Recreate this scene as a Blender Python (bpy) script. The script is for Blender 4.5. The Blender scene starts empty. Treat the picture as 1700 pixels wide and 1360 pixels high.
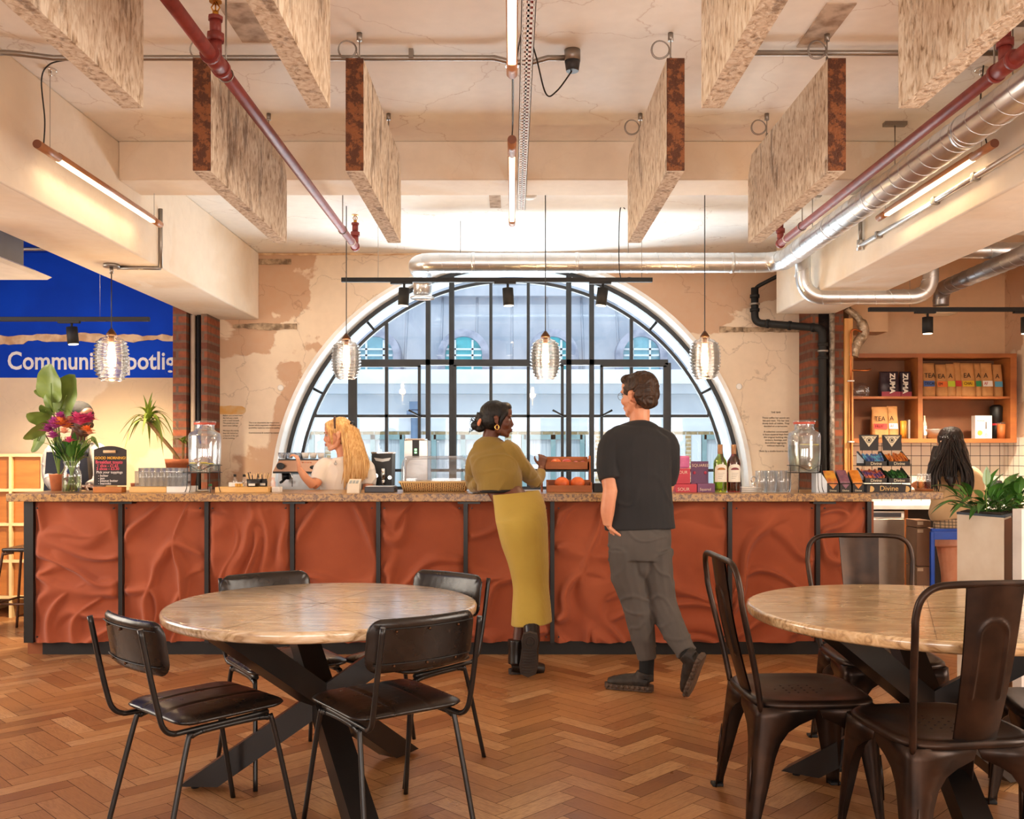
import bpy, bmesh, math, random
import numpy as np
from mathutils import Vector, Matrix, noise
random.seed(7)
R = math.radians
PI = math.pi
SC = bpy.context.scene
COL = SC.collection
# ------------------------------------------------------------ camera, sky, sun, added fill lamps, exposure
FPX, CX, CY, EYE = 1555.0, 850.0, 755.0, 1.35
cam_data = bpy.data.cameras.new('camera')
cam = bpy.data.objects.new('camera', cam_data)
COL.objects.link(cam)
cam_data.sensor_width = 36.0
cam_data.lens = FPX * 36.0 / 1700.0
cam_data.shift_y = (CY - 680.0) / 1700.0
cam_data.clip_start = 0.05
cam.location = (0, 0, EYE)
cam.rotation_euler = (R(90), 0, 0)
SC.camera = cam
SC.view_settings.view_transform = 'Standard'
SC.view_settings.look = 'None'
SC.view_settings.exposure = 0.4
SC.view_settings.gamma = 1.0
SC.view_settings.use_curve_mapping = False
SC.cycles.transparent_max_bounces = 32
SC.cycles.max_bounces = 8
SC.cycles.diffuse_bounces = 5
SC.cycles.sample_clamp_indirect = 6.0

world = bpy.data.worlds.new('sky')
SC.world = world
world.use_nodes = True
wbg = world.node_tree.nodes['Background']
wbg.inputs[0].default_value = (0.66, 0.83, 1.0, 1)
wbg.inputs[1].default_value = 1.05

def lamp(name, kind, loc, energy, color, rot=(0, 0, 0), **kw):
    d = bpy.data.lights.new(name, kind)
    d.energy = energy
    d.color = color
    for k, v in kw.items():
        setattr(d, k, v)
    o = bpy.data.objects.new(name, d)
    COL.objects.link(o)
    o.location = loc
    o.rotation_euler = rot
    return o

# sun on the building across the street
lamp('sun', 'SUN', (0, 0, 12), 1.0, (1.0, 0.98, 0.95), (R(42), 0, R(-22)), angle=R(2))
# unseen fill lamps added behind the camera, standing in for assumed windows
for i, x in enumerate((-3.4, -0.4, 2.6)):
    lamp('rear_fill_light', 'AREA', (x, -2.55, 1.75), 88, (1.0, 0.95, 0.90), (R(112), 0, 0), shape='RECTANGLE', size=2.0, size_y=2.3)
# unseen fill lamp added to brighten the left bay and its floor
lamp('left_fill_light', 'AREA', (-5.35, 4.6, 1.9), 120, (1.0, 0.90, 0.76), (0, R(-90), 0), shape='RECTANGLE', size=2.0, size_y=3.0)
lamp('right_fill_light', 'AREA', (4.3, 2.6, 1.9), 115, (1.0, 0.90, 0.78), (0, R(90), 0), shape='RECTANGLE', size=2.0, size_y=2.6)  # unseen fill lamp added at the right to brighten that side

# unseen fill lamps added outside to shine up and down through the arched window
lamp('outside_low_fill_light', 'AREA', (0, 12.6, -0.75), 1800, (0.88, 0.95, 1.0), (R(-148), 0, 0), shape='RECTANGLE', size=8.0, size_y=4.0)
lamp('outside_high_fill_light', 'AREA', (0, 11.2, 6.2), 500, (0.82, 0.91, 1.0), (R(-42), 0, 0), shape='RECTANGLE', size=6.0, size_y=3.0)

# ------------------------------------------------------------ helpers
def P(px, py, d):
    return Vector(((px - CX) / FPX * d, d, EYE - (py - CY) / FPX * d))

def S(h):
    h = h.lstrip('#')
    c = [int(h[i:i + 2], 16) / 255 for i in (0, 2, 4)]
    return tuple((x / 12.92 if x <= 0.04045 else ((x + 0.055) / 1.055) ** 2.4) for x in c)

ORG = {}
MATS = {}

def _nt(name):
    m = bpy.data.materials.new(name)
    m.use_nodes = True
    nt = m.node_tree
    return m, nt, nt.nodes['Principled BSDF'], nt.nodes['Material Output']

def N(nt, t, **kw):
    n = nt.nodes.new(t)
    for k, v in kw.items():
        if hasattr(n, k):
            setattr(n, k, v)
    return n

def ramp(nt, fac, stops):
    r = nt.nodes.new('ShaderNodeValToRGB')
    el = r.color_ramp.elements
    while len(el) < len(stops):
        el.new(0.5)
    for e, (p, c) in zip(el, stops):
        e.position = p
        e.color = (c, c, c, 1) if isinstance(c, (int, float)) else (*c[:3], 1)
    nt.links.new(fac, r.inputs[0])
    return r.outputs[0]

def tex(nt, scale=5, detail=4, stretch=(1, 1, 1), kind='ShaderNodeTexNoise', coord='Object', rot=(0, 0, 0), dist=0, **kw):
    tc = nt.nodes.new('ShaderNodeTexCoord')
    mp = nt.nodes.new('ShaderNodeMapping')
    mp.inputs['Scale'].default_value = stretch
    mp.inputs['Rotation'].default_value = rot
    t = nt.nodes.new(kind)
    nt.links.new(tc.outputs[coord], mp.inputs[0])
    nt.links.new(mp.outputs[0], t.inputs['Vector'])
    if 'Scale' in t.inputs: t.inputs['Scale'].default_value = scale
    if 'Detail' in t.inputs: t.inputs['Detail'].default_value = detail
    if 'Distortion' in t.inputs: t.inputs['Distortion'].default_value = dist
    for k, v in kw.items():
        if k in t.inputs: t.inputs[k].default_value = v
        else: setattr(t, k, v)
    return t

def mixc(nt, fac, a, b, mode='MIX'):
    m = nt.nodes.new('ShaderNodeMix')
    m.data_type = 'RGBA'
    m.blend_type = mode
    for idx, v in ((0, fac), (6, a), (7, b)):
        if isinstance(v, bpy.types.NodeSocket): nt.links.new(v, m.inputs[idx])
        elif idx == 0: m.inputs[0].default_value = v
        else: m.inputs[idx].default_value = (*v[:3], 1)
    return m.outputs[2]

def bumpn(nt, h, strength=0.3, dist=0.01, prev=None):
    b = nt.nodes.new('ShaderNodeBump')
    b.inputs['Strength'].default_value = strength
    b.inputs['Distance'].default_value = dist
    nt.links.new(h, b.inputs['Height'])
    if prev is not None: nt.links.new(prev, b.inputs['Normal'])
    return b.outputs[0]

def mat(name, c, rough=0.55, metal=0.0, c2=None, scale=6, detail=5, bump=0.0, bscale=60, stretch=(1, 1, 1), bdist=0.004, lo=0.4, hi=0.62, sheen=0, coat=0, spec=None):
    if name in MATS: return MATS[name]
    m, nt, p, out = _nt(name)
    c = S(c) if isinstance(c, str) else c
    if c2 is None: c2 = tuple(x * 0.86 for x in c)
    else: c2 = S(c2) if isinstance(c2, str) else c2
    t = tex(nt, scale, detail, stretch)
    nt.links.new(ramp(nt, t.outputs[0], [(lo, c), (hi, c2)]), p.inputs['Base Color'])
    p.inputs['Roughness'].default_value = rough
    p.inputs['Metallic'].default_value = metal
    if sheen: p.inputs['Sheen Weight'].default_value = sheen
    if coat:
        p.inputs['Coat Weight'].default_value = coat
        p.inputs['Coat Roughness'].default_value = 0.15
    if spec is not None: p.inputs['Specular IOR Level'].default_value = spec
    if bump:
        b = tex(nt, bscale, 3, stretch)
        nt.links.new(bumpn(nt, b.outputs[0], bump, bdist), p.inputs['Normal'])
    MATS[name] = m
    return m

def glass(name, tint=(1, 1, 1), refl=1.0, rough=0.02, base=0.0, milk=0.0, top=0.5):
    if name in MATS: return MATS[name]
    m, nt, p, out = _nt(name)
    nt.nodes.remove(p)
    tr = nt.nodes.new('ShaderNodeBsdfTransparent')
    tr.inputs[0].default_value = (*tint, 1)
    gl = nt.nodes.new('ShaderNodeBsdfGlossy')
    gl.inputs['Roughness'].default_value = rough
    gl.inputs[0].default_value = (refl, refl, refl, 1)
    lw = nt.nodes.new('ShaderNodeLayerWeight')
    lw.inputs[0].default_value = 0.35
    mr = nt.nodes.new('ShaderNodeMapRange')
    mr.inputs[3].default_value = 0.04 + base
    mr.inputs[4].default_value = top
    nt.links.new(lw.outputs['Fresnel'], mr.inputs[0])
    mx = nt.nodes.new('ShaderNodeMixShader')
    nt.links.new(mr.outputs[0], mx.inputs[0])
    src = tr.outputs[0]
    if milk:
        df = nt.nodes.new('ShaderNodeBsdfDiffuse'); df.inputs[0].default_value = (.88, .94, 1, 1)
        tl = nt.nodes.new('ShaderNodeBsdfTranslucent'); tl.inputs[0].default_value = (.88, .94, 1, 1)
        m0 = nt.nodes.new('ShaderNodeMixShader'); nt.links.new(df.outputs[0], m0.inputs[1]); nt.links.new(tl.outputs[0], m0.inputs[2])
        m1 = nt.nodes.new('ShaderNodeMixShader'); m1.inputs[0].default_value = milk
        nt.links.new(src, m1.inputs[1]); nt.links.new(m0.outputs[0], m1.inputs[2]); src = m1.outputs[0]
    nt.links.new(src, mx.inputs[1])
    nt.links.new(gl.outputs[0], mx.inputs[2])
    nt.links.new(mx.outputs[0], out.inputs[0])
    MATS[name] = m
    return m

def emis(name, c, s):
    if name in MATS: return MATS[name]
    m, nt, p, out = _nt(name)
    p.inputs['Base Color'].default_value = (0.8, 0.7, 0.5, 1)
    p.inputs['Emission Color'].default_value = (*c, 1)
    p.inputs['Emission Strength'].default_value = s
    MATS[name] = m
    return m

def tag(o, label=None, cat=None, group=None, kind=None):
    if label: o['label'] = label
    if cat: o['category'] = cat
    if group: o['group'] = group
    if kind: o['kind'] = kind
    return o

def thing(name, label, cat, loc=(0, 0, 0), group=None):
    o = bpy.data.objects.new(name, None)
    o.empty_display_size = 0.1
    COL.objects.link(o)
    o.location = loc
    ORG[o.name] = Vector(loc)
    return tag(o, label, cat, group)

def children(o):
    return [c for c in bpy.data.objects if c.parent == o]

def dup(root, loc=None, rz=None, label=None, group=None, parent=None):
    c = root.copy()
    COL.objects.link(c)
    if parent is not None: c.parent = parent
    if loc is not None: c.location = loc
    if rz is not None: c.rotation_euler = (0, 0, rz)
    if label: c['label'] = label
    if group: c['group'] = group
    for ch in list(root.children):
        dup(ch, parent=c)
    return c

def catmull(pts, n=6):
    pts = [Vector(p) for p in pts]
    if len(pts) < 3: return pts
    out = []
    for i in range(len(pts) - 1):
        p0 = pts[max(i - 1, 0)]; p1 = pts[i]; p2 = pts[i + 1]; p3 = pts[min(i + 2, len(pts) - 1)]
        for k in range(n):
            t = k / n
            out.append(0.5 * ((2 * p1) + (p2 - p0) * t + (2 * p0 - 5 * p1 + 4 * p2 - p3) * t * t + (3 * p1 - p0 - 3 * p2 + p3) * t ** 3))
    out.append(pts[-1])
    return out

class MB:
    """collects shapes, then links them as ONE mesh object"""
    def __init__(s):
        s.bm = bmesh.new()
        s.mi = 0
        s.mats = []
    def use(s, m):
        if m not in s.mats: s.mats.append(m)
        s.mi = s.mats.index(m)
        return s
    def _fin(s, faces, smooth=False):
        for f in faces:
            f.material_index = s.mi
            f.smooth = smooth
    def box(s, c, size, rot=None, bev=0.0, seg=2):
        c = Vector(c)
        g = bmesh.ops.create_cube(s.bm, size=1.0)
        vs = g['verts']
        M = Matrix.Diagonal((*size, 1))
        if rot is not None:
            Rm = rot.to_4x4() if isinstance(rot, Matrix) else Matrix.Rotation(rot[2], 4, 'Z') @ Matrix.Rotation(rot[1], 4, 'Y') @ Matrix.Rotation(rot[0], 4, 'X')
            M = Rm @ M
        bmesh.ops.transform(s.bm, matrix=Matrix.Translation(c) @ M, verts=vs)
        fs = list({f for v in vs for f in v.link_faces})
        s._fin(fs)
        if bev:
            es = list({e for v in vs for e in v.link_edges})
            r = bmesh.ops.bevel(s.bm, geom=es, offset=bev, segments=seg, profile=0.6, affect='EDGES', clamp_overlap=True)
            s._fin(r['faces'], True)
        return s
    def span(s, a, b, bev=0.0):
        a = Vector(a); b = Vector(b)
        return s.box((a + b) / 2, [max(abs(b[i] - a[i]), 1e-4) for i in range(3)], bev=bev)
    def ringloft(s, rings, cap=True, closed=False, smooth=True):
        vv = [[s.bm.verts.new(p) for p in r] for r in rings]
        fs = []
        n = len(vv[0])
        m = len(vv)
        for i in range(m if closed else m - 1):
            a = vv[i]; b = vv[(i + 1) % m]
            for j in range(n):
                try: fs.append(s.bm.faces.new((a[j], a[(j + 1) % n], b[(j + 1) % n], b[j])))
                except ValueError: pass
        s._fin(fs, smooth)
        if cap and not closed:
            c = []
            for r, rev in ((vv[0], True), (vv[-1], False)):
                try: c.append(s.bm.faces.new(list(reversed(r)) if rev else r))
                except ValueError: pass
            s._fin(c, False)
        return s
    def tube(s, pts, r, seg=10, smooth=True, cap=True, side=None, flat=None, closed=False):
        pts = [Vector(p) for p in pts]
        n = len(pts)
        rs = r if isinstance(r, (list, tuple)) else [r] * n
        rings = []
        up = None
        for i, p in enumerate(pts):
            if closed: t = pts[(i + 1) % n] - pts[i - 1]
            else: t = pts[min(i + 1, n - 1)] - pts[max(i - 1, 0)]
            if t.length < 1e-9: t = Vector((0, 0, 1))
            t.normalize()
            if side is not None:
                u = Vector(side) - t * Vector(side).dot(t)
            elif up is None:
                a = Vector((0, 0, 1)) if abs(t.z) < 0.9 else Vector((1, 0, 0))
                u = a - t * a.dot(t)
            else:
                u = up - t * up.dot(t)
            if u.length < 1e-6: u = t.orthogonal()
            u.normalize()
            up = u
            v = t.cross(u)
            ra, rb = rs[i] if isinstance(rs[i], (list, tuple)) else (rs[i], rs[i])
            rings.append([p + u * (math.cos(2 * PI * k / seg) * ra) + v * (math.sin(2 * PI * k / seg) * rb) for k in range(seg)])
        return s.ringloft(rings, cap=cap, closed=closed, smooth=smooth)
    def lathe(s, prof, c=(0, 0, 0), seg=24, axis='Z', smooth=True, cap=False, ang=2 * PI):
        c = Vector(c)
        rings = []
        for r, h in prof:
            ring = []
            for k in range(seg):
                a = ang * k / seg
                x, y = r * math.cos(a), r * math.sin(a)
                if axis == 'Z': q = Vector((x, y, h))
                elif axis == 'Y': q = Vector((x, h, y))
                else: q = Vector((h, x, y))
                ring.append(c + q)
            rings.append(ring)
        return s.ringloft(rings, cap=cap, smooth=smooth)
    def cyl(s, a, b, r, r2=None, seg=20, smooth=True):
        return s.tube([a, b], [r, r if r2 is None else r2], seg=seg, smooth=smooth)
    def ell(s, c, r, rot=None, u=16, v=10):
        g = bmesh.ops.create_uvsphere(s.bm, u_segments=u, v_segments=v, radius=1.0)
        M = Matrix.Translation(Vector(c)) @ (rot.to_4x4() if rot is not None else Matrix.Identity(4)) @ Matrix.Diagonal((r, r, r, 1) if isinstance(r, (int, float)) else (*r, 1))
        bmesh.ops.transform(s.bm, matrix=M, verts=g['verts'])
        s._fin({f for q in g['verts'] for f in q.link_faces}, True)
        return s
    def prism(s, outline, thick, smooth=False):
        """outline: list of 3D points of a planar polygon, thick: extrusion vector"""
        t = Vector(thick)
        a = [s.bm.verts.new(Vector(p)) for p in outline]
        b = [s.bm.verts.new(Vector(p) + t) for p in outline]
        fs = []
        n = len(a)
        try:
            fs.append(s.bm.faces.new(a)); fs.append(s.bm.faces.new(list(reversed(b))))
        except ValueError: pass
        sd = []
        for i in range(n):
            sd.append(s.bm.faces.new((a[(i + 1) % n], a[i], b[i], b[(i + 1) % n])))
        s._fin(fs); s._fin(sd, smooth)
        return s
    def quad(s, *p):
        f = s.bm.faces.new([s.bm.verts.new(Vector(q)) for q in p])
        s._fin([f])
        return s
    def grid(s, nu, nv, fn, smooth=True):
        vv = [[s.bm.verts.new(fn(i / nu, j / nv)) for j in range(nv + 1)] for i in range(nu + 1)]
        fs = [s.bm.faces.new((vv[i][j], vv[i + 1][j], vv[i + 1][j + 1], vv[i][j + 1])) for i in range(nu) for j in range(nv)]
        s._fin(fs, smooth)
        return s
    def build(s, name, m=None, parent=None, org=None, label=None, cat=None, group=None, kind=None, fix=True):
        me = bpy.data.meshes.new(name)
        if fix: bmesh.ops.recalc_face_normals(s.bm, faces=s.bm.faces[:])
        if parent is not None: o0 = ORG[parent.name]
        elif org is not None: o0 = Vector(org)
        else:
            co = [v.co for v in s.bm.verts]
            o0 = Vector(((min(c.x for c in co) + max(c.x for c in co)) / 2, (min(c.y for c in co) + max(c.y for c in co)) / 2, min(c.z for c in co)))
        bmesh.ops.translate(s.bm, verts=s.bm.verts[:], vec=-o0)
        s.bm.to_mesh(me)
        s.bm.free()
        for q in (s.mats or [m]): me.materials.append(q)
        o = bpy.data.objects.new(name, me)
        COL.objects.link(o)
        if parent is not None: o.parent = parent
        else: o.location = o0
        ORG[o.name] = o0
        return tag(o, label, cat, group, kind)

def struct(name, mb, m=None):
    return mb.build(name, m, kind='structure')

class Vol(MB):
    """closed volumes fused into one continuous surface"""
    def limb(s, pts, rads, side=(1, 0, 0), n=5, seg=14):
        P3 = catmull(pts, n)
        k = len(pts)
        rr = []
        for i in range(len(P3)):
            f = i / (len(P3) - 1) * (k - 1)
            a = min(int(f), k - 2); t = f - a
            t = t * t * (3 - 2 * t)
            ra = rads[a] if isinstance(rads[a], tuple) else (rads[a],) * 2
            rb = rads[a + 1] if isinstance(rads[a + 1], tuple) else (rads[a + 1],) * 2
            rr.append((ra[0] * (1 - t) + rb[0] * t, ra[1] * (1 - t) + rb[1] * t))
        return s.tube(P3, rr, seg=seg, side=side)
    def fuse(s, name, m, parent, voxel=0.006, smooth=4, disp=None, **kw):
        me = bpy.data.meshes.new('tmp')
        bmesh.ops.recalc_face_normals(s.bm, faces=s.bm.faces[:])
        s.bm.to_mesh(me); s.bm.free()
        o = bpy.data.objects.new('tmp', me)
        COL.objects.link(o)
        md = o.modifiers.new('r', 'REMESH'); md.mode = 'VOXEL'; md.voxel_size = voxel
        md = o.modifiers.new('s', 'SMOOTH'); md.factor = 0.5; md.iterations = smooth
        dg = bpy.context.evaluated_depsgraph_get()
        dg.update()
        me2 = bpy.data.meshes.new_from_object(o.evaluated_get(dg))
        bpy.data.objects.remove(o)
        bm = bmesh.new()
        bm.from_mesh(me2)
        bm.normal_update()
        if disp:
            ds = [disp(v.co, v.normal) for v in bm.verts]
            for v, d in zip(bm.verts, ds): v.co += v.normal * d
        for f in bm.faces: f.smooth = True
        q = MB(); q.bm.free(); q.bm = bm
        return q.build(name, m, parent, fix=False, **kw)

def text(s, loc, size, m, parent=None, align='LEFT', ext=0.0008, name='lettering', sx=1.0, rot=None, label=None, space=1.0, off=0.0):
    cu = bpy.data.curves.new('t', 'FONT')
    cu.body = s
    cu.size = size
    cu.align_x = align
    cu.extrude = ext
    cu.resolution_u = 3
    cu.space_character = space
    cu.offset = off
    o = bpy.data.objects.new('t', cu)
    COL.objects.link(o)
    dg = bpy.context.evaluated_depsgraph_get()
    me = bpy.data.meshes.new_from_object(o.evaluated_get(dg))
    bpy.data.objects.remove(o)
    Rm = rot if rot is not None else Matrix.Rotation(R(90), 4, 'X')
    me.transform(Rm.to_4x4() @ Matrix.Diagonal((sx, 1, 1, 1)))
    me.materials.clear()
    me.materials.append(m)
    ob = bpy.data.objects.new(name, me)
    COL.objects.link(ob)
    loc = Vector(loc)
    if parent is not None:
        ob.parent = parent
        me.transform(Matrix.Translation(loc - ORG[parent.name]))
        ORG[ob.name] = ORG[parent.name]
    else:
        ob.location = loc
        ORG[ob.name] = loc
    if label: ob['label'] = label
    return ob

# ------------------------------------------------------------ materials of the building
def plaster(name, base, patch, crack, sc=0.9, lo=0.50, hi=0.515, cracks=0.35, white='#f3e6d3', wlo=0.66, seed=0.0):
    m, nt, p, out = _nt(name)
    a = tex(nt, sc, 9, (1, 1, 1.15), dist=0.35)
    a.inputs['W'].default_value if 'W' in a.inputs else None
    fine = tex(nt, 14, 6)
    f1 = ramp(nt, a.outputs[0], [(lo, 0.0), (hi, 1.0)])
    c = mixc(nt, f1, S(base), S(patch))
    w = tex(nt, sc * 1.7, 7, (1, 1, 0.7), dist=0.2, coord='Object', rot=(0.4, 0.3, 1.0))
    c = mixc(nt, ramp(nt, w.outputs[0], [(wlo, 0.0), (wlo + 0.012, 1.0)]), c, S(white))
    c = mixc(nt, ramp(nt, fine.outputs[0], [(0.35, 0.0), (0.8, 0.22)]), c, tuple(x * 0.7 for x in S(base)))
    big = tex(nt, 1.1, 3)
    c = mixc(nt, ramp(nt, big.outputs[0], [(0.4, 0.0), (0.75, 0.35)]), c, S(patch))
    v = tex(nt, 1.35, 2, kind='ShaderNodeTexVoronoi', feature='DISTANCE_TO_EDGE')
    nz = tex(nt, 3.0, 6)
    mp = v.inputs['Vector'].links[0].from_node
    vm = nt.nodes.new('ShaderNodeVectorMath'); vm.operation = 'MULTIPLY_ADD'
    vm.inputs[1].default_value = (0.5, 0.5, 0.5)
    nt.links.new(nz.outputs['Color'], vm.inputs[0]); nt.links.new(mp.outputs[0], vm.inputs[2]); nt.links.new(vm.outputs[0], v.inputs['Vector'])
    cr = ramp(nt, v.outputs[0], [(0.0, cracks), (0.006, 0.0)])
    c = mixc(nt, cr, c, S(crack))
    nt.links.new(c, p.inputs['Base Color'])
    p.inputs['Roughness'].default_value = 0.8
    b1 = bumpn(nt, f1, 0.35, 0.006)
    b2 = bumpn(nt, fine.outputs[0], 0.12, 0.01, b1)
    nt.links.new(b2, p.inputs['Normal'])
    MATS[name] = m
    return m

def brick(name, c1, c2, mortar, w=0.22, h=0.075, ms=0.012, coord='Object', rot=(R(90), 0, 0)):
    m, nt, p, out = _nt(name)
    b = tex(nt, 1.0, kind='ShaderNodeTexBrick', coord=coord, rot=rot)
    b.inputs['Color1'].default_value = (*S(c1), 1)
    b.inputs['Color2'].default_value = (*S(c2), 1)
    b.inputs['Mortar'].default_value = (*S(mortar), 1)
    b.inputs['Brick Width'].default_value = w
    b.inputs['Row Height'].default_value = h
    b.inputs['Mortar Size'].default_value = ms
    n = tex(nt, 20, 6)
    c = mixc(nt, ramp(nt, n.outputs[0], [(0.4, 0), (0.75, 0.5)]), b.outputs[0], tuple(x * 0.4 for x in S(c2)))
    nt.links.new(c, p.inputs['Base Color'])
    p.inputs['Roughness'].default_value = 0.85
    nt.links.new(bumpn(nt, n.outputs[0], 0.4, 0.01), p.inputs['Normal'])
    MATS[name] = m
    return m

m_wall = plaster('wall plaster', '#ead6bd', '#c8a284', '#7a5a40', sc=0.75, lo=0.525, hi=0.535)
m_wall2 = plaster('cream plaster', '#e9d3b4', '#dcbf99', '#8a6a4c', sc=0.6, cracks=0.1, wlo=0.8)
m_ceil = plaster('ceiling plaster', '#faf7f1', '#f4ebe0', '#a37f66', sc=0.5, lo=0.45, hi=0.62, cracks=0.38, wlo=0.7)
m_beam = plaster('beam plaster', '#f2e6d6', '#e8d2b6', '#a07a58', sc=1.0, lo=0.48, hi=0.62, cracks=0.06, wlo=0.62, white='#f2e7d8')
m_blue = mat('blue paint', '#043cb8', 0.7, c2='#0544c8', spec=.15, scale=2, bump=0.1, bscale=25)
m_peel = mat('bare cream plaster', '#e8c9a0', 0.85, c2='#c99f76', scale=9, bump=0.8, bscale=18, bdist=0.02)
m_white = mat('white paint', '#efeae2', 0.5)
m_black = mat('black metal', '#141312', 0.42, c2='#1c1a19')
m_blackm = mat('matt black', '#171514', 0.7)
m_frame = mat('window steel', '#22262b', 0.5, c2='#2c3036')
m_brickr = brick('red brick', '#96502f', '#5f3222', '#6a5344')
m_brickx = brick('london brick', '#d3b98c', '#c5a674', '#e4dccb', w=0.23, h=0.075)
m_pane = glass('window glass', (0.93, 0.97, 0.98), 0.9)
m_clear = glass('clear glass', (0.97, 0.99, 0.99), 1.0, .04, base=0.03, milk=.015)
m_tum = glass('tumbler glass', (0.97, 0.985, 1.0), 1.0, .06, base=0.05, milk=.06)

def galv(name='galvanised steel', c=(0.74, 0.76, 0.78), rough=0.3):
    m, nt, p, out = _nt(name)
    t = tex(nt, 9, 5)
    nt.links.new(ramp(nt, t.outputs[0], [(0.35, tuple(x * 1.08 for x in c)), (0.7, tuple(x * 0.92 for x in c))]), p.inputs['Base Color'])
    p.inputs['Metallic'].default_value = 0.95
    nt.links.new(ramp(nt, t.outputs[0], [(0.3, rough * 0.92), (0.7, rough * 1.15)]), p.inputs['Roughness'])
    return m
m_galv = galv()
m_steel = galv('brushed steel', (0.6, 0.58, 0.55), 0.3)
m_chrome = galv('chrome', (0.8, 0.8, 0.8), 0.08)
m_conduit = galv('grey conduit', (0.34, 0.31, 0.28), 0.4)
m_silver = mat('silver', '#b9b5ae', 0.35, 0.8)
# ------------------------------------------------------------ the room
W, HC = 8.4, 3.16            # back wall distance, ceiling height
XL, XR = -5.5, 4.42
BX, BZ = 2.27, 2.56          # inner face and underside of the two long beams

# herringbone parquet: one face per block, per-block tone stored with the block
def make_floor():
    L, Wd, g = 0.36, 0.09, 0.0012
    bm = bmesh.new()
    uvl = bm.loops.layers.uv.new('UVMap')
    cl = bm.loops.layers.float_color.new('tone')
    rnd = random.Random(3)
    c45 = math.cos(R(45))
    def put(x, y, w, h, horiz):
        cx, cy = x + w / 2, y + h / 2
        wx = (cx - cy) * c45; wy = (cx + cy) * c45
        if not (XL - .2 < wx < XR + .3 and -2.8 < wy < W + .3): return
        t = rnd.random()
        big = noise.noise(Vector((wx * 0.9, wy * 0.9, 3.1)))
        q = [(x + g, y + g), (x + w - g, y + g), (x + w - g, y + h - g), (x + g, y + h - g)]
        vs = [bm.verts.new(((a - b) * c45, (a + b) * c45, 0)) for a, b in q]
        f = bm.faces.new(vs)
        ou, ov = rnd.random() * 20, rnd.random() * 20
        for l, (a, b) in zip(f.loops, q):
            u, v = (a - x, b - y) if horiz else (b - y, a - x)
            l[uvl].uv = (u + ou, v + ov)
            l[cl] = (t, 0.5 + big, rnd.random(), 1)
    K = 95
    for m_ in range(-24, 25):
        for k in range(-K, K):
            ox = k * Wd + m_ * L; oy = k * Wd - m_ * L
            put(ox, oy, L, Wd, True)
            put(ox + L, oy + Wd - L, Wd, L, False)
    # joint filler under the blocks
    z = -0.0015
    vs = [bm.verts.new(p) for p in ((XL, -2.8, z), (XR + .2, -2.8, z), (XR + .2, W + .2, z), (XL, W + .2, z))]
    f = bm.faces.new(vs)
    f.material_index = 1
    me = bpy.data.meshes.new('floor')
    bm.to_mesh(me); bm.free()
    m, nt, p, out = _nt('oak parquet')
    at = N(nt, 'ShaderNodeAttribute'); at.attribute_name = 'tone'
    sp = nt.nodes.new('ShaderNodeSeparateColor')
    nt.links.new(at.outputs['Color'], sp.inputs[0])
    base = ramp(nt, sp.outputs[0], [(0.0, S('#875a38')), (0.35, S('#a37349')), (0.7, S('#b28355')), (1.0, S('#c79c6e'))])
    gr = tex(nt, 14, 8, (1.2, 12, 1), coord='UV', dist=1.2)
    c = mixc(nt, ramp(nt, gr.outputs[0], [(0.42, 0.0), (0.7, 0.6)]), base, S('#6d3a1b'))
    wear = tex(nt, 1.6, 8)
    c = mixc(nt, ramp(nt, wear.outputs[0], [(0.45, 0.0), (0.7, 0.5)]), c, S('#b5793f'))
    c = mixc(nt, ramp(nt, sp.outputs[1], [(0.4, 0.0), (0.8, 0.35)]), c, S('#8e5a38'))
    nt.links.new(c, p.inputs['Base Color'])
    nt.links.new(ramp(nt, wear.outputs[0], [(0.3, 0.26), (0.7, 0.42)]), p.inputs['Roughness'])
    nt.links.new(bumpn(nt, gr.outputs[0], 0.12, 0.002), p.inputs['Normal'])
    me.materials.append(m)
    me.materials.append(mat('floor joint', '#3a2010', 0.9))
    o = bpy.data.objects.new('floor', me)
    COL.objects.link(o)
    o['kind'] = 'structure'
    return o
make_floor()

# slab under floor, solid
struct('floor', MB().span((XL - .2, -2.8, -0.25), (XR + .2, W + 0.6, -0.004)), MATS['floor joint'])
struct('ceiling', MB().span((-BX - .5, -2.8, HC), (XR + .2, W + .5, HC + .3)), m_ceil)
struct('ceiling', MB().span((XL - .2, -2.8, HC), (-BX - .5, W + .5, HC + .3)), m_blue)
# left / right / rear walls
struct('wall_left', MB().span((XL - .2, -2.8, 0), (XL, W, HC)), m_wall2)
struct('wall_right', MB().span((XR, -2.8, 0), (XR + .2, W, HC)), m_wall)
struct('wall_rear', MB().span((XL, -2.9, 0), (XR, -2.7, HC)), m_wall2)

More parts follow.
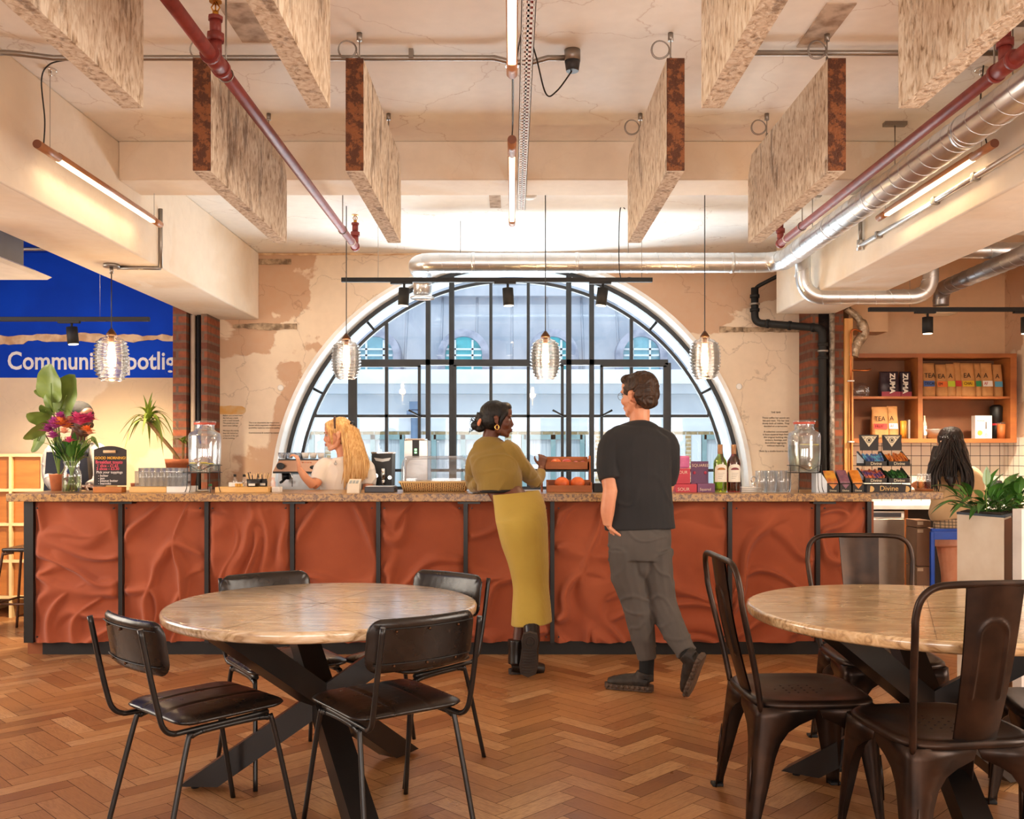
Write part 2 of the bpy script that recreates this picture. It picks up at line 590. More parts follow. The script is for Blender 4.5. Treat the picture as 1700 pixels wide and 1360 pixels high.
# back wall with the round-headed opening
AZ, AR = 0.988, 2.135         # springing height and radius of the opening
def arch_wall():
    b = MB()
    x0, x1 = -2.62, 2.98
    n = 72
    arc = [Vector((AR * math.cos(PI * i / n), 0, AZ + AR * math.sin(PI * i / n))) for i in range(n + 1)]
    def outp(a):
        dx, dz = math.cos(a), math.sin(a)
        t = 1e9
        if dx > 1e-6: t = min(t, x1 / dx)
        if dx < -1e-6: t = min(t, x0 / dx)
        if dz > 1e-6: t = min(t, (HC - AZ) / dz)
        return Vector((dx * t, 0, AZ + dz * t))
    for y, fl in ((W, 0), (W + .3, 1)):
        Y = Vector((0, y, 0))
        for i in range(n):
            a0, a1 = PI * i / n, PI * (i + 1) / n
            o0, o1 = outp(a0), outp(a1)
            pts = [arc[i], o0]
            for cxx in (x1, x0):
                ca = math.atan2(HC - AZ, cxx)
                if a0 < ca < a1: pts.append(Vector((cxx, 0, HC)))
            pts += [o1, arc[i + 1]]
            b.quad(*[p + Y for p in pts])
        b.quad((x0, y, 0), (x1, y, 0), (x1, y, AZ), (x0, y, AZ))
    for i in range(n):
        b.quad(arc[i] + Vector((0, W, 0)), arc[i + 1] + Vector((0, W, 0)), arc[i + 1] + Vector((0, W + .3, 0)), arc[i] + Vector((0, W + .3, 0)))
    b.quad((-AR, W, AZ), (AR, W, AZ), (AR, W + .3, AZ), (-AR, W + .3, AZ))
    return struct('wall_back', b, m_wall)
arch_wall()
# blue wall behind the left bay, cream below
struct('wall_back', MB().span((XL, W, 2.04), (-2.62, W + .3, HC)), m_blue)
struct('wall_back', MB().span((XL, W, 0), (-2.62, W + .3, 2.04)), m_wall2)
# kitchen wall
m_kit = plaster('kitchen plaster', '#dcb893', '#cfa57c', '#7a5a40', sc=0.5, lo=0.5, hi=0.7, cracks=0.05, wlo=0.8)
struct('wall_back', MB().span((2.98, W, 0), (XR + .2, W + .3, HC)), m_kit)

def tiles():
    m, nt, p, out = _nt('white tiles')
    b = tex(nt, 1.0, kind='ShaderNodeTexBrick', rot=(R(90), 0, 0))
    b.offset = 0.0
    b.inputs['Color1'].default_value = (*S('#efe6d8'), 1)
    b.inputs['Color2'].default_value = (*S('#e6dccb'), 1)
    b.inputs['Mortar'].default_value = (*S('#3a332c'), 1)
    b.inputs['Brick Width'].default_value = 0.088
    b.inputs['Row Height'].default_value = 0.088
    b.inputs['Mortar Size'].default_value = 0.0028
    nt.links.new(b.outputs[0], p.inputs['Base Color'])
    p.inputs['Roughness'].default_value = 0.25
    m2, nt, p, out = _nt('white tiles side')
    b = tex(nt, 1.0, kind='ShaderNodeTexBrick', rot=(0, R(90), R(90)))
    b.offset = 0.0
    b.inputs['Color1'].default_value = (*S('#efe6d8'), 1)
    b.inputs['Color2'].default_value = (*S('#e6dccb'), 1)
    b.inputs['Mortar'].default_value = (*S('#3a332c'), 1)
    b.inputs['Brick Width'].default_value = 0.088
    b.inputs['Row Height'].default_value = 0.088
    b.inputs['Mortar Size'].default_value = 0.0028
    nt.links.new(b.outputs[0], p.inputs['Base Color'])
    p.inputs['Roughness'].default_value = 0.25
    return m, m2
m_tile, m_tile2 = tiles()
struct('trim_1', MB().span((2.92, W - .015, 0.9), (XR - .015, W - .001, 1.47)), m_tile)
struct('trim_2', MB().span((XR - .015, 7.2, 0.9), (XR - .001, W - .02, 1.50)), m_tile2)

# long beams and the cross beam
struct('trim_3', MB().span((-BX - .5, -2.7, BZ), (-BX, W, HC), bev=.012), m_beam)
struct('trim_4', MB().span((BX, -2.7, BZ), (BX + .5, 8.05, HC), bev=.012), m_beam)
struct('trim_5', MB().span((-BX, 5.4, 2.935), (BX, 5.73, HC), bev=.01), m_beam)
# haunch of the cross beam on the right and beams over the kitchen
struct('trim_6', MB().span((BX + .5, 6.1, 2.86), (XR, 6.45, HC), bev=.01), m_beam)
# old repair strips on the ceiling
m_patch = mat('bare concrete strip', '#cdb9a5', 0.85, c2='#9c8571', scale=12, bump=0.4)
k = 0
for (px, d0, d1, w) in ((-1.02, 6.05, 6.7, .075), (-.12, 6.0, 6.85, .08), (1.05, 6.0, 6.75, .08), (-1.12, 3.75, 4.1, .12), (1.32, 3.75, 4.15, .12)):
    struct('trim_%d' % (10 + k), MB().span((px - w / 2, d0, HC - .006), (px + w / 2, d1, HC + .01)), m_patch)
    k += 1

# brick piers either side of the arched wall
y0 = 8.05
b = MB()
b.use(m_brickr).span((-2.915, y0, 0), (-2.80, W, BZ + .3))
b.span((-2.672, y0, 0), (-2.62, W, BZ + .3))
b.use(mat('dark core brick', '#3c2a20', 0.9, c2='#251a15', scale=14, bump=.8, bscale=20, bdist=.03)).span((-2.80, y0 + .12, 0), (-2.672, W, BZ + .3))  # core between the brick edges is darker and set back
struct('wall_pier_left', b)
b = MB().use(MATS['dark core brick']).span((2.62, y0 + .12, 0), (2.79, W, HC))
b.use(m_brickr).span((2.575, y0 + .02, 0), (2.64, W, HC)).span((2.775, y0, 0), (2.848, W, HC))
struct('wall_pier_right', b)
struct('trim_20', MB().span((2.85, y0 - .02, 0.9), (2.925, W, 2.52), bev=.004), mat('pine batten', '#dba55e', 0.5, c2='#c98a45', scale=4, stretch=(8, 8, .6)))
# plastered nib above the shelf
struct('trim_21', MB().span((2.93, W - .25, 2.42), (3.27, W, 2.78)), m_kit)
# pipes inside the left pier
b = MB()
b.tube([(-2.766, y0 + .07, 0.2), (-2.766, y0 + .07, BZ)], .022, 14)
b.build('wall_pipe', mat('cream pipe paint', '#cdb8a0', 0.5), label='cream painted vertical pipe between the two brick edges of the left pier', cat='pipe')
b = MB()
b.tube([(-2.715, y0 + .07, 0.2), (-2.715, y0 + .07, BZ)], .018, 14)
b.build('wall_pipe', m_blackm, label='dark vertical pipe right of the cream pipe in the left brick pier', cat='pipe')

# ragged band of bare plaster across the blue wall
def ragged(x0, x1, zc, h, name, m, y, seed, amp=.05, n=60):
    b = MB()
    top, bot = [], []
    for i in range(n + 1):
        x = x0 + (x1 - x0) * i / n
        a = noise.noise(Vector((x * 3, seed, 0))) * amp + noise.noise(Vector((x * 11, seed, 1))) * amp * .4
        c = noise.noise(Vector((x * 3, seed, 5))) * amp + noise.noise(Vector((x * 14, seed, 6))) * amp * .5
        top.append(Vector((x, y, zc + h / 2 + a))); bot.append(Vector((x, y, zc - h / 2 + c)))
    for i in range(n):
        b.prism([bot[i], bot[i + 1], top[i + 1], top[i]], (0, -.012, 0))
    return struct(name, b, m)
ragged(XL, -2.92, 2.395, .06, 'trim_22', m_peel, W, 2.0, .055)
m_rub = mat('exposed rubble', '#bba184', 0.9, c2='#7d6650', scale=16, bump=1.0, bscale=22, bdist=.03)
ragged(-2.5, -1.93, 2.50, .05, 'trim_23', m_rub, W, 4.0, .02)
ragged(-2.28, -1.98, 3.08, .05, 'trim_24', m_rub, W, 5.0, .012)
ragged(1.86, 2.58, 2.47, .045, 'trim_25', m_rub, W, 6.0, .014)
ragged(1.7, 2.26, 3.10, .05, 'trim_26', m_peel, W, 9.0, .02)
ragged(-2.27, 2.27, 3.145, .012, 'trim_27', m_peel, W, 8.0, .014, 120)
b = MB()
b.prism([(XR, 7.9, 2.30), (XR, 7.2, 2.42), (XR, 7.2, 2.52), (XR, 7.9, 2.38)], (-.02, 0, 0))
struct('trim_28', b, m_rub)
# skirtings
struct('baseboard_back', MB().span((-2.6, W - .02, 0), (2.58, W, .14)), m_white)

# ------------------------------------------------------------ arched steel window
YW = W + .16
def arcpts(r, a0, a1, n, y=YW, z=AZ):
    return [Vector((r * math.cos(a0 + (a1 - a0) * i / n), y, z + r * math.sin(a0 + (a1 - a0) * i / n))) for i in range(n + 1)]
# white plaster lip round the opening
b = MB()
rings = []
for p, q, p2, q2 in zip(arcpts(AR - .01, 0, PI, 64, W - .012), arcpts(AR + .025, 0, PI, 64, W - .012), arcpts(AR - .045, 0, PI, 64, W + .13), arcpts(AR + .03, 0, PI, 64, W + .13)):
    rings.append([p, q, q2, p2])
b.ringloft(rings, smooth=False)
b.span((-AR, W - .03, AZ - .05), (AR, W + .14, AZ + .01))
struct('trim_30', b, mat('white lip paint', '#f4f0ea', 0.45))

def archh(x, r):      # height of arc of radius r at x
    return AZ + math.sqrt(max(r * r - x * x, 0))
def vx(px): return (px - CX) / FPX * YW
def vz(py): return EYE - (py - CY) / FPX * YW
bar = MB()
def vbar(px, w, z0, z1, dy=.05): bar.span((vx(px) - w / 2, YW - dy / 2, z0), (vx(px) + w / 2, YW + dy / 2, z1))
def hbar(p0, p1, py, w, dy=.05): bar.span((vx(p0), YW - dy / 2, vz(py) - w / 2), (vx(p1), YW + dy / 2, vz(py) + w / 2))
RO, RI = 2.075, 1.945
def arc_bar(r, w, dy, a0=0, a1=PI, n=64):
    rings = []
    for p, q in zip(arcpts(r - w / 2, a0, a1, n), arcpts(r + w / 2, a0, a1, n)):
        rings.append([p - Vector((0, dy / 2, 0)), q - Vector((0, dy / 2, 0)), q + Vector((0, dy / 2, 0)), p + Vector((0, dy / 2, 0))])
    bar.ringloft(rings, smooth=False)
arc_bar(RO, .045, .07); arc_bar(RI, .028, .05)
zb = AZ + .02
zt = vz(603)
for px, w in ((711, .042), (750, .046), (944, .046), (982, .042)):
    vbar(px, w, zb, archh(vx(px), RO), .07)
for px, w in ((642, .028), (815, .028), (877, .028), (1048, .028)):
    vbar(px, w, zb, archh(vx(px), RI))
for px in (584, 1108):
    vbar(px, .055, zb, zt, .07)
hbar(584, 1108, 602, .05, .07)
hbar(520, 1175, 691, .026)
hbar(505, 1195, 781, .026)
for sgn in (-1, 1):
    for a in (28, 50):
        c, s_ = math.cos(R(a)), math.sin(R(a))
        bar.tube([(sgn * c * RI, YW, AZ + s_ * RI), (sgn * c * RO, YW, AZ + s_ * RO)], .012, 6)
bar.span((-RO, YW - .04, AZ), (RO, YW + .04, AZ + .05))
wf = struct('window_1', bar, m_frame)
# opening casements, a leaf each: frame, bars, handle
def casement(p0, p1, y0, hside, mids):
    b = MB()
    z1, z0 = vz(y0), zb + .04
    x0, x1 = vx(p0), vx(p1)
    w = .026
    for x in (x0, x1): b.span((x - w / 2, YW - .062, z0), (x + w / 2, YW - .035, z1))
    for z in (z0, z1): b.span((x0 - w / 2, YW - .062, z - w / 2), (x1 + w / 2, YW - .035, z + w / 2))
    o = b.build('window_sash', m_frame, wf)
    h = MB()
    hx = x0 if hside < 0 else x1
    zc = vz(690)
    h.tube([(hx, YW - .06, zc), (hx, YW - .1, zc), (hx + hside * -.0 - .0, YW - .1, zc)], .008, 8)
    h.tube([(hx - hside * -.01, YW - .1, zc - .01), (hx - hside * .09, YW - .11, zc + .045)], [.007, .010], 8)
    h.build('handle', m_black, o)
casement(592, 697, 608, 1, ())
casement(756, 933, 607, 1, ())
casement(998, 1102, 608, -1, ())
# glass
b = MB()
n = 64
ap = arcpts(RO - .01, 0, PI, n, YW + .01)
b.quad(*ap)
b.build('window_glass', m_pane, wf)

# outer stone reveal of the arch
b = MB()
rings = []
for p, q, q2, p2 in zip(arcpts(AR - .02, 0, PI, 64, YW + .14), arcpts(AR + .5, 0, PI, 64, YW + .14), arcpts(AR + .5, 0, PI, 64, YW + .62), arcpts(AR - .03, 0, PI, 64, YW + .62)):
    rings.append([p, q, q2, p2])
b.ringloft(rings, smooth=False)
b.span((-AR - .3, YW + .14, .4), (AR + .3, YW + .62, AZ - .03))
m_stone = mat('portland stone', '#8f9498', 0.8, c2='#7f858a', scale=3, bump=.2)
struct('trim_31', b, m_stone)

# ------------------------------------------------------------ building across the street
YB = 18.0
def bx_(px): return (px - CX) / FPX * YB
def bz(py): return EYE - (py - CY) / FPX * YB
bld = thing('building', 'pale stone building across the street seen through the arched window', 'building', (0, YB, 0))
m_wst = mat('white render', '#e6ebef', 0.8, c2='#d9e0e6', scale=1.2)
m_slate = mat('lead grey roof', '#b4b7c0', 0.6, c2='#98a0ae', scale=1.5, stretch=(1, 1, .4), detail=8)
m_teal = mat('teal window frame', '#8aa9a9', 0.5)
m_turq = mat('turquoise blind', '#5fc4cc', 0.5)
m_curt = mat('pale curtain', '#cfd6d8', 0.5, c2='#b0bcc2', scale=6, stretch=(6, 1, .2))
MB().span((-13, YB, -4), (13, YB + .6, bz(655)), 0).build('wall', m_wst, bld)
MB().use(m_brickx).span((-13, YB - .02, -4), (13, YB, bz(716))).build('brick_band', None, bld)
b = MB().span((-13, YB - .45, bz(640)), (13, YB + .5, bz(617))).span((-13, YB - .25, bz(655)), (13, YB + .5, bz(640))).span((-13, YB - .08, bz(716)), (13, YB + .1, bz(708)))
b.build('cornice', m_wst, bld)
b = MB()
b.quad((-13, YB + .25, bz(617)), (13, YB + .25, bz(617)), (13, YB + 1.0, bz(470)), (-13, YB + 1.0, bz(470)))
for i in range(-18, 19):
    x = i * .7
    b.tube([(x, YB + .24, bz(617)), (x, YB + .99, bz(472))], .025, 6)
b.build('roof', m_slate, bld)
MB().span((-13, YB + .75, bz(480)), (13, YB + 1.3, bz(462))).span((-13, YB + 1.1, bz(462)), (13, YB + 1.8, bz(380))).build('parapet', m_slate, bld)
b = MB().span((-13, YB + 1.0, bz(617)), (13, YB + 1.8, bz(462)))
b.build('attic_wall', m_slate, bld)
for i in range(-3, 5):
    px = 620 + 149 * i
    xc = bx_(px)
    rin, rout = .36, .50
    z0 = bz(614)
    b = MB()
    rings = []
    zc = z0 + .30
    for k in range(25):
        a = PI * k / 24
        cc, ss = math.cos(a), math.sin(a)
        y = YB + .12
        rings.append([(xc + rin * cc, y, zc + rin * ss), (xc + rout * cc, y, zc + rout * ss), (xc + rout * cc, y + .9, zc + rout * ss), (xc + rin * cc, y + .9, zc + rin * ss)])
    b.ringloft(rings, smooth=False)
    for s_ in (-1, 1): b.span((xc + s_ * rin, YB + .12, z0), (xc + s_ * rout, YB + 1.0, zc))
    dm = b.build('dormer', mat('dormer lead', '#a3a5b4', 0.6, c2='#868b9c'), bld)
    b = MB()
    b.quad(*[(xc + rin * math.cos(PI * k / 24), YB + .25, zc + rin * math.sin(PI * k / 24)) for k in range(25)], (xc - rin, YB + .25, z0), (xc + rin, YB + .25, z0))
    b.build('pane', m_turq if i in (1, 2) else mat('dormer pane', '#8fc3cf', .3), dm)
    b = MB()
    for dx in (-.17, .17): b.span((xc + dx - .02, YB + .2, z0), (xc + dx + .02, YB + .24, zc + .3))
    for dz in (.12, .3, .42): b.span((xc - rin * .95, YB + .2, z0 + dz - .018), (xc + rin * .95, YB + .24, z0 + dz + .018))
    b.build('glazing_bar', m_wst, dm)
    # storey window below
    w = .56
    za, zb_ = bz(900), bz(722)
    b = MB()
    for x in (-w, 0, w): b.span((xc + x - .045, YB - .1, za), (xc + x + .045, YB - .02, zb_))
    b.span((xc - w, YB - .1, zb_ - .09), (xc + w, YB - .02, zb_))
    wn = b.build('window', m_teal, bld)
    MB().quad((xc - w, YB - .03, za), (xc + w, YB - .03, za), (xc + w, YB - .03, zb_), (xc - w, YB - .03, zb_)).build('pane', m_curt, wn)
    MB().span((xc + .62, YB - .1, za), (xc + .8, YB - .01, zb_)).span((xc - .8, YB - .1, za), (xc - .62, YB - .01, zb_)).build('pilaster', m_wst, bld)
x = bx_(690)
MB().tube([(x, YB - .2, -3), (x, YB - .2, bz(676))], .07, 12).span((x - .14, YB - .3, bz(690)), (x + .1, YB - .08, bz(683))).span((x - .09, YB - .28, bz(681)), (x + .09, YB - .1, bz(668))).build('downpipe', mat('blue grey iron', '#6f8aa8', .6), bld)
# street surface
struct('trim_32', MB().span((-14, W + .8, -4.1), (14, YB + 1, -4)), mat('street', '#8d8d8c', .9))
# ------------------------------------------------------------ wood-wool baffles under the ceiling
def woodwool():
    m, nt, p, out = _nt('wood wool slab')
    a = tex(nt, 46, 7, (1, 1, .45), dist=.8)
    c = ramp(nt, a.outputs[0], [(0.28, S('#8d7258')), (0.42, S('#cfb89d')), (0.62, S('#e8dac6'))])
    st = tex(nt, 9, 12, (1, 1, .3), dist=.3, Roughness=.72)
    c = mixc(nt, ramp(nt, st.outputs[0], [(0.54, 0.0), (0.62, 0.7)]), c, S('#6f5540'))
    nt.links.new(c, p.inputs['Base Color'])
    p.inputs['Roughness'].default_value = 0.9
    nt.links.new(bumpn(nt, a.outputs[0], 0.8, 0.012), p.inputs['Normal'])
    m2, nt, p, out = _nt('rusty baffle edge')
    v = tex(nt, 95, kind='ShaderNodeTexVoronoi')
    c = ramp(nt, v.outputs['Distance'], [(0.2, S('#2f170d')), (0.42, S('#8e5530'))])
    st = tex(nt, 22, 10, Roughness=.7)
    c = mixc(nt, ramp(nt, st.outputs[0], [(0.47, 0.0), (0.53, 0.8)]), c, S('#472517'))
    nt.links.new(c, p.inputs['Base Color'])
    p.inputs['Roughness'].default_value = 0.85
    nt.links.new(bumpn(nt, v.outputs['Distance'], 0.7, 0.01), p.inputs['Normal'])
    return m, m2
m_ww, m_rust = woodwool()
def baffle(x, y0, y1, rust, label, seed):
    z0, z1, t = 2.53, 3.0, .072
    r = thing('ceiling_baffle', label, 'baffle', (x, (y0 + y1) / 2, z0), 'hanging wood wool baffles')
    rnd = random.Random(seed)
    b = MB()
    def fn_side(sx):
        for s_ in (sx,):
            b.grid(24, 10, lambda u, v: (x + s_ * (t / 2 + .004 * noise.noise(Vector((u * 22, v * 9, seed + s_)))), y0 + (y1 - y0) * u, z0 + (z1 - z0) * v))
    hx = t / 2
    nick = .10
    # slab outline with a clipped far upper corner
    out = [(x - hx, y0, z0), (x - hx, y1, z0), (x - hx, y1, z1 - nick), (x - hx, y1 - nick * .8, z1), (x - hx, y0, z1)]
    b.prism(out, (t, 0, 0))
    b.build('slab', m_ww, r)
    MB().span((x - hx - .001, y0 - .006, z0 + .002), (x + hx + .001, y0 + .003, z1), bev=.002).build('edge', m_rust if rust else m_ww, r)
    for yy in (y0 + .12, y1 - .25):
        b = MB()
        b.tube([(x, yy, z1 - .01), (x, yy, HC)], .0025, 6)
        b.cyl((x, yy, HC), (x, yy, HC - .035), .012, seg=8)
        b.cyl((x, yy, z1 + .03), (x, yy, z1 + .055), .006, seg=8)
        cc = Vector((x - .045 if x > 0 else x - .05, yy - .01, z1 + .085))
        for q in range(2):
            rr = .036 + .004 * q
            pts = [cc + Vector((rr * math.cos(2 * PI * k / 22), .004 * q + .004 * math.sin(4 * PI * k / 22), rr * math.sin(2 * PI * k / 22))) for k in range(22)]
            b.tube(pts, .0022, 6, closed=True)
        b.tube([cc + Vector((.036, 0, 0)), (x, yy, z1 + .05)], .002, 6)
        b.build('hanger_wire', m_conduit, r)
    return r
bxs = [-1.291, -.655, .681, 1.352]
nm = ['first', 'second', 'third', 'fourth']
for i, x in enumerate(bxs):
    baffle(x, 3.9, 5.22, True, ['brown edged wood wool baffle farthest left of the rear row, left of the red pipe',
                                'brown edged baffle of the rear row just left of the middle tube lamps',
                                'brown edged baffle of the rear row just right of the middle tube lamps',
                                'dark flecked brown edged baffle of the rear row beside the right red pipe'][i], i * 3.1)
for i, x in enumerate(bxs):
    baffle(x, 1.85, 3.19, False, ['grey weathered baffle at the top left edge nearest the left tube lamp',
                                  'pale baffle at the top just right of the left red pipe',
                                  'pale baffle at the top between the middle tube lamps and the dark ceiling strip',
                                  'grey weathered baffle at the top right edge above the right red pipe'][i], 20 + i * 3.1)

# ------------------------------------------------------------ red sprinkler pipes
m_red = mat('red pipe paint', '#8e3a34', 0.45, c2='#7b2f2b', scale=20)
m_brass = mat('brass', '#c98f35', 0.3, 0.9)
m_copper = mat('copper', '#c4713d', 0.3, 0.9, c2='#a35a2e')
def sprinkler(x, y, z, parent, flip=1):
    b = MB()
    b.cyl((x, y, z), (x, y, z + .06), .024, seg=12).cyl((x, y, z + .055), (x, y, z + .085), .033, seg=8).cyl((x, y, z + .085), (x, y, z + .14), .022, seg=12).cyl((x, y, z + .135), (x, y, z + .15), .028, seg=8)
    f = b.build('riser', m_red, parent)
    b = MB()
    b.cyl((x, y, z + .15), (x, y, z + .17), .012, seg=10).cyl((x, y, z + .205), (x, y, z + .209), .024, seg=12)
    for s_ in (-1, 1):
        b.tube([(x + s_ * .008, y, z + .17), (x + s_ * .016, y, z + .185), (x + s_ * .003, y, z + .205)], .003, 6)
    b.cyl((x, y, z + .17), (x, y, z + .2), .003, seg=6)
    b.build('sprinkler_head', m_brass, f)
def redpipe(x, z, ys, ye, heads, label):
    r = thing('sprinkler_pipe', label, 'pipe', (x, ye, z))
    MB().tube([(x, ys, z), (x, ye, z)], .0255, 16).build('pipe', m_red, r)
    for yy in heads:
        MB().cyl((x, yy - .07, z), (x, yy + .07, z), .033, seg=16).cyl((x, yy - .075, z), (x, yy - .055, z), .037, seg=16).cyl((x, yy + .055, z), (x, yy + .075, z), .037, seg=16).build('tee_coupling', m_red, r)
        sprinkler(x, yy, z + .02, r)
    MB().cyl((x, ye - .16, z), (x, ye - .15, z), .029, seg=16).build('white_band', m_white, r)
    MB().ell((x, ye, z), .034).build('elbow', m_red, r)
    sprinkler(x, ye, z + .02, r)
    for yy in (ys + 2.2, ye - .5):
        MB().tube([(x, yy, z), (x, yy, HC)], .004, 6).tube([Vector((x + .029 * math.cos(a * .5), yy, z + .029 * math.sin(a * .5))) for a in range(13)], .003, 6, closed=True).build('pipe_hanger', m_conduit, r)
    return r
redpipe(-1.13, 2.85, 1.5, 6.75, [3.57], 'long red sprinkler pipe running under the ceiling on the left')
redpipe(1.905, 2.85, 1.5, 6.65, [3.62], 'long red sprinkler pipe running beside the silver duct on the right')

# ------------------------------------------------------------ wooden tube lamps
m_tubew = mat('beech tube', '#b9805a', 0.4, c2='#a96f4b')
m_tubecap = mat('brown end cap', '#7d4a33', 0.5)
m_led = emis('lamp diffuser', (1.0, 0.76, 0.46), 4)
def tube_lamp(x, y0, y1, z, label, cable=None, side=0):
    r = thing('tube_lamp', label, 'lamp', (x, (y0 + y1) / 2, z), 'wooden tube lamps')
    rd = .0205
    b = MB()
    # round timber tube with a flat lit slot on the underside
    for (a, c) in ((y0, y0 + .2), (y1 - .12, y1)):
        b.cyl((x, a, z), (x, c, z), rd, seg=20)
    b.tube([(x, y0 + .2, z + .006), (x, y1 - .12, z + .006)], (rd * .95), 16)
    b.build('tube', m_tubew, r)
    MB().cyl((x, y0 - .003, z), (x, y0 + .001, z), rd * .96, seg=20).build('end_cap', m_tubecap, r)
    MB().span((x - .0145, y0 + .2, z - .019), (x + .0145, y1 - .12, z - .004), bev=.005).build('diffuser', m_led, r)
    b = MB()
    for yy in (y0 + .12, y1 - .1):
        b.tube([(x, yy, z + .018), (x, yy, HC)], .0015, 5)
    b.build('suspension_wire', m_conduit, r)
    b = MB()
    for yy in (y0 + .12, y1 - .1):
        b.cyl((x, yy, HC), (x, yy, HC - .012), .03, seg=16).cyl((x, yy, HC - .012), (x, yy, HC - .03), .008, seg=10)
    b.build('ceiling_rose', m_chrome, r)
    if cable:
        MB().tube(catmull(cable, 8), .0035, 6).build('cable', m_black, r)
    lamp('tube_lamp_light', 'AREA', (x, (y0 + y1) / 2, z - .03), 1.2, (1.0, .72, .42), (0, 0, 0), shape='RECTANGLE', size=.03, size_y=y1 - y0 - .35)
    return r
tube_lamp(0.0, 1.95, 3.49, 2.77, 'lit tube lamp at the top centre, nearer of the two in line')
tube_lamp(0.0, 4.22, 5.76, 2.77, 'lit tube lamp hanging in the middle of the room above the window', [(0, 3.45, 2.79), (0.004, 3.7, 2.84), (.004, 4.1, 2.82), (0, 4.24, 2.79)])
zt_ = 2.77
tube_lamp(-2.17, 4.28, 5.78, zt_, 'lit wooden tube lamp hanging by the left ceiling beam', [(-2.17, 4.34, 2.79), (-2.16, 4.33, 2.9), (-2.17, 4.32, 3.08), (-2.1, 4.25, 3.12), (-2.0, 4.2, 3.12)])
tube_lamp(2.20, 4.27, 5.62, zt_, 'lit wooden tube lamp hanging between the silver duct and right beam', [(2.2, 4.34, 2.79), (2.17, 4.34, 2.95), (2.18, 4.33, 3.15)])

# ------------------------------------------------------------ conduits and the cable tray
yc, zc = 4.19, 3.125
b = MB()
b.tube(catmull([(-2.29, 3.75, 2.92), (-2.28, 3.95, 3.03), (-2.22, 4.1, 3.11), (-2.05, yc, zc)], 6) + [Vector((-.2, yc, zc)), Vector((-.08, yc, zc)), Vector((.0, yc, zc - .02)), Vector((.09, yc, zc - .02)), Vector((.16, yc, zc)), Vector((.24, yc, zc))], .0125, 12)
cd = b.build('conduit', m_conduit, label='grey steel conduit crossing the ceiling from the left beam to a junction box', cat='conduit')
MB().cyl((.27, yc, HC), (.27, yc, HC - .05), .036, seg=20).build('junction_box', m_conduit, cd)
MB().cyl((.27, yc, HC - .05), (.27, yc, HC - .095), .035, .028, seg=20).build('box_cover', mat('grey plastic', '#3c3c40', .5), cd)
MB().tube(catmull([(.27, yc, HC - .09), (.2, yc - .02, HC - .19), (.15, yc - .04, HC - .21), (.1, 4.0, HC - .1), (.05, 3.8, HC - .07), (.01, 3.5, 2.79)], 8), .0035, 6).build('cable', m_black, cd)
b = MB()
for x in (-1.75, -.45): b.span((x - .01, yc - .02, zc - .005), (x + .01, yc + .02, HC))
b.build('saddle_clip', m_conduit, cd)
b = MB()
b.tube([(1.05, 4.15, 3.13), (2.27, 4.15, 3.13)], .0125, 12)
b.build('conduit', m_conduit, label='grey steel conduit crossing the ceiling on the right behind the baffles', cat='conduit')
# cover plates conduit on the left beam, down to the pendant
b = MB()
b.tube([(-BX + .012, 6.02, 2.93), (-BX + .012, 6.02, BZ - .01)], .013, 10).tube([(-BX + .012, 6.02, BZ - .012), (-2.53, 6.0, BZ - .012)], .012, 10)
b.build('conduit', m_conduit, label='conduit dropping down the left beam to the pendant plate', cat='conduit')
b = MB()
b.tube([(BX - .02, 4.0, 2.70), (BX - .02, 6.05, 2.70)], .0145, 12)
cd = b.build('conduit', m_galv, label='bright galvanised conduit running along the face of the right beam', cat='conduit')
for yy in (4.55, 5.75, 4.98):
    MB().span((BX - .04, yy - .015, 2.68), (BX, yy + .015, 2.72), bev=.004).build('saddle_clip', m_conduit, cd)
MB().cyl((BX - .02, 6.05, 2.67), (BX - .02, 6.05, 2.735), .022, seg=14).build('junction_box', m_galv, cd)
MB().tube([(BX - .02, 6.05, 2.73), (BX - .02, 6.05, 2.90)], .013, 10).build('riser', m_conduit, cd)
# perforated tray: side lips, slotted base
b = MB()
y, ye = 2.2, 5.98
xt, zt2 = .058, 2.91
b.span((xt - .026, y, zt2), (xt - .023, ye, zt2 + .02)).span((xt + .023, y, zt2), (xt + .026, ye, zt2 + .02))
b.span((xt - .026, y, zt2), (xt - .018, ye, zt2 + .002)).span((xt + .018, y, zt2), (xt + .026, ye, zt2 + .002)).span((xt - .004, y, zt2), (xt + .004, ye, zt2 + .002))
yy = y
while yy < ye:
    b.span((xt - .02, yy, zt2), (xt + .02, yy + .018, zt2 + .002)); yy += .04
tr = b.build('cable_tray', m_white, label='white perforated cable tray running along the ceiling centre', cat='cable tray')
b = MB()
b.tube([(xt, y, zt2 + .012), (xt, ye, zt2 + .012), (xt + .0, 6.05, HC - .03)], .007, 8)
b.tube([(xt + .012, y, zt2 + .01), (xt + .012, ye, zt2 + .01)], .004, 8)
b.build('red_cable', mat('red cable', '#a8443c', .5), tr)
b = MB()
for yy in (2.6, 3.4, 4.2, 5.0): b.tube([(xt, yy, zt2), (xt, yy, HC)], .003, 6)
b.build('tray_hanger', m_conduit, tr)
b = MB()
sd = thing('smoke_detector', 'small white smoke detector with red cable on the far ceiling', 'detector', (.12, 6.45, HC - .05))
MB().lathe([(.0, -.05), (.03, -.05), (.05, -.035), (.055, 0)], (.12, 6.45, HC), 20).build('housing', m_white, sd)
MB().tube(catmull([(.06, 6.0, 3.1), (.05, 6.2, HC - .03), (.075, 6.42, HC - .02)], 6), .008, 8).span((.06, 6.38, HC - .04), (.08, 6.46, HC)).build('cable', MATS['red cable'], sd)

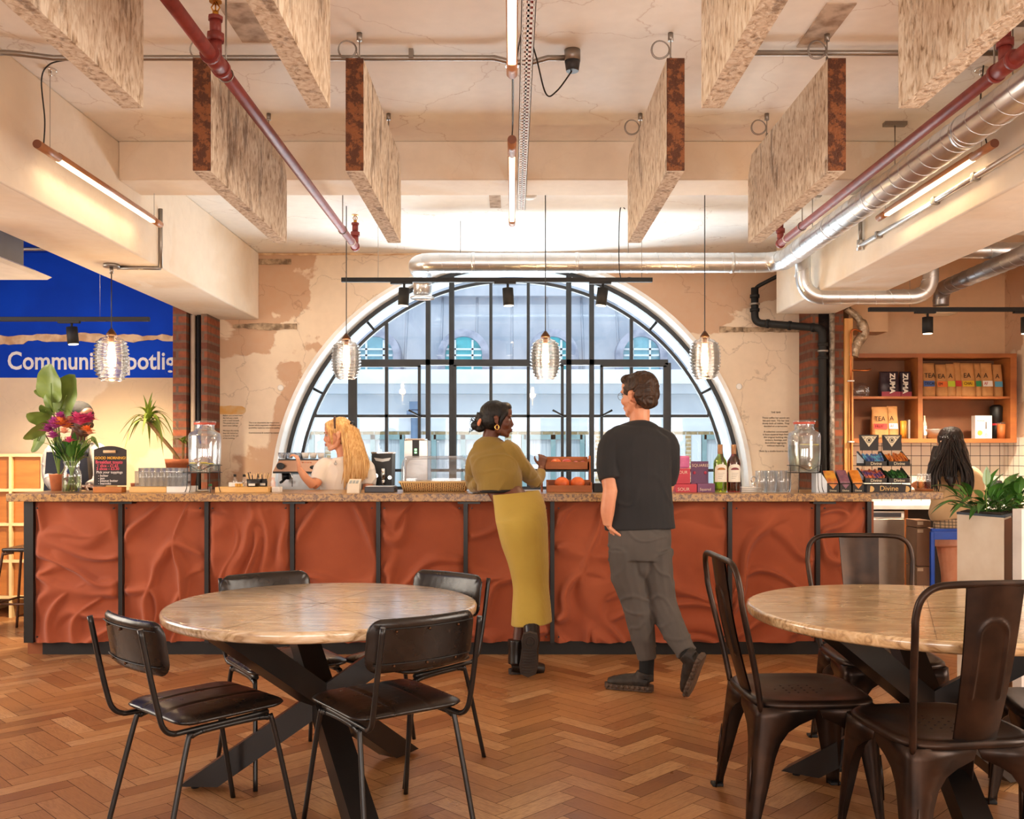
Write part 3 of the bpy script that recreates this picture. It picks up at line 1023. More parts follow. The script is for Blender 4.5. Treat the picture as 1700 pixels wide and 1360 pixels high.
# ------------------------------------------------------------ silver spiral ducts
def duct(pts, r, name, label, seams=.12, smooth_n=1, mt=None, tilt=.35, hang=(), parent=None):
    mt = mt or m_galv
    pts = [Vector(p) for p in pts]
    o = MB().tube(pts, r, 28).build(name, mt, parent, label=label, cat=None if parent else 'duct')
    b = MB()
    # one continuous spiral seam
    hp = []
    acc = 0
    up = None
    for a, c in zip(pts, pts[1:]):
        L = (c - a).length
        if L < 1e-5: continue
        t = (c - a) / L
        if up is None: up = t.orthogonal().normalized()
        up = (up - t * up.dot(t)).normalized()
        v = t.cross(up)
        k_ = max(1, int(L / (seams / 22)))
        for q in range(k_):
            f = q / k_
            ang = 2 * PI * (acc + L * f) / seams
            hp.append(a + t * (L * f) + up * ((r + .0008) * math.cos(ang)) + v * ((r + .0008) * math.sin(ang)))
        acc += L
    b.tube(hp, .0022, 5)
    b.build('seam', mt, o)
    return o
XD, ZD, YD, RD = 2.085, 2.835, 7.25, .076
def bend(a, c, e, r, n=8):
    """rounded corner at c between a and e"""
    a, c, e = Vector(a), Vector(c), Vector(e)
    d1 = (a - c).normalized(); d2 = (e - c).normalized()
    p1 = c + d1 * r; p2 = c + d2 * r
    return [p1 + (c - p1) * (2 * t * (1 - t)) * 1.0 + (p2 - p1) * (t * t) if False else (p1 * (1 - t) ** 2 + c * 2 * t * (1 - t) + p2 * t * t) for t in [i / n for i in range(n + 1)]]
pts = [Vector((XD, 1.2, ZD))] + bend((XD, 1.2, ZD), (XD, YD, ZD), (-.76, YD, ZD), .22) + bend((XD, YD, ZD), (-.74, YD, ZD), (-.74, W + .1, ZD), .16)
pts += bend((-.74, YD, ZD), (-.74, 7.75, ZD), (-.74, 7.75, 2.6), .12)
pts = pts[:-1] + [Vector((-.74, 7.75, 2.66))]
dm_ = duct(pts, RD, 'ventilation_duct', 'large silver spiral duct coming from top right then turning left across the arched window')
MB().lathe([(.10, 0), (.105, .01), (.08, .02)], (-.74, 7.75, 2.64), 24).build('flange', m_galv, dm_)
b = MB()
for p in ((XD, 3.9, ZD), (XD, 5.1, ZD), (XD, 6.5, ZD)):
    p = Vector(p)
    b.tube([p + Vector((0, 0, RD)), (p.x, p.y, HC)], .003, 6)
    b.span((p.x - .06, p.y - .02, HC - .02), (p.x + .06, p.y + .02, HC))
for xx in (-.4, .9):
    b.tube([(xx, YD, ZD + RD), (xx, YD, HC)], .003, 6)
b.build('duct_hanger', m_conduit, dm_)
for y in (4.3, 5.4, 6.1, 6.75): MB().cyl((XD, y - .012, ZD), (XD, y + .012, ZD), RD + .004, seg=28).build('joint_collar', m_galv, dm_)
for x in (1.7, -.3, .5): MB().cyl((x - .012, YD, ZD), (x + .012, YD, ZD), RD + .004, seg=28).build('joint_collar', m_galv, dm_)
# branch dropping under the right beam
q0 = P(1333, 432, 7.0); 
zb2 = P(1450, 493, 6.95).z
xa, xb = P(1333, 0, 6.95).x, P(1545, 0, 6.95).x
pts = [Vector((xa, 6.95, ZD))] + bend((xa, 6.95, ZD), (xa, 6.95, zb2), (xb, 6.95, zb2), .16) + bend((xa, 6.95, zb2), (xb, 6.95, zb2), (xb, 6.95, 3), .16) + [Vector((xb, 6.95, 2.9))]
duct(pts, .056, 'ventilation_duct', 'silver branch duct dipping under the right beam and rising again', .13, hang=())
zz = P(1650, 416, 6.2).z
duct([(2.95, 6.75, P(1650, 416, 6.75).z), (XR, 6.75, P(1650, 416, 6.75).z)], .058, 'ventilation_duct', 'short level silver duct at the right edge under the kitchen ceiling', .14)
a = P(1562, 508, 7.7); bnd = P(1562, 480, 7.7); c = P(1730, 410, 6.0)
m_dkgalv = galv('dull duct steel', (0.36, 0.35, 0.36), 0.35)
duct([a] + bend(a, bnd, c, .12) + [c], .062, 'ventilation_duct', 'darker grey duct slanting down over the kitchen shelves at the right edge', .14, mt=m_dkgalv)
dr = thing('air_diffuser', 'round white air outlet below the slanting grey duct', 'vent', tuple(P(1562, 522, 7.7)))
MB().lathe([(.0, 0), (.09, 0), (.125, .012), (.07, .03), (.06, .06)], P(1562, 523, 7.7), 24).build('disc', mat('cream enamel', '#e0cdb0', .4), dr)

# black waste pipe on the right wall
b = MB()
rp = .033
yb = 8.30
A = P(1253, 478, yb); B = P(1253, 536, yb); C = P(1365, 545, 8.02)
b.tube([P(1320, 438, 8.2), P(1292, 458, yb - .05)] + bend(P(1292, 458, yb - .05), A, B, .05), .018, 12)
o = b.tube([A] + bend(A, B, C, .07) + bend(B, C, P(1366, 600, 8.02), .06) + [P(1366, 820, 8.02)], rp, 16).build('waste_pipe', m_blackm, label='black plastic waste pipe stepping across the right wall then dropping behind the dispenser', cat='pipe')
b = MB()
for py, d in ((492, yb), (515, yb), (572, 8.02), (594, 8.02)):
    p = P(1253 if py < 540 else 1366, py, d)
    b.cyl(p - Vector((0, 0, .014)), p + Vector((0, 0, .014)), rp + .009, seg=18)
for px in (1275, 1312, 1350):
    f = (px - 1253) / 112
    p = B + (C - B) * f
    t = (C - B).normalized() * .012
    b.cyl(p - t, p + t, rp + .007, seg=18)
b.build('collar', m_blackm, o)
for p in (P(1253, 505, yb), P(1366, 583, 8.02)):
    MB().cyl(p - Vector((0, 0, .008)), p + Vector((0, 0, .008)), rp + .011, seg=18).build('metal_clip', m_silver, o)
# lagged silver pipe and copper pipe
b = MB()
x = 2.74
b.tube([(x, 8.02, .9), (x, 8.02, 2.62)], .024, 14)
b.build('lagged_pipe', mat('silver foil lagging', '#c9beb0', .35, .5, c2='#8d8377', scale=30, bump=.9, bscale=40, bdist=.01), label='silver foil wrapped vertical pipe between the black pipe and bricks', cat='pipe')
x = 2.895
b = MB()
b.tube([(x, 8.0, .95), (x, 8.0, 2.36)] + bend((x, 8.0, 2.36), (x, 8.0, 2.42), (x + .1, 8.0, 2.42), .04) + [Vector((x + .1, 8.02, 2.40))], .0085, 10)
b.tube([(x, 8.0, 2.07), (x + .13, 8.0, 2.07), (x + .17, 8.0, 2.08)], .007, 8)
o = b.build('copper_pipe', m_copper, label='thin copper pipe clipped to the pine batten', cat='pipe')
b = MB()
for z in (1.46, 1.98): b.span((x - .025, 7.985, z - .006), (x + .025, 8.02, z + .006), bev=.002)
b.build('pipe_clip', m_white, o)
# flexible silver hose above the kitchen shelf
b = MB()
pth = catmull([P(1405, 512, 8.05), P(1426, 530, 8.05), P(1434, 552, 8.05), P(1420, 575, 8.05), P(1416, 592, 8.05)], 8)
b.tube(pth, [.03, ] * 10 + [.045] * (len(pth) - 10), 18)
b.build('flexible_hose', mat('foil hose', '#c9b79f', .4, .5, c2='#9b876e', scale=18, bump=.9, bscale=25, bdist=.02), label='crumpled silver foil hose beside the top of the pine batten', cat='hose')

# ------------------------------------------------------------ track lights
def track(x0, x1, y, z, spots, label, hangers):
    r = thing('track_light', label, 'track light', ((x0 + x1) / 2, y, z))
    MB().span((x0, y - .018, z - .016), (x1, y + .018, z + .016), bev=.003).build('track', m_blackm, r)
    b = MB()
    for hx in hangers: b.tube([(hx, y, z), (hx, y, HC)], .0018, 6)
    b.build('suspension_wire', m_conduit, r)
    for sx, tilt in spots:
        MB().span((sx - .1, y - .016, z - .03), (sx + .06, y + .016, z - .016)).cyl((sx, y, z - .03), (sx, y, z - .075), .009, seg=10).build('adapter', m_blackm, r)
        R_ = Matrix.Rotation(tilt, 3, 'Y')
        t = R_ @ Vector((0, 0, -1))
        p0 = Vector((sx, y, z - .06))
        h = MB().cyl(p0, p0 + t * .125, .040, seg=24).cyl(p0 + t * .125, p0 + t * .127, .036, seg=24).build('spot_head', m_blackm, r)
        MB().cyl(p0 + t * .1255, p0 + t * .131, .035, seg=24).build('lens', emis('spot lens', (1, .82, .6), 3.0), h)
    return r
yt = 6.86
track(P(567, 0, yt).x, P(1083, 0, yt).x, yt, P(0, 465, yt).z, [(P(671, 0, yt).x, .05), (P(843, 0, yt).x, -.05), (P(1001, 0, yt).x, .12)], 'black track with three spotlights hanging in front of the arched window', (-.98, .95))
b = MB().tube(catmull([P(1038, 347, yt), P(1029, 352, yt), P(1029, 455, yt), P(1045, 461, yt), P(1070, 462, yt)], 8), .004, 6)
b.build('track_cable', m_black, label='black cable drooping from the far ceiling to the window track', cat='cable')
yt = 7.0
track(XL + .05, P(248, 0, yt).x, yt, P(0, 530, yt).z, [(P(119, 0, yt).x, -.1)], 'black track with one spotlight in front of the blue wall', (P(166, 0, yt).x,))
yt = 7.3
track(P(1442, 0, yt).x, XR - .02, yt, P(0, 514, yt).z, [(P(1540, 0, yt).x, 0), (P(1704, 0, yt).x, 0)], 'black track with spotlights in front of the kitchen shelves', (3.1, 4.0))
lamp('kitchen_spot', 'SPOT', (P(1540, 0, yt).x, yt, 2.30), 240, (1.0, .82, .62), (R(18), 0, R(0)), spot_size=R(100), spot_blend=.8, shadow_soft_size=.05)
lamp('kitchen_spot', 'SPOT', (P(1690, 0, yt).x, yt, 2.30), 170, (1.0, .82, .62), (R(18), 0, R(0)), spot_size=R(100), spot_blend=.8, shadow_soft_size=.05)
lamp('left_spot', 'SPOT', (P(119, 0, 7.0).x, 7.0, 2.15), 230, (1.0, .80, .54), (R(28), 0, R(8)), spot_size=R(115), spot_blend=.9, shadow_soft_size=.05)

# ------------------------------------------------------------ ribbed glass pendants
m_pend = glass('pendant glass', (0.985, .965, .93), 1.0, .05, base=0.10, top=.95)
m_bulb = emis('bulb glow', (1.0, .70, .34), 28)
m_fil = emis('filament', (1.0, .62, .22), 10)
m_bronze = mat('bronze cap', '#5a3a22', .4, .7)
def pendant(px, d, py, hook, label, warm=1.0):
    c = P(px, py, d)
    r = thing('pendant_lamp', label, 'lamp', tuple(c), 'ribbed glass pendant lamps')
    prof = []
    n = 84
    hh = .148
    for i in range(n + 1):
        u = i / n
        z = hh * (1 - 2 * u)
        s_ = z / hh
        rad = .104 * (1 - abs(s_ + .04) ** 2.8 * .42)
        rad *= min(1, .36 + 4.6 * u) if u < .14 else 1
        rad += .0062 * math.sin(u * 2 * PI * 13)
        prof.append((rad, z))
    MB().lathe(prof, c, 40).build('glass_shade', m_pend, r)
    MB().lathe([(.0, .185), (.008, .185), (.022, .165), (.033, .148), (.030, .140), (0, .138)], c, 20).build('cap', m_bronze, r)
    MB().tube([c + Vector((0, 0, .18)), Vector((c.x, c.y, hook))], .0035, 8).build('cord', m_black, r)
    MB().cyl(c + Vector((0, 0, .14)), c + Vector((0, 0, .10)), .016, seg=14).build('bulb_holder', m_bronze, r)
    MB().ell(c + Vector((0, 0, .062)), (.019, .019, .028)).build('bulb', m_bulb, r)
    MB().cyl(c + Vector((0, 0, .035)), c + Vector((0, 0, -.11)), .007, seg=10).build('filament_tube', m_fil, r)
    lamp('pendant_light', 'POINT', c + Vector((0, 0, .0)), 9, (1.0, .66, .32), shadow_soft_size=.03)
    return r
pendant(185, 5.95, 594, BZ, 'ribbed glass pendant hanging from the left beam in front of the blue wall')
pendant(575, 6.82, 596, HC, 'ribbed glass pendant over the left edge of the arched window')
pendant(905.5, 6.5, 594, HC, 'ribbed glass pendant in front of the middle of the arched window')
pendant(1170, 6.5, 594, HC, 'ribbed glass pendant over the right edge of the arched window')
p = P(185, 442, 5.95)
MB().cyl((p.x, p.y, BZ), (p.x, p.y, BZ - .02), .05, seg=24).cyl((p.x, p.y, BZ - .02), (p.x, p.y, BZ - .06), .012, seg=12).build('ceiling_rose', m_conduit, label='round grey ceiling plate under the left beam holding the pendant', cat='ceiling plate')

# grey and white ceiling unit at the left edge
cu_ = thing('ceiling_unit', 'grey ceiling unit with flared white plate at the left edge', 'ceiling unit', (-2.95, 4.9, 2.35))
c = P(-12, 440, 5.4)
MB().span((c.x - .6, 4.9, c.z + .03), (c.x + .075, 5.6, c.z + .22), bev=.004).build('casing', mat('mid grey steel', '#6f6c69', .5), cu_)
MB().prism([(c.x - .7, 4.9, c.z - .03), (c.x + .165, 4.9, c.z - .03), (c.x + .195, 4.9, c.z - .015), (c.x + .08, 4.9, c.z + .035), (c.x - .7, 4.9, c.z + .035)], (0, .8, 0)).build('flared_plate', m_white, cu_)
MB().tube([(c.x + .06, 5.2, c.z + .2), (c.x + .06, 5.2, HC)], .006, 8).tube([(c.x - .5, 5.2, c.z + .2), (c.x - .5, 5.2, HC)], .006, 8).build('hanger_rod', m_conduit, cu_)
b = MB().tube([(XL, 7.6, 3.02), (-2.9, 7.6, 3.02)], .016, 8)
b.build('conduit', m_conduit, label='conduit crossing the blue painted ceiling of the left bay', cat='conduit')

# blue wall lettering
m_lw = mat('white lettering', '#f3efe9', .6)
t_ = text('Community Spotlight', (P(12, 0, W).x, W - .003, P(0, 613, W).z), .225, m_lw, name='wall_lettering', sx=.86, off=.004)
w_ = t_.dimensions
t_['label'] = 'large white words on the blue wall'; t_['category'] = 'sign'
print('lettering width', w_)
# ------------------------------------------------------------ the bar counter
YF = 6.3
CT = 1.09      # top of the slab
def felt():
    m, nt, p, out = _nt('terracotta felt')
    n = tex(nt, 160, 3)
    a = tex(nt, 3, 4)
    nt.links.new(ramp(nt, a.outputs[0], [(0.35, S('#a5522f')), (0.7, S('#954627'))]), p.inputs['Base Color'])
    p.inputs['Roughness'].default_value = 0.85
    p.inputs['Sheen Weight'].default_value = 0.15
    nt.links.new(bumpn(nt, n.outputs[0], .25, .002), p.inputs['Normal'])
    return m
m_felt = felt()
ctr = thing('bar_counter', 'long bar counter fronted with rumpled terracotta panels', 'counter', (-.4, 6.6, 0))
seps = [P(px, 0, YF).x for px in (52, 200, 343, 485, 628, 773, 917, 1065, 1212, 1358, 1443)]
def fold(x, z, sd):
    p = Vector((x, z, sd))
    w = Vector((noise.noise(p * 1.6 + Vector((3, 0, 0))), noise.noise(p * 1.6 + Vector((0, 7, 0))), 0)) * .42
    q = p + w
    n1 = noise.noise(Vector((q.x * 3.2, q.y * 1.9, sd)))
    n2 = noise.noise(Vector((q.x * 2.3 + 9, q.y * 3.1, sd + 4)))
    amp1 = .5 + .9 * max(0, noise.noise(Vector((x * 2.3, z * 2.3, sd + 11))) + .35)
    h = math.exp(-(n1 / .105) ** 2) * .056 * amp1
    h = max(h, math.exp(-(n2 / .11) ** 2) * .050 * (1.4 - amp1 * .6))
    h += .010 * noise.noise(Vector((x * 4, z * 4, sd + 20)))
    return h
for i in range(10):
    a, c = seps[i] + .012, seps[i + 1] - .012
    z0, z1 = .085, 1.03
    wd = c - a
    def fn(u, v):
        x = a + wd * u; z = z0 + (z1 - z0) * v
        ex = min(1, min(u, 1 - u) * wd / .035); ez = min(1, min(v + .05, 1 - v) * (z1 - z0) / .05)
        h = fold(x + i * .0, z, 5.3 * i) * (.25 + .75 * ex) * (.3 + .7 * ez)
        wob = .008 * noise.noise(Vector((x * 14, i, 0))) if v == 0 else 0
        return Vector((x, YF + .035 - h, z + wob))
    nu = max(12, int(wd / .0095))
    pn = MB().grid(nu, 96, fn).build('front_panel', m_felt, ctr)
    b = MB()
    for zz in (z0 + .04, z1 - .04):
        for xx in (a + .03, c - .03): b.cyl((xx, YF - .0, zz), (xx, YF - .012, zz), .005, seg=10)
    b.build('screw', m_black, pn)
b = MB()
for i, x in enumerate(seps):
    b2 = MB().span((x - .014 - (.035 if i == 0 else 0), YF - .004, .085), (x + .014, YF + .05, 1.035))
    b2.build('upright', m_black, ctr)
MB().span((seps[0] - .05, YF + .05, .0), (seps[-1] + .02, YF + .1, 1.035)).span((seps[0] - .05, YF + .05, .085), (seps[0] - .02, 6.9, 1.035)).span((seps[-1], YF, .085), (seps[-1] + .03, 6.9, 1.035)).build('carcass', mat('brown board', '#8a4a22', .6), ctr)
MB().span((seps[0] + .06, YF + .03, 0), (seps[-1] - .02, YF + .06, .088)).build('kick_board', m_blackm, ctr)
for i in range(1, 10, 2): MB().span((seps[i] - .05, YF - .06, 1.022), (seps[i] + .1, YF + .02, 1.035)).build('slab_bracket', m_black, ctr)
def terrazzo():
    m, nt, p, out = _nt('brown aggregate slab')
    v = tex(nt, 58, kind='ShaderNodeTexVoronoi')
    nz = tex(nt, 30, 8)
    vm = nt.nodes.new('ShaderNodeVectorMath'); vm.operation = 'MULTIPLY_ADD'; vm.inputs[1].default_value = (.04, .04, .04)
    mp = v.inputs['Vector'].links[0].from_node
    nt.links.new(nz.outputs['Color'], vm.inputs[0]); nt.links.new(mp.outputs[0], vm.inputs[2]); nt.links.new(vm.outputs[0], v.inputs['Vector'])
    bw = nt.nodes.new('ShaderNodeSeparateColor'); nt.links.new(v.outputs['Color'], bw.inputs[0])
    c = ramp(nt, bw.outputs[0], [(0.0, S('#2f2019')), (0.22, S('#553c2c')), (0.45, S('#7d5f45')), (0.62, S('#775a47')), (0.85, S('#b98f58'))])
    l = tex(nt, 70, 4)
    c = mixc(nt, ramp(nt, l.outputs[0], [(0.5, 0), (0.62, .75)]), c, S('#80604a'))
    nt.links.new(c, p.inputs['Base Color'])
    p.inputs['Roughness'].default_value = .28
    return m
m_slab = terrazzo()
MB().span((P(10, 0, 6.22).x, 6.22, CT - .052), (P(1447, 0, 6.22).x, 6.98, CT), bev=.004).build('worktop', m_slab, ctr)
MB().span((P(1447, 0, 6.22).x - .01, 6.55, CT - .052), (3.02, 6.98, CT), bev=.004).build('worktop', m_slab, ctr)

# ------------------------------------------------------------ round tables
def tabletop_mat(name, cols, seed):
    m, nt, p, out = _nt(name)
    g = tex(nt, 5, 9, (1.0, 9, 6), rot=(0, 0, 0.12), dist=1.4)
    c = ramp(nt, g.outputs[0], [(0.30, S(cols[0])), (0.5, S(cols[1])), (0.68, S(cols[2]))])
    k = tex(nt, 2.2, 5, (1, 2.2, 1), rot=(0, 0, -.25), dist=.8)
    c = mixc(nt, ramp(nt, k.outputs[0], [(0.5, 0), (0.66, .5)]), c, S(cols[3]))
    nt.links.new(c, p.inputs['Base Color'])
    nt.links.new(ramp(nt, k.outputs[0], [(0.35, .22), (0.7, .34)]), p.inputs['Roughness'])
    p.inputs['Coat Weight'].default_value = 1.0
    p.inputs['Coat Roughness'].default_value = .14
    p.inputs['Coat IOR'].default_value = 1.75
    nt.links.new(bumpn(nt, g.outputs[0], .04, .001), p.inputs['Normal'])
    return m
m_topA = tabletop_mat('mango wood top A', ['#a07c55', '#dfc29a', '#efdcc0', '#8d8078'], 1)  # paled to paint some of the window's reflection into the wood colour
m_topB = tabletop_mat('mango wood top B', ['#9c7850', '#d8b688', '#e8cca2', '#ae875c'], 2)
m_leg = mat('black powder coat', '#171413', .32, c2='#1e1a18')
def round_table(cx, cy, r, h, a0, topm, label, thick=.042):
    t = thing('round_table', label, 'table', (cx, cy, 0), 'round wooden dining tables')
    prof = [(.001, h), (r * .5, h), (r - .03, h), (r - .013, h), (r - .012, h), (r - .004, h - .003), (r, h - .012), (r - .003, h - thick + .008), (r - .012, h - thick), (r - .02, h - thick), (.001, h - thick)]
    b = MB()
    rings = []
    for q, z in prof:
        rings.append([Vector((cx + q * (1 + .006 * math.sin(3 * k_) + .004 * math.sin(7 * k_ + 1)) * math.cos(k_), cy + q * (1 + .006 * math.sin(3 * k_)) * math.sin(k_), z)) for k_ in [2 * PI * j / 96 for j in range(96)]])
    b.ringloft(rings, cap=False)
    tp = b.build('tabletop', topm, t)
    # board joints of the top as thin dark lines let into the surface
    b = MB()
    for ang in (10, 68, 128):
        c_, s_ = math.cos(R(ang)), math.sin(R(ang))
        b.prism([(cx - c_ * r * .985 - s_ * .0007, cy - s_ * r * .985 + c_ * .0007, h - .0002), (cx - c_ * r * .985 + s_ * .0007, cy - s_ * r * .985 - c_ * .0007, h - .0002), (cx + c_ * r * .985 + s_ * .0007, cy + s_ * r * .985 - c_ * .0007, h - .0002), (cx + c_ * r * .985 - s_ * .0007, cy + s_ * r * .985 + c_ * .0007, h - .0002)], (0, 0, .0006))
    b.build('board_joint', mat('joint brown', '#4a3220', .8), tp)
    rr = .49
    w, d = .088, .05
    for k_ in range(3):
        a = R(a0 + 120 * k_)
        o_ = Vector((math.cos(a), math.sin(a), 0))
        sd = Vector((-o_.y, o_.x, 0))
        off = sd * 0
        p0 = Vector((cx, cy, 0)) + o_ * rr + off
        p1 = Vector((cx, cy, h - thick)) - o_ * rr + off
        dr_ = (p1 - p0).normalized()
        hz = o_ * (w * .5 / max(dr_.z, .3)) * 1.05
        ss = sd * d
        bot = [p0 + hz + ss + Vector((0, 0, .02)), p0 + hz - ss + Vector((0, 0, .02)), p0 - hz - ss + Vector((0, 0, .02)), p0 - hz + ss + Vector((0, 0, .02))]
        top = [q + (p1 - p0) - Vector((0, 0, .02)) for q in bot]
        lg = MB().ringloft([bot, top], smooth=False).build('leg', m_leg, t)
        fo = p0 + o_ * .03
        MB().cyl(fo, fo + Vector((0, 0, .022)), .016, seg=12).build('foot_pad', m_blackm, lg)
    MB().cyl((cx, cy, h * .5 - .06), (cx, cy, h * .5 + .05), .03, seg=16).build('hub', m_leg, t)
    return t
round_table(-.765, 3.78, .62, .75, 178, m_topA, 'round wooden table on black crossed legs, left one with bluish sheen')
round_table(1.63, 3.66, .69, .75, 146, m_topB, 'round wooden table on black crossed legs, right one with pale grain')

# ------------------------------------------------------------ black leather chairs
def leather():
    m, nt, p, out = _nt('black leather')
    a = tex(nt, 7, 6)
    nt.links.new(ramp(nt, a.outputs[0], [(0.4, S('#1a1411')), (0.75, S('#261c17'))]), p.inputs['Base Color'])
    nt.links.new(ramp(nt, a.outputs[0], [(0.35, .22), (0.7, .36)]), p.inputs['Roughness'])
    b = tex(nt, 260, 2)
    b1 = bumpn(nt, b.outputs[0], .12, .001)
    c = tex(nt, 9, 3)
    nt.links.new(bumpn(nt, c.outputs[0], .35, .01, b1), p.inputs['Normal'])
    return m
m_leath = leather()
def cushion(b, w, d, h, fn, nu=26, nv=22, seams=(), puff=.012, rc=.07):
    """rounded pad: fn(x, y, z)->world; w x d footprint, thickness h, seams along y at given x"""
    def edge(u, v):
        # superellipse mapping of the square
        x, y = (u - .5) * w, (v - .5) * d
        dx = max(0, abs(x) - (w / 2 - rc)); dy = max(0, abs(y) - (d / 2 - rc))
        return x, y, dx, dy
    def surf(sign):
        def f(u, v):
            U = .5 - .5 * math.cos(PI * u) * 1.0; V = .5 - .5 * math.cos(PI * v)
            U = .35 * U + .65 * u; V = .35 * V + .65 * v
            x, y, dx, dy = edge(U, V)
            if dx > 0 and dy > 0:
                L = math.hypot(dx, dy); M = max(dx, dy)
                if L > 0: x = math.copysign(w / 2 - rc + dx * M / L, x); y = math.copysign(d / 2 - rc + dy * M / L, y)
            ed = min(1.0, min(u, 1 - u) * 6, min(v, 1 - v) * 6)
            t = math.sin(ed * PI / 2) ** .7
            z = sign * h / 2 * t
            if sign > 0:
                z += puff * math.sin(PI * u) * math.sin(PI * v)
                for sx in seams:
                    z -= .006 * math.exp(-((x - sx) / .006) ** 2) * t
            return fn(x, y, z)
        return f
    b.grid(nu * 2, nv * 2, surf(1)); b.grid(nu * 2, nv * 2, surf(-1))
def leather_chair(label):
    t = thing('leather_chair', label, 'chair', (0, 0, 0), 'black leather dining chairs')
    b = MB()
    cushion(b, .44, .42, .034, lambda x, y, z: Vector((x, y, .460 + z - .01 * (y / .2) * (1 if y < 0 else .4) * 0)), seams=(-.07, .07))
    bmesh.ops.remove_doubles(b.bm, verts=b.bm.verts[:], dist=.0008)
    b.build('seat', m_leath, t)
    # curved backrest
    def bk(x, y, z):
        zz = .715 + y
        yy = -.255 - (zz - .5) * .16 + .9 * x * x * -1.0 * -1 * .9
        return Vector((x, yy + z, zz))
    b = MB()
    cushion(b, .42, .185, .03, bk, seams=(), puff=.010, rc=.05)
    bmesh.ops.remove_doubles(b.bm, verts=b.bm.verts[:], dist=.0008)
    bo = b.build('backrest', m_leath, t)
    # backing board lines: two piping seams and rivets behind
    b = MB()
    for zz in (.655, .775):
        pts = [bk(x / 10 * .19, zz - .715, -.018) for x in range(-10, 11)]
        b.tube(pts, .0022, 6)
    b.build('piping', mat('dark piping', '#0e0b0a', .5), bo)
    for zz in (.648, .765):
        for x in (-.12, .12, 0):
            MB().ell(bk(x, zz - .715, -.018), .005, u=8, v=6).build('rivet', m_bronze, bo)
    r = .0095
    for s_ in (-1, 1):
        # back post bends forward under the seat
        pts = [(s_ * .188, -.335 + .0, .79), (s_ * .19, -.30, .62), (s_ * .19, -.272, .50), (s_ * .188, -.255, .455), (s_ * .185, -.225, .432), (s_ * .18, -.17, .428), (s_ * .178, .14, .432)]
        MB().tube(catmull(pts, 5), r, 10).build('back_frame', m_leg, t)
        MB().tube(catmull([(s_ * .185, -.13, .418), (s_ * .178, 0, .418), (s_ * .185, .12, .418)], 3), r, 10).build('seat_rail', m_leg, t)
        MB().tube(catmull([(s_ * .185, -.12, .418), (s_ * .186, -.155, .410), (s_ * .19, -.175, .385), (s_ * .215, -.27, .0)], 6), r, 10).build('leg', m_leg, t)
        MB().tube(catmull([(s_ * .185, .10, .418), (s_ * .186, .135, .412), (s_ * .19, .155, .385), (s_ * .215, .235, .0)], 6), r, 10).build('leg', m_leg, t)
    return t
lc = leather_chair('black leather chair at the front left of the left table, back to the left edge')
ch = [((-1.10, 3.37), (.255, .275), None), ((-.46, 3.41), (-.28, .39), 'black leather chair in the foreground with its back to the camera, by the left table'),
      ((-.98, 4.07), (.16, -.24), 'black leather chair behind the left table, backrest left of the tabletop middle'),
      ((-.46, 4.10), (-.26, -.336), 'black leather chair behind the left table, backrest nearest the woman in yellow')]
for i, ((x, y), (fx, fy), lb) in enumerate(ch):
    rz = math.atan2(fy, fx) - PI / 2
    if i == 0: lc.location = (x, y, 0); lc.rotation_euler = (0, 0, rz)
    else: dup(lc, (x, y, 0), rz, lb)

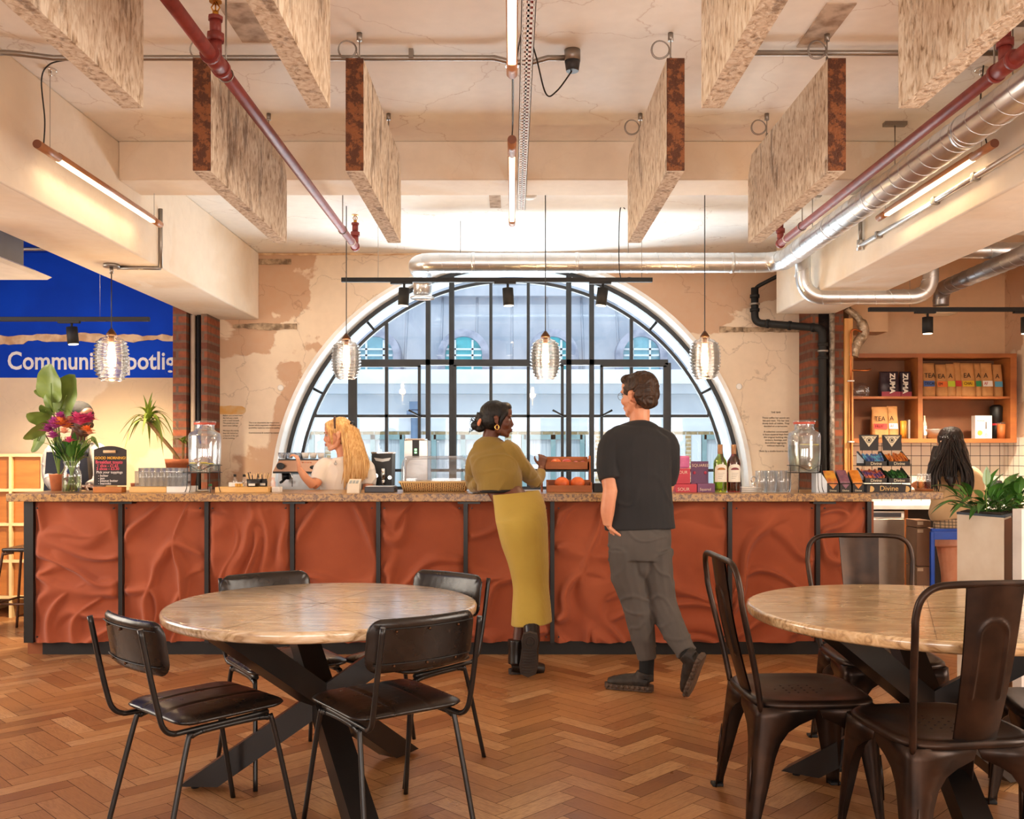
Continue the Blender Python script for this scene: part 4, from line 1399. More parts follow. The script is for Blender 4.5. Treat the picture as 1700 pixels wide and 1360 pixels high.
# ------------------------------------------------------------ dark metal chairs
def gunmetal():
    m, nt, p, out = _nt('gunmetal')
    a = tex(nt, 8, 6)
    nt.links.new(ramp(nt, a.outputs[0], [(0.4, S('#2d2420')), (0.75, S('#4a362a'))]), p.inputs['Base Color'])
    p.inputs['Metallic'].default_value = .75
    nt.links.new(ramp(nt, a.outputs[0], [(0.35, .30), (0.7, .42)]), p.inputs['Roughness'])
    return m
m_gun = gunmetal()
def metal_chair(label):
    t = thing('metal_chair', label, 'chair', (0, 0, 0), 'dark metal cafe chairs')
    hs = .46
    def sq(a, r, k_=4.5):
        c, s_ = math.cos(a), math.sin(a)
        d = (abs(c) ** k_ + abs(s_) ** k_) ** (-1 / k_)
        return r * c * d, r * s_ * d
    b = MB()
    rings = []
    for r, z in ((.0, hs - .012), (.10, hs - .011), (.17, hs - .006), (.205, hs), (.222, hs - .001), (.232, hs - .010), (.233, hs - .022), (.222, hs - .030)):
        rings.append([Vector((*sq(2 * PI * k_ / 56, max(r, .001)), z)) for k_ in range(56)])
    b.ringloft(rings, cap=False)
    rings2 = [[Vector((v.x, v.y, v.z - .004)) for v in rr] for rr in rings[:4]]
    st = b.build('seat', m_gun, t)
    for x, y in [(x * .035, y * .035) for x in (-1.5, -.5, .5, 1.5) for y in (-1.5, -.5, .5, 1.5)] + [(0, .09), (0, -.09)]:
        MB().cyl((x, y, hs - .0125), (x, y, hs - .0100), .0045, seg=10).build('drain_hole', m_blackm, st)
    # four folded legs: two tapering flanges meeting in a rounded outer corner
    zs = [hs - .022, hs - .06, hs - .085, hs - .11, hs - .15, hs - .20, hs - .30, .03, 0]
    ws = [.222, .21, .155, .118, .092, .078, .062, .040, .040]
    for sx in (-1, 1):
        for sy in (-1, 1):
            b = MB()
            rings = []
            for z, w in zip(zs, ws):
                f = (hs - .022 - z) / (hs - .022)
                cx_ = .222 + .028 * f; cy_ = .222 + (.045 if sy < 0 else .02) * f
                rc = min(.035, w * .8)
                P0 = [(cx_ - w, cy_), (cx_ - rc, cy_)] + [(cx_ - rc + rc * math.sin(q), cy_ - rc + rc * math.cos(q)) for q in (R(22), R(45), R(68))] + [(cx_, cy_ - rc), (cx_, cy_ - w)]
                P1 = [(cx_ - .006 if abs(x - cx_) < 1e-6 else x - .0, y) for x, y in P0]
                th = .005
                inner = [(cx_ - th, cy_ - w), (cx_ - th, cy_ - rc), (cx_ - rc * .6, cy_ - rc * .6), (cx_ - rc, cy_ - th), (cx_ - w, cy_ - th)]
                rings.append([Vector((sx * x, sy * y, z)) for x, y in P0 + inner])
            b.ringloft(rings, smooth=True)
            lg = b.build('leg', m_gun, t)
            b = MB()
            a_ = Vector((sx * .208, sy * (.242 if sy < 0 else .2305), hs - .2)); c_ = Vector((sx * .221, sy * (.256 if sy < 0 else .2365), .1))
            b.tube([a_, (a_ + c_) / 2, c_], [.002, .006, .003], 8)
            b.build('pressed_rib', m_gun, lg)
            MB().box((sx * .235, sy * (.255 if sy < 0 else .23), .006), (.045, .045, .012), bev=.004).build('foot', m_blackm, lg)
    # back frame
    pts = [(-.205, -.205, hs - .04), (-.222, -.235, .58), (-.245, -.285, .80), (-.247, -.293, .86), (-.235, -.302, .915), (-.20, -.308, .948), (-.14, -.311, .958), (0, -.315, .960)]
    full = pts + [(-x, y, z) for x, y, z in reversed(pts[:-1])]
    MB().tube(catmull(full, 5), .0115, 12).build('back_frame', m_gun, t)
    def sp(u, v):
        z = hs - .012 + (.955 - hs + .012) * v
        w = .072 + (.094 - .072) * v
        x = (u - .5) * 2 * w
        y = -.205 - .108 * v - .014 * (1 - (2 * u - 1) ** 2) - .012 * math.sin(PI * v)
        # pressed arch
        cx2, cz = 0, .80
        rr = math.hypot(x, max(0, z - cz)) if z > cz else abs(x)
        if z > .60: y -= .006 * math.exp(-((rr - .046) / .006) ** 2)
        return Vector((x, y, z))
    b = MB()
    b.grid(44, 60, sp)
    b.grid(6, 12, lambda u, v: sp(u, v) + Vector((0, .006, 0)))
    b.build('back_splat', m_gun, t, fix=False)
    return t
mc = metal_chair('dark metal chair left of the right table, seen from its side')
ms = [((1.10, 3.60), R(2), None), ((1.425, 3.14), R(97), 'dark metal chair in the right foreground with its tall back to the camera'),
      ((1.66, 4.22), R(-93), 'dark metal chair behind the right table facing the camera'),
      ((2.02, 3.35), R(166), 'dark metal chair cut off by the right edge of the photo')]
for i, ((x, y), a, lb) in enumerate(ms):
    if i == 0: mc.location = (x, y, 0); mc.rotation_euler = (0, 0, a - PI / 2)
    else: dup(mc, (x, y, 0), a - PI / 2, lb)

# ------------------------------------------------------------ bar stool at the left end
st = thing('bar_stool', 'dark bar stool with thin legs at the left end of the counter', 'stool', (-3.63, 7.12, 0))
cx_, cy_ = -3.62, 7.12
MB().span((cx_ - .17, cy_ - .17, .625), (cx_ + .17, cy_ + .17, .655), bev=.012).build('seat', m_leath, st)
for sx in (-1, 1):
    for sy in (-1, 1):
        MB().tube(catmull([(cx_ + sx * .10, cy_ + sy * .13, .618), (cx_ + sx * .16, cy_ + sy * .135, .608), (cx_ + sx * .185, cy_ + sy * .14, .56), (cx_ + sx * .245, cy_ + sy * .19, 0)], 6), .010, 10).build('leg', mat('stool frame', '#5b3d2c', .4, .5), st)
b = MB()
q = [(cx_ + sx * .222, cy_ + sy * .172, .24) for sx, sy in ((-1, -1), (1, -1), (1, 1), (-1, 1))]
for i in range(4): b.tube([q[i], q[(i + 1) % 4]], .008, 8)
b.build('foot_ring', MATS['stool frame'], st)

# ------------------------------------------------------------ open shelf grid on the left
m_ply = mat('birch ply', '#b8722e', .6, c2='#ab6626', scale=3, stretch=(1, 1, 6))
sh = thing('shelf_unit', 'open orange wooden grid shelving at the left wall', 'shelf', (-4.7, 7.95, 0))
yS = 7.75
x0s = XL + .02
xs = [P(px, 0, yS).x for px in (-122, -52, 17, 70, 140)]
zs = [.045, EYE - (955 - CY) / FPX * yS * 0 - (935 - CY) / FPX * yS, EYE - (872 - CY) / FPX * yS, EYE - (814 - CY) / FPX * yS, EYE - (757 - CY) / FPX * yS]
zs = [P(0, py, yS).z for py in (992, 932, 871, 814, 756)]
b = MB()
b.span((x0s, W - .04, 0), (xs[-1], W - .02, zs[-1]))
b.build('back_panel', m_ply, sh)
m_plye = mat('pale ply edge', '#f0cd92', .5)
for x in xs: MB().span((x - .012, yS, .0), (x + .012, W - .04, zs[-1])).build('upright', m_plye, sh)
for z in zs: MB().span((x0s, yS + .002, z - .012), (xs[-1], W - .04, z + .012)).build('shelf_board', m_plye, sh)
for i in range(4):
    for j in range(4):
        MB().span((xs[i] + .014, yS + .03, zs[j] + .014), (xs[i + 1] - .014, yS + .04, zs[j + 1] - .014)).build('door', m_ply, sh)
# ------------------------------------------------------------ people
def skin(name, c, c2):
    m = mat(name, c, .48, c2=c2, scale=9, bump=.06, bscale=120)
    m.node_tree.nodes['Principled BSDF'].inputs['Subsurface Weight'].default_value = .06
    m.node_tree.nodes['Principled BSDF'].inputs['Subsurface Radius'].default_value = (.02, .008, .004)
    return m
def frame_of(fwd, up=(0, 0, 1)):
    f = Vector(fwd).normalized(); u = Vector(up)
    r = f.cross(u).normalized(); u = r.cross(f).normalized()
    return Matrix((r, f, u)).transposed()
class Head:
    def __init__(s, c, fwd, up=(0, 0, 1), k=1.0):
        s.c = Vector(c); s.R = frame_of(fwd, up); s.k = k
    def p(s, x, y, z): return s.c + s.R @ (Vector((x, y, z)) * s.k)
    def e(s, V, x, y, z, rx, ry, rz, rot=None, u=18, v=12):
        V.ell(s.p(x, y, z), (rx * s.k, ry * s.k, rz * s.k), s.R if rot is None else s.R @ rot, u, v)
    def shape(s, V, fem=0.0):
        e = s.e
        e(V, 0, -.014, .032, .075, .095, .084)
        e(V, 0, .028, -.012, .062, .062, .082)
        e(V, 0, .040, -.072, .043, .045, .036)
        e(V, 0, .066, -.100, .021, .018, .016)
        for q in (-1, 1):
            V.tube([s.p(q * .056, -.012, -.035), s.p(q * .050, .015, -.075), s.p(q * .018, .062, -.100)], [.020 * s.k, .020 * s.k, .015 * s.k], 10)
            e(V, q * .038, .062, -.028, .024, .022, .026)
            e(V, q * .030, .078, .024, .026, .014, .009)
            e(V, q * .011, .097, -.035, .009, .010, .008)
            e(V, q * .078, -.008, -.006, .007, .016, .026, Matrix.Rotation(-.18 * 1, 3, 'X'))
            e(V, q * .080, -.012, .010, .010, .016, .014)
            e(V, q * .077, .000, -.034, .006, .010, .010)
        e(V, 0, .060, .050, .056, .034, .046)
        V.tube([s.p(0, .084, .016), s.p(0, .093, -.010), s.p(0, .103, -.030)], [.008 * s.k, .008 * s.k, .010 * s.k], 10)
        e(V, 0, .089, -.060, .021, .011, .006)
        e(V, 0, .087, -.071, .018, .011, .007)
        e(V, 0, .068, -.062, .036, .026, .030)
    def eyes(s, parent, iris='#2a1a10'):
        for q in (-1, 1):
            b = MB()
            b.use(mat('eye white', '#b9aea4', .3))
            s.e(b, q * .031, .0752, .002, .0115, .0115, .0085)
            b.use(mat('iris ' + iris, iris, .2))
            s.e(b, q * .0315, .0852, .002, .0055, .0022, .0055)
            b.build('eye', None, parent)
    def brows(s, parent, m):
        for q in (-1, 1):
            b = MB()
            b.tube([s.p(q * .012, .096, .020), s.p(q * .030, .094, .026), s.p(q * .050, .080, .020)], [.002 * s.k, .0032 * s.k, .0012 * s.k], 6)
            b.build('eyebrow', m, parent)
            b = MB()
            b.tube([s.p(q * .019, .087, .0075), s.p(q * .031, .0895, .0125), s.p(q * .045, .082, .006)], [.0012 * s.k, .0020 * s.k, .0012 * s.k], 6)
            b.build('eyelid', m, parent)
    def lips(s, parent, m):
        b = MB()
        b.tube([s.p(-.022, .090, -.0645), s.p(-.008, .0985, -.0615), s.p(0, .099, -.0625), s.p(.008, .0985, -.0615), s.p(.022, .090, -.0645)], [.001, .0042, .0036, .0042, .001], 8)
        b.tube([s.p(-.020, .089, -.0665), s.p(0, .0970, -.0715), s.p(.020, .089, -.0665)], [.001, .0052, .001], 8)
        b.build('lips', m, parent)

def hand(V, wrist, dirn, palm_n, k=1.0, curl=.5, side=1, spread=.12):
    """wrist point, direction of the fingers, palm normal; side = which way the thumb goes"""
    d = Vector(dirn).normalized(); n = Vector(palm_n); n = (n - d * n.dot(d)).normalized(); a = d.cross(n) * side
    w = Vector(wrist)
    V.limb([w, w + d * .035 * k, w + d * .085 * k], [(.024 * k, .017 * k), (.034 * k, .015 * k), (.036 * k, .013 * k)], side=a, n=3, seg=12)
    for i, (o, L) in enumerate(((-.030, .060), (-.010, .074), (.010, .080), (.030, .072))):
        L *= k
        b = w + d * .082 * k + a * (-o) * k
        c1 = curl * (.8 + .15 * i)
        d1 = (d * math.cos(c1 * .6) + n * math.sin(c1 * .6) - a * o * spread * 20).normalized()
        d2 = (d * math.cos(c1 * 1.5) + n * math.sin(c1 * 1.5)).normalized()
        d3 = (d * math.cos(c1 * 2.3) + n * math.sin(c1 * 2.3)).normalized()
        p1 = b + d1 * L * .45; p2 = p1 + d2 * L * .32; p3 = p2 + d3 * L * .23
        V.tube([b - d * .02 * k, b, p1, p2, p3], [.0085 * k, .0090 * k, .0085 * k, .0078 * k, .0060 * k], 8)
        V.ell(p3, .006 * k, u=8, v=6)
    t0 = w + d * .025 * k + a * .026 * k
    t1 = t0 + (d * .6 + a * .75 + n * .25).normalized() * .036 * k
    t2 = t1 + (d * .85 + a * .3 + n * .4).normalized() * .030 * k
    t3 = t2 + (d * .9 + a * .0 + n * .5).normalized() * .022 * k
    V.tube([t0 - a * .01, t0, t1, t2, t3], [.012 * k, .013 * k, .011 * k, .010 * k, .007 * k], 8)
    V.ell(t3, .0072 * k, u=8, v=6)

def wrinkle(amp, f, seed, stretch=(1, 1, 1), thr=.08):
    def d(co, no):
        q = Vector((co.x * stretch[0], co.y * stretch[1], co.z * stretch[2])) * f + Vector((seed, seed * 2, 0))
        w = noise.noise_vector(q * .6) * .6
        n1 = noise.noise(q + w)
        return amp * (math.exp(-(n1 / thr) ** 2) - .3) + amp * .5 * noise.noise(q * 2.3)
    return d

def hairmat(name, c, c2, rough=.5):
    m, nt, p, out = _nt(name)
    t = tex(nt, 6, 6, (14, 14, 1.2), dist=.5)
    nt.links.new(ramp(nt, t.outputs[0], [(0.35, S(c)), (0.68, S(c2))]), p.inputs['Base Color'])
    p.inputs['Roughness'].default_value = rough
    p.inputs['Specular IOR Level'].default_value = .35
    nt.links.new(bumpn(nt, t.outputs[0], .6, .006), p.inputs['Normal'])
    return m
def locks(b, starts, fn, r0=.006, r1=.002, n=8):
    for st_ in starts:
        pts = fn(st_)
        k = len(pts)
        b.tube(pts, [r0 * (1 - .0 * i) * (1 if 0 < i else .5) + (r1 - r0) * (i / (k - 1)) ** 2 for i in range(k)], 6)

sk_dark = skin('dark brown skin', '#6a3a24', '#5a2f1c')
sk_dark2 = skin('deep brown skin', '#54301f', '#462717')
sk_fair = skin('fair skin', '#e0a482', '#d6926f')
sk_fair2 = skin('light skin', '#dd9c78', '#d38c68')
h_black = hairmat('black hair', '#0d0a09', '#1d1613')
h_brown = hairmat('brown hair', '#2a1b13', '#4a3222')
h_blond = hairmat('blond hair', '#b8864c', '#e2bd84', .5)
h_long = hairmat('dark long hair', '#120c0a', '#2b1c15', .42)

# ---------- woman in mustard knit leaning on the counter
def woman():
    r = thing('person', 'person in mustard cropped top and long yellow skirt leaning on the counter', 'person', (0.08, 5.9, 0))
    H_ = Head(P(826, 697, 6.17), (1.0, .05, -.05), up=(.06, 0, 1), k=1.0)
    V = Vol()
    H_.shape(V)
    # neck, torso
    V.limb([P(817, 714, 6.17), P(813, 730, 6.17), P(812, 744, 6.16)], [.052, .052, .064], side=(1, 0, 0))
    V.limb([P(815, 734, 6.16), P(820, 756, 6.15), P(824, 785, 6.12), P(838, 816, 6.06), P(860, 850, 5.96), P(868, 885, 5.92), P(868, 905, 5.92)],
           [(.075, .05), (.140, .070), (.128, .070), (.104, .065), (.125, .085), (.13, .095), (.11, .085)], side=(1, 0, .25), n=6, seg=24)
    # arms
    LA = [P(793, 758, 6.17), P(786, 780, 6.24), P(785, 806, 6.36)]
    V.limb(LA, [.046, .040, .035]); V.limb([LA[-1], P(806, 812, 6.42), P(828, 813, 6.46)], [.034, .029, .023])
    RA = [P(848, 752, 6.14), P(866, 775, 6.17), P(888, 800, 6.30)]
    V.limb(RA, [.050, .044, .036]); V.limb([RA[-1], P(895, 790, 6.36), P(899, 776, 6.40)], [.035, .029, .022])
    hand(V, P(828, 813, 6.46), (1, .3, 0), (0, 0, -1), .9, .35, 1)
    hand(V, P(899, 777, 6.40), (.15, .3, .9), (-.3, 1, 0), .85, .9, 1)
    # legs
    def leg(hip, knee, ank, rr=(.088, .052, .036)):
        V.limb([hip, hip.lerp(knee, .5), knee, knee.lerp(ank, .3), ank], [rr[0], rr[0] * .86, rr[1], rr[1] * 1.02, rr[2]], side=(1, 0, 0))
    leg(P(858, 888, 5.93), P(872, 985, 5.86), P(858, 1085, 5.78), (.062, .045, .036))
    leg(P(880, 888, 5.93), P(892, 990, 5.88), P(881, 1062, 5.70), (.062, .042, .032))
    body = V.fuse('body', sk_dark, r, .0055, 3)
    H_.eyes(body); H_.brows(body, h_black); H_.lips(body, mat('brown lips', '#7a3c30', .4))
    # hair: centre parted, drawn back to a low bun
    V = Vol()
    H_.e(V, 0, -.024, .042, .084, .097, .086)
    H_.e(V, 0, -.045, -.005, .080, .070, .070)
    H_.e(V, 0, .040, .085, .066, .050, .034)
    for q in (-1, 1):
        V.tube([H_.p(q * .03, .052, .100), H_.p(q * .066, .046, .045), H_.p(q * .074, .022, .0), H_.p(q * .066, .014, -.04), H_.p(q * .060, .020, -.10)], [.016, .022, .016, .008, .003], 10)
    V.tube([H_.p(0, -.09, .02), H_.p(0, -.112, -.02), H_.p(.0, -.125, -.05)], [.055, .042, .032], 12)
    H_.e(V, 0, -.135, -.045, .042, .040, .034)
    H_.e(V, .01, -.115, -.068, .034, .034, .020)
    def hd(co, no): return .0010 * math.sin(noise.noise(co * 18) * 22 + co.z * 160) + .002 * noise.noise(co * 30)
    V.fuse('hair', h_black, r, .005, 2, hd)
    b = MB()
    rnd = random.Random(5)
    for i in range(9):
        a = H_.p(rnd.uniform(-.03, .03), -.14, -.05 + rnd.uniform(-.03, .04))
        b.tube([a, a + Vector((-.03 + rnd.uniform(-.01, .01), rnd.uniform(-.02, .02), rnd.uniform(-.02, .035))), a + Vector((-.045, 0, rnd.uniform(-.05, .05)))], [.003, .0022, .001], 5)
    b.build('loose_hair', h_black, r)
    b = MB()
    b.tube([H_.p(.0, -.118 + .0 * 0, -.02) + H_.R @ Vector((.040 * math.cos(a), .008 * math.sin(a * 2), .036 * math.sin(a))) for a in [2 * PI * i / 20 for i in range(20)]], .011, 8, closed=True)
    b.build('hair_tie', mat('coral scrunchie', '#d98a66', .7, bump=.5), r)
    b = MB()
    b.tube([H_.p(.083, -.004, -.052) + H_.R @ Vector((.003, .013 * math.cos(a), .015 * math.sin(a))) for a in [2 * PI * i / 18 for i in range(18)]], .0042, 8, closed=True)
    b.build('earring', mat('gold', '#e0b060', .2, 1.0), r)
    # cropped knit top with long sleeves
    m_top = mat('mustard knit', '#8f7430', .85, c2='#82682a', scale=5, bump=.25, bscale=260, stretch=(1, 1, .2), sheen=.3)
    V = Vol()
    V.limb([P(814, 727, 6.165), P(814, 739, 6.16), P(818, 756, 6.15), P(824, 782, 6.11), P(829, 799, 6.09), P(829, 817, 6.08)],
           [(.060, .05), (.115, .070), (.158, .092), (.156, .102), (.150, .108), (.148, .112)], side=(1, 0, .0), n=6, seg=28)
    V.limb([P(804, 742, 6.17)] + LA[:], [.055, .062, .056, .050]); V.limb([LA[-1] + Vector((0, 0, .008)), P(805, 811, 6.42), P(822, 813, 6.45)], [.050, .042, .034])
    V.limb([P(834, 740, 6.15)] + RA[:], [.056, .068, .062, .050]); V.limb([RA[-1], P(896, 791, 6.36), P(899, 781, 6.39)], [.049, .040, .032])
    V.limb([P(808, 790, 6.12), P(790, 806, 6.22), P(787, 810, 6.34)], [.05, .045, .04])
    V.fuse('knit_top', m_top, r, .006, 4, wrinkle(.0045, 7, 3.0, (1, 1, .8), .10))
    m_bk = mat('black hem', '#15110f', .8)
    MB().tube([P(833, 815, 6.075) + Vector((.134 * math.cos(a), .098 * math.sin(a), .004 * math.cos(a))) for a in [2 * PI * i / 32 for i in range(32)]], (.010), 8, closed=True).build('waistband', m_bk, r)
    # ribbed midi skirt
    m, nt, p, out = _nt('yellow rib knit')
    wv = tex(nt, 85, kind='ShaderNodeTexWave', rot=(0, 0, .25), dist=.4)
    a = tex(nt, 3, 4)
    nt.links.new(mixc(nt, ramp(nt, wv.outputs[0], [(0, 0), (1, .35)]), ramp(nt, a.outputs[0], [(0.35, S('#ccae48')), (0.7, S('#bf9f3c'))]), S('#7f621e')), p.inputs['Base Color'])
    p.inputs['Roughness'].default_value = .85
    p.inputs['Sheen Weight'].default_value = .25
    nt.links.new(bumpn(nt, wv.outputs[0], .5, .003), p.inputs['Normal'])
    b = Vol()
    keys = [(818, 822, 895, 814, 5.98, .085), (822, 860, 905, 838, 5.93, .115), (824, 872, 909, 870, 5.90, .135), (832, 905, 910, 900, 5.89, .125), (844, 940, 911, 940, 5.87, .105), (851, 975, 911, 975, 5.85, .095), (850, 1005, 914, 1005, 5.83, .105), (848, 1038, 916, 1032, 5.81, .125)]
    cen, rad = [], []
    for x0, y0_, x1, y1_, d, dep in keys:
        a0, a1 = P(x0, y0_, d), P(x1, y1_, d)
        cen.append((a0 + a1) / 2); rad.append(((a1 - a0).length / 2, dep))
    # explicit rings so the waist keeps its slant
    rings = []
    K = len(keys)
    NN = 56
    for i in range(NN + 1):
        f = i / NN * (K - 1); q = min(int(f), K - 2); t = f - q
        def cr(arr):
            p0, p1, p2, p3 = arr[max(q - 1, 0)], arr[q], arr[q + 1], arr[min(q + 2, K - 1)]
            return 0.5 * ((2 * p1) + (p2 - p0) * t + (2 * p0 - 5 * p1 + 4 * p2 - p3) * t * t + (3 * p1 - p0 - 3 * p2 + p3) * t ** 3)
        vals = [cr([kk[j] for kk in keys]) for j in range(6)]
        a0, a1 = P(vals[0], vals[1], vals[4]), P(vals[2], vals[3], vals[4])
        c_ = (a0 + a1) / 2; u = (a1 - a0) / 2
        ring = []
        for j in range(72):
            a = 2 * PI * j / 72
            ex = 1.0
            # gentle vertical folds growing to the hem and a soft hollow between the legs
            g = i / NN
            fo = .006 * g * math.sin(a * 5 + 1.0) + .010 * g * math.exp(-((a - 4.9) / .35) ** 2) * -1
            ring.append(c_ + u * math.cos(a) * (1 + fo * 3) + Vector((0, 1, 0)) * (vals[5] * math.sin(a) * (1 + fo * 6)))
        rings.append(ring)
    inner = [[c.lerp(sum(rr, Vector()) / 72, .05) for c in rr] for rr in (rings[-1], rings[-12])]
    b.ringloft(rings + inner, cap=False)
    b.build('skirt', m, r)
    # chunky boots
    m_bt = mat('black boot leather', '#15110f', .3, c2='#231b17', scale=12, bump=.2, bscale=18)
    m_sole = mat('rubber sole', '#2b2420', .7, c2='#3a3029', scale=14)
    # standing boot, toe to the right
    V = Vol()
    an = P(858, 1062, 5.78)
    g0 = P(856, 1116, 5.76)
    V.limb([an, P(857, 1085, 5.775), P(857, 1102, 5.77)], [(.056, .062), (.050, .058), (.052, .062)], side=(1, 0, 0))
    V.limb([P(850, 1104, 5.77), P(865, 1106, 5.77), P(886, 1109, 5.80), P(902, 1111, 5.82)], [(.046, .048), (.046, .046), (.044, .042), (.034, .036)], side=(0, 1, 0))
    bt = V.fuse('boot', m_bt, r, .006, 3)
    sole = []
    for q in range(28):
        a = 2 * PI * q / 28
        sole.append(P(876, 1100, 5.80) * 0 + Vector((.090 + .112 * math.cos(a), 5.79 + .037 * math.sin(a) + .03 * math.cos(a), 0)))
    z = .0
    MB().prism([Vector((v.x, v.y, .002)) for v in sole], (0, 0, .032)).build('sole', m_sole, bt)
    # raised boot: toe on the floor, sole towards the camera
    V = Vol()
    V.limb([P(882, 1040, 5.70), P(883, 1060, 5.66), P(882, 1072, 5.64)], [(.052, .055), (.050, .055), (.048, .055)], side=(1, 0, 0))
    V.limb([P(882, 1058, 5.66), P(881, 1078, 5.655), P(879, 1100, 5.66), P(878, 1118, 5.67)], [(.044, .045), (.050, .050), (.054, .042), (.040, .028)], side=(1, 0, 0))
    bt = V.fuse('boot', m_bt, r, .006, 3)
    so = []
    prof = [(-1, .0), (-.92, .72), (-.6, .92), (-.25, .80), (.1, .88), (.5, 1.0), (.85, .82), (1, .0)]
    cc, dn = P(878.5, 1088, 5.600), (P(877, 1128, 5.64) - P(881, 1048, 5.585)).normalized()
    hl = .142
    L_, R2 = [], []
    for t, w in prof:
        c_ = cc + dn * (t * hl)
        wv_ = .056 * w
        L_.append(c_ - Vector((wv_, 0, 0))); R2.append(c_ + Vector((wv_, 0, 0)))
    outl = L_ + list(reversed(R2))[1:-1]
    nn = dn.cross(Vector((1, 0, 0))).normalized()
    if nn.y < 0: nn = -nn
    sl = MB().prism([Vector(q) - nn * .0 for q in outl], nn * .03).build('sole', m_sole, bt)
    b = MB()
    for rr_ in (.018, .032):
        b.tube([cc - dn * .085 - nn * .002 + Vector((rr_ * math.cos(a), 0, 0)) + dn * (rr_ * math.sin(a)) for a in [2 * PI * i / 20 for i in range(20)]], .003, 5, closed=True)
    for q in range(-1, 8):
        c_ = cc + dn * (-.02 + q * .018) - nn * .002
        b.tube([c_ - Vector((.038, 0, 0)), c_ + dn * .006, c_ + Vector((.038, 0, 0))], .003, 5)
    b.build('tread', m_sole, sl)
woman()

# ---------- man in dark T-shirt, seen from behind
def man():
    r = thing('person', 'person in dark grey T-shirt and grey trousers seen from behind, hand in pocket', 'person', (.75, 5.35, 0))
    H_ = Head(P(1060, 657, 5.42), (-.66, .75, -.02), k=1.08)
    V = Vol()
    H_.shape(V)
    V.limb([P(1062, 680, 5.42), P(1062, 700, 5.41), P(1062, 716, 5.40)], [.060, .058, .075], side=(1, 0, 0))
    V.limb([P(1062, 708, 5.40), P(1060, 730, 5.39), P(1058, 780, 5.40), P(1058, 850, 5.40), P(1060, 900, 5.38), P(1062, 930, 5.38)],
           [(.09, .06), (.185, .095), (.175, .105), (.145, .095), (.150, .11), (.14, .10)], side=(1, 0, 0), n=6, seg=24)
    V.limb([P(1014, 732, 5.38), P(1010, 775, 5.36), P(1014, 815, 5.32)], [.056, .050, .043]); V.limb([P(1014, 812, 5.32), P(1009, 845, 5.32), P(1009, 872, 5.33)], [(.044, .046), (.042, .042), (.027, .03)])
    hand(V, P(1009, 870, 5.33), (.55, .3, -1), (1, .2, 0), .95, .35, 1)
    V.limb([P(1106, 735, 5.40), P(1110, 780, 5.46), P(1104, 820, 5.50)], [.056, .050, .042]); V.limb([P(1104, 820, 5.50), P(1085, 812, 5.66), P(1075, 800, 5.80)], [.042, .035, .027])
    hand(V, P(1075, 800, 5.80), (-.3, 1, .2), (0, 0, -1), 1.0, .6, -1)
    def leg(pts): V.limb(pts, [.084, .074, .054, .050, .034])
    leg([P(1040, 900, 5.38), P(1045, 950, 5.38), P(1060, 1010, 5.37), P(1068, 1050, 5.38), P(1074, 1118, 5.36)])
    leg([P(1085, 900, 5.38), P(1090, 950, 5.38), P(1101, 1010, 5.36), P(1118, 1048, 5.285), P(1141, 1088, 5.17)])
    body = V.fuse('body', sk_fair2, r, .0055, 3)
    H_.eyes(body, '#4a3a28'); H_.brows(body, h_brown); H_.lips(body, mat('pink lips', '#b9665a', .4))
    V = Vol()
    H_.e(V, 0, -.022, .050, .084, .098, .080)
    H_.e(V, 0, -.055, .01, .078, .062, .075)
    H_.e(V, 0, .045, .088, .070, .052, .030)
    H_.e(V, 0, -.070, -.030, .062, .038, .045)
    for q in (-1, 1): H_.e(V, q * .068, .012, .030, .014, .034, .036)
    def hd(co, no): return .0045 * noise.noise(Vector((co.x * 32, co.y * 32, co.z * 22))) + .003 * math.sin(noise.noise(co * 16) * 18 + co.z * 90)
    V.fuse('hair', h_brown, r, .005, 2, hd)
    b = MB()
    gm = mat('glasses wire', '#6d6157', .3, .8)
    for q in (-1, 1):
        b.tube([H_.p(q * .033 + .022 * math.cos(a), .098, .0 + .019 * math.sin(a)) for a in [2 * PI * i / 20 for i in range(20)]], .0014, 6, closed=True)
        b.tube([H_.p(q * .055, .096, .006), H_.p(q * .076, .04, .006), H_.p(q * .083, -.005, .004)], .0014, 6)
    b.tube([H_.p(-.011, .1, .004), H_.p(0, .102, .007), H_.p(.011, .1, .004)], .0014, 6)
    b.build('glasses', gm, r)
    m_ts = mat('dark grey jersey', '#1b1b1d', .85, c2='#222123', scale=4, bump=.1, bscale=300, sheen=.05)
    V = Vol()
    V.limb([P(1062, 703, 5.41), P(1062, 712, 5.40), P(1060, 730, 5.39), P(1058, 780, 5.39), P(1060, 830, 5.39), P(1062, 879, 5.385)],
           [(.072, .06), (.125, .08), (.192, .115), (.192, .125), (.196, .128), (.205, .13)], side=(1, 0, 0), n=6, seg=28)
    V.limb([P(1040, 722, 5.40), P(1016, 735, 5.38), P(1011, 770, 5.36), P(1013, 797, 5.33)], [.060, .070, .070, .066])
    V.limb([P(1085, 722, 5.40), P(1106, 738, 5.41), P(1110, 775, 5.45), P(1106, 800, 5.49)], [.060, .070, .068, .062])
    V.fuse('tshirt', m_ts, r, .006, 4, wrinkle(.004, 5, 9.0, (1, 1, .7), .10))
    m_tr = mat('grey trouser cloth', '#57504b', .85, c2='#4d4742', scale=3, bump=.15, bscale=250)
    V = Vol()
    V.limb([P(1062, 872, 5.385), P(1062, 895, 5.38), P(1062, 930, 5.375)], [(.178, .11), (.184, .128), (.172, .128)], side=(1, 0, 0), n=4, seg=28)
    V.limb([P(1062, 915, 5.38), P(1064, 945, 5.38), P(1066, 958, 5.38)], [(.13, .12), (.07, .11), (.04, .08)], n=4)
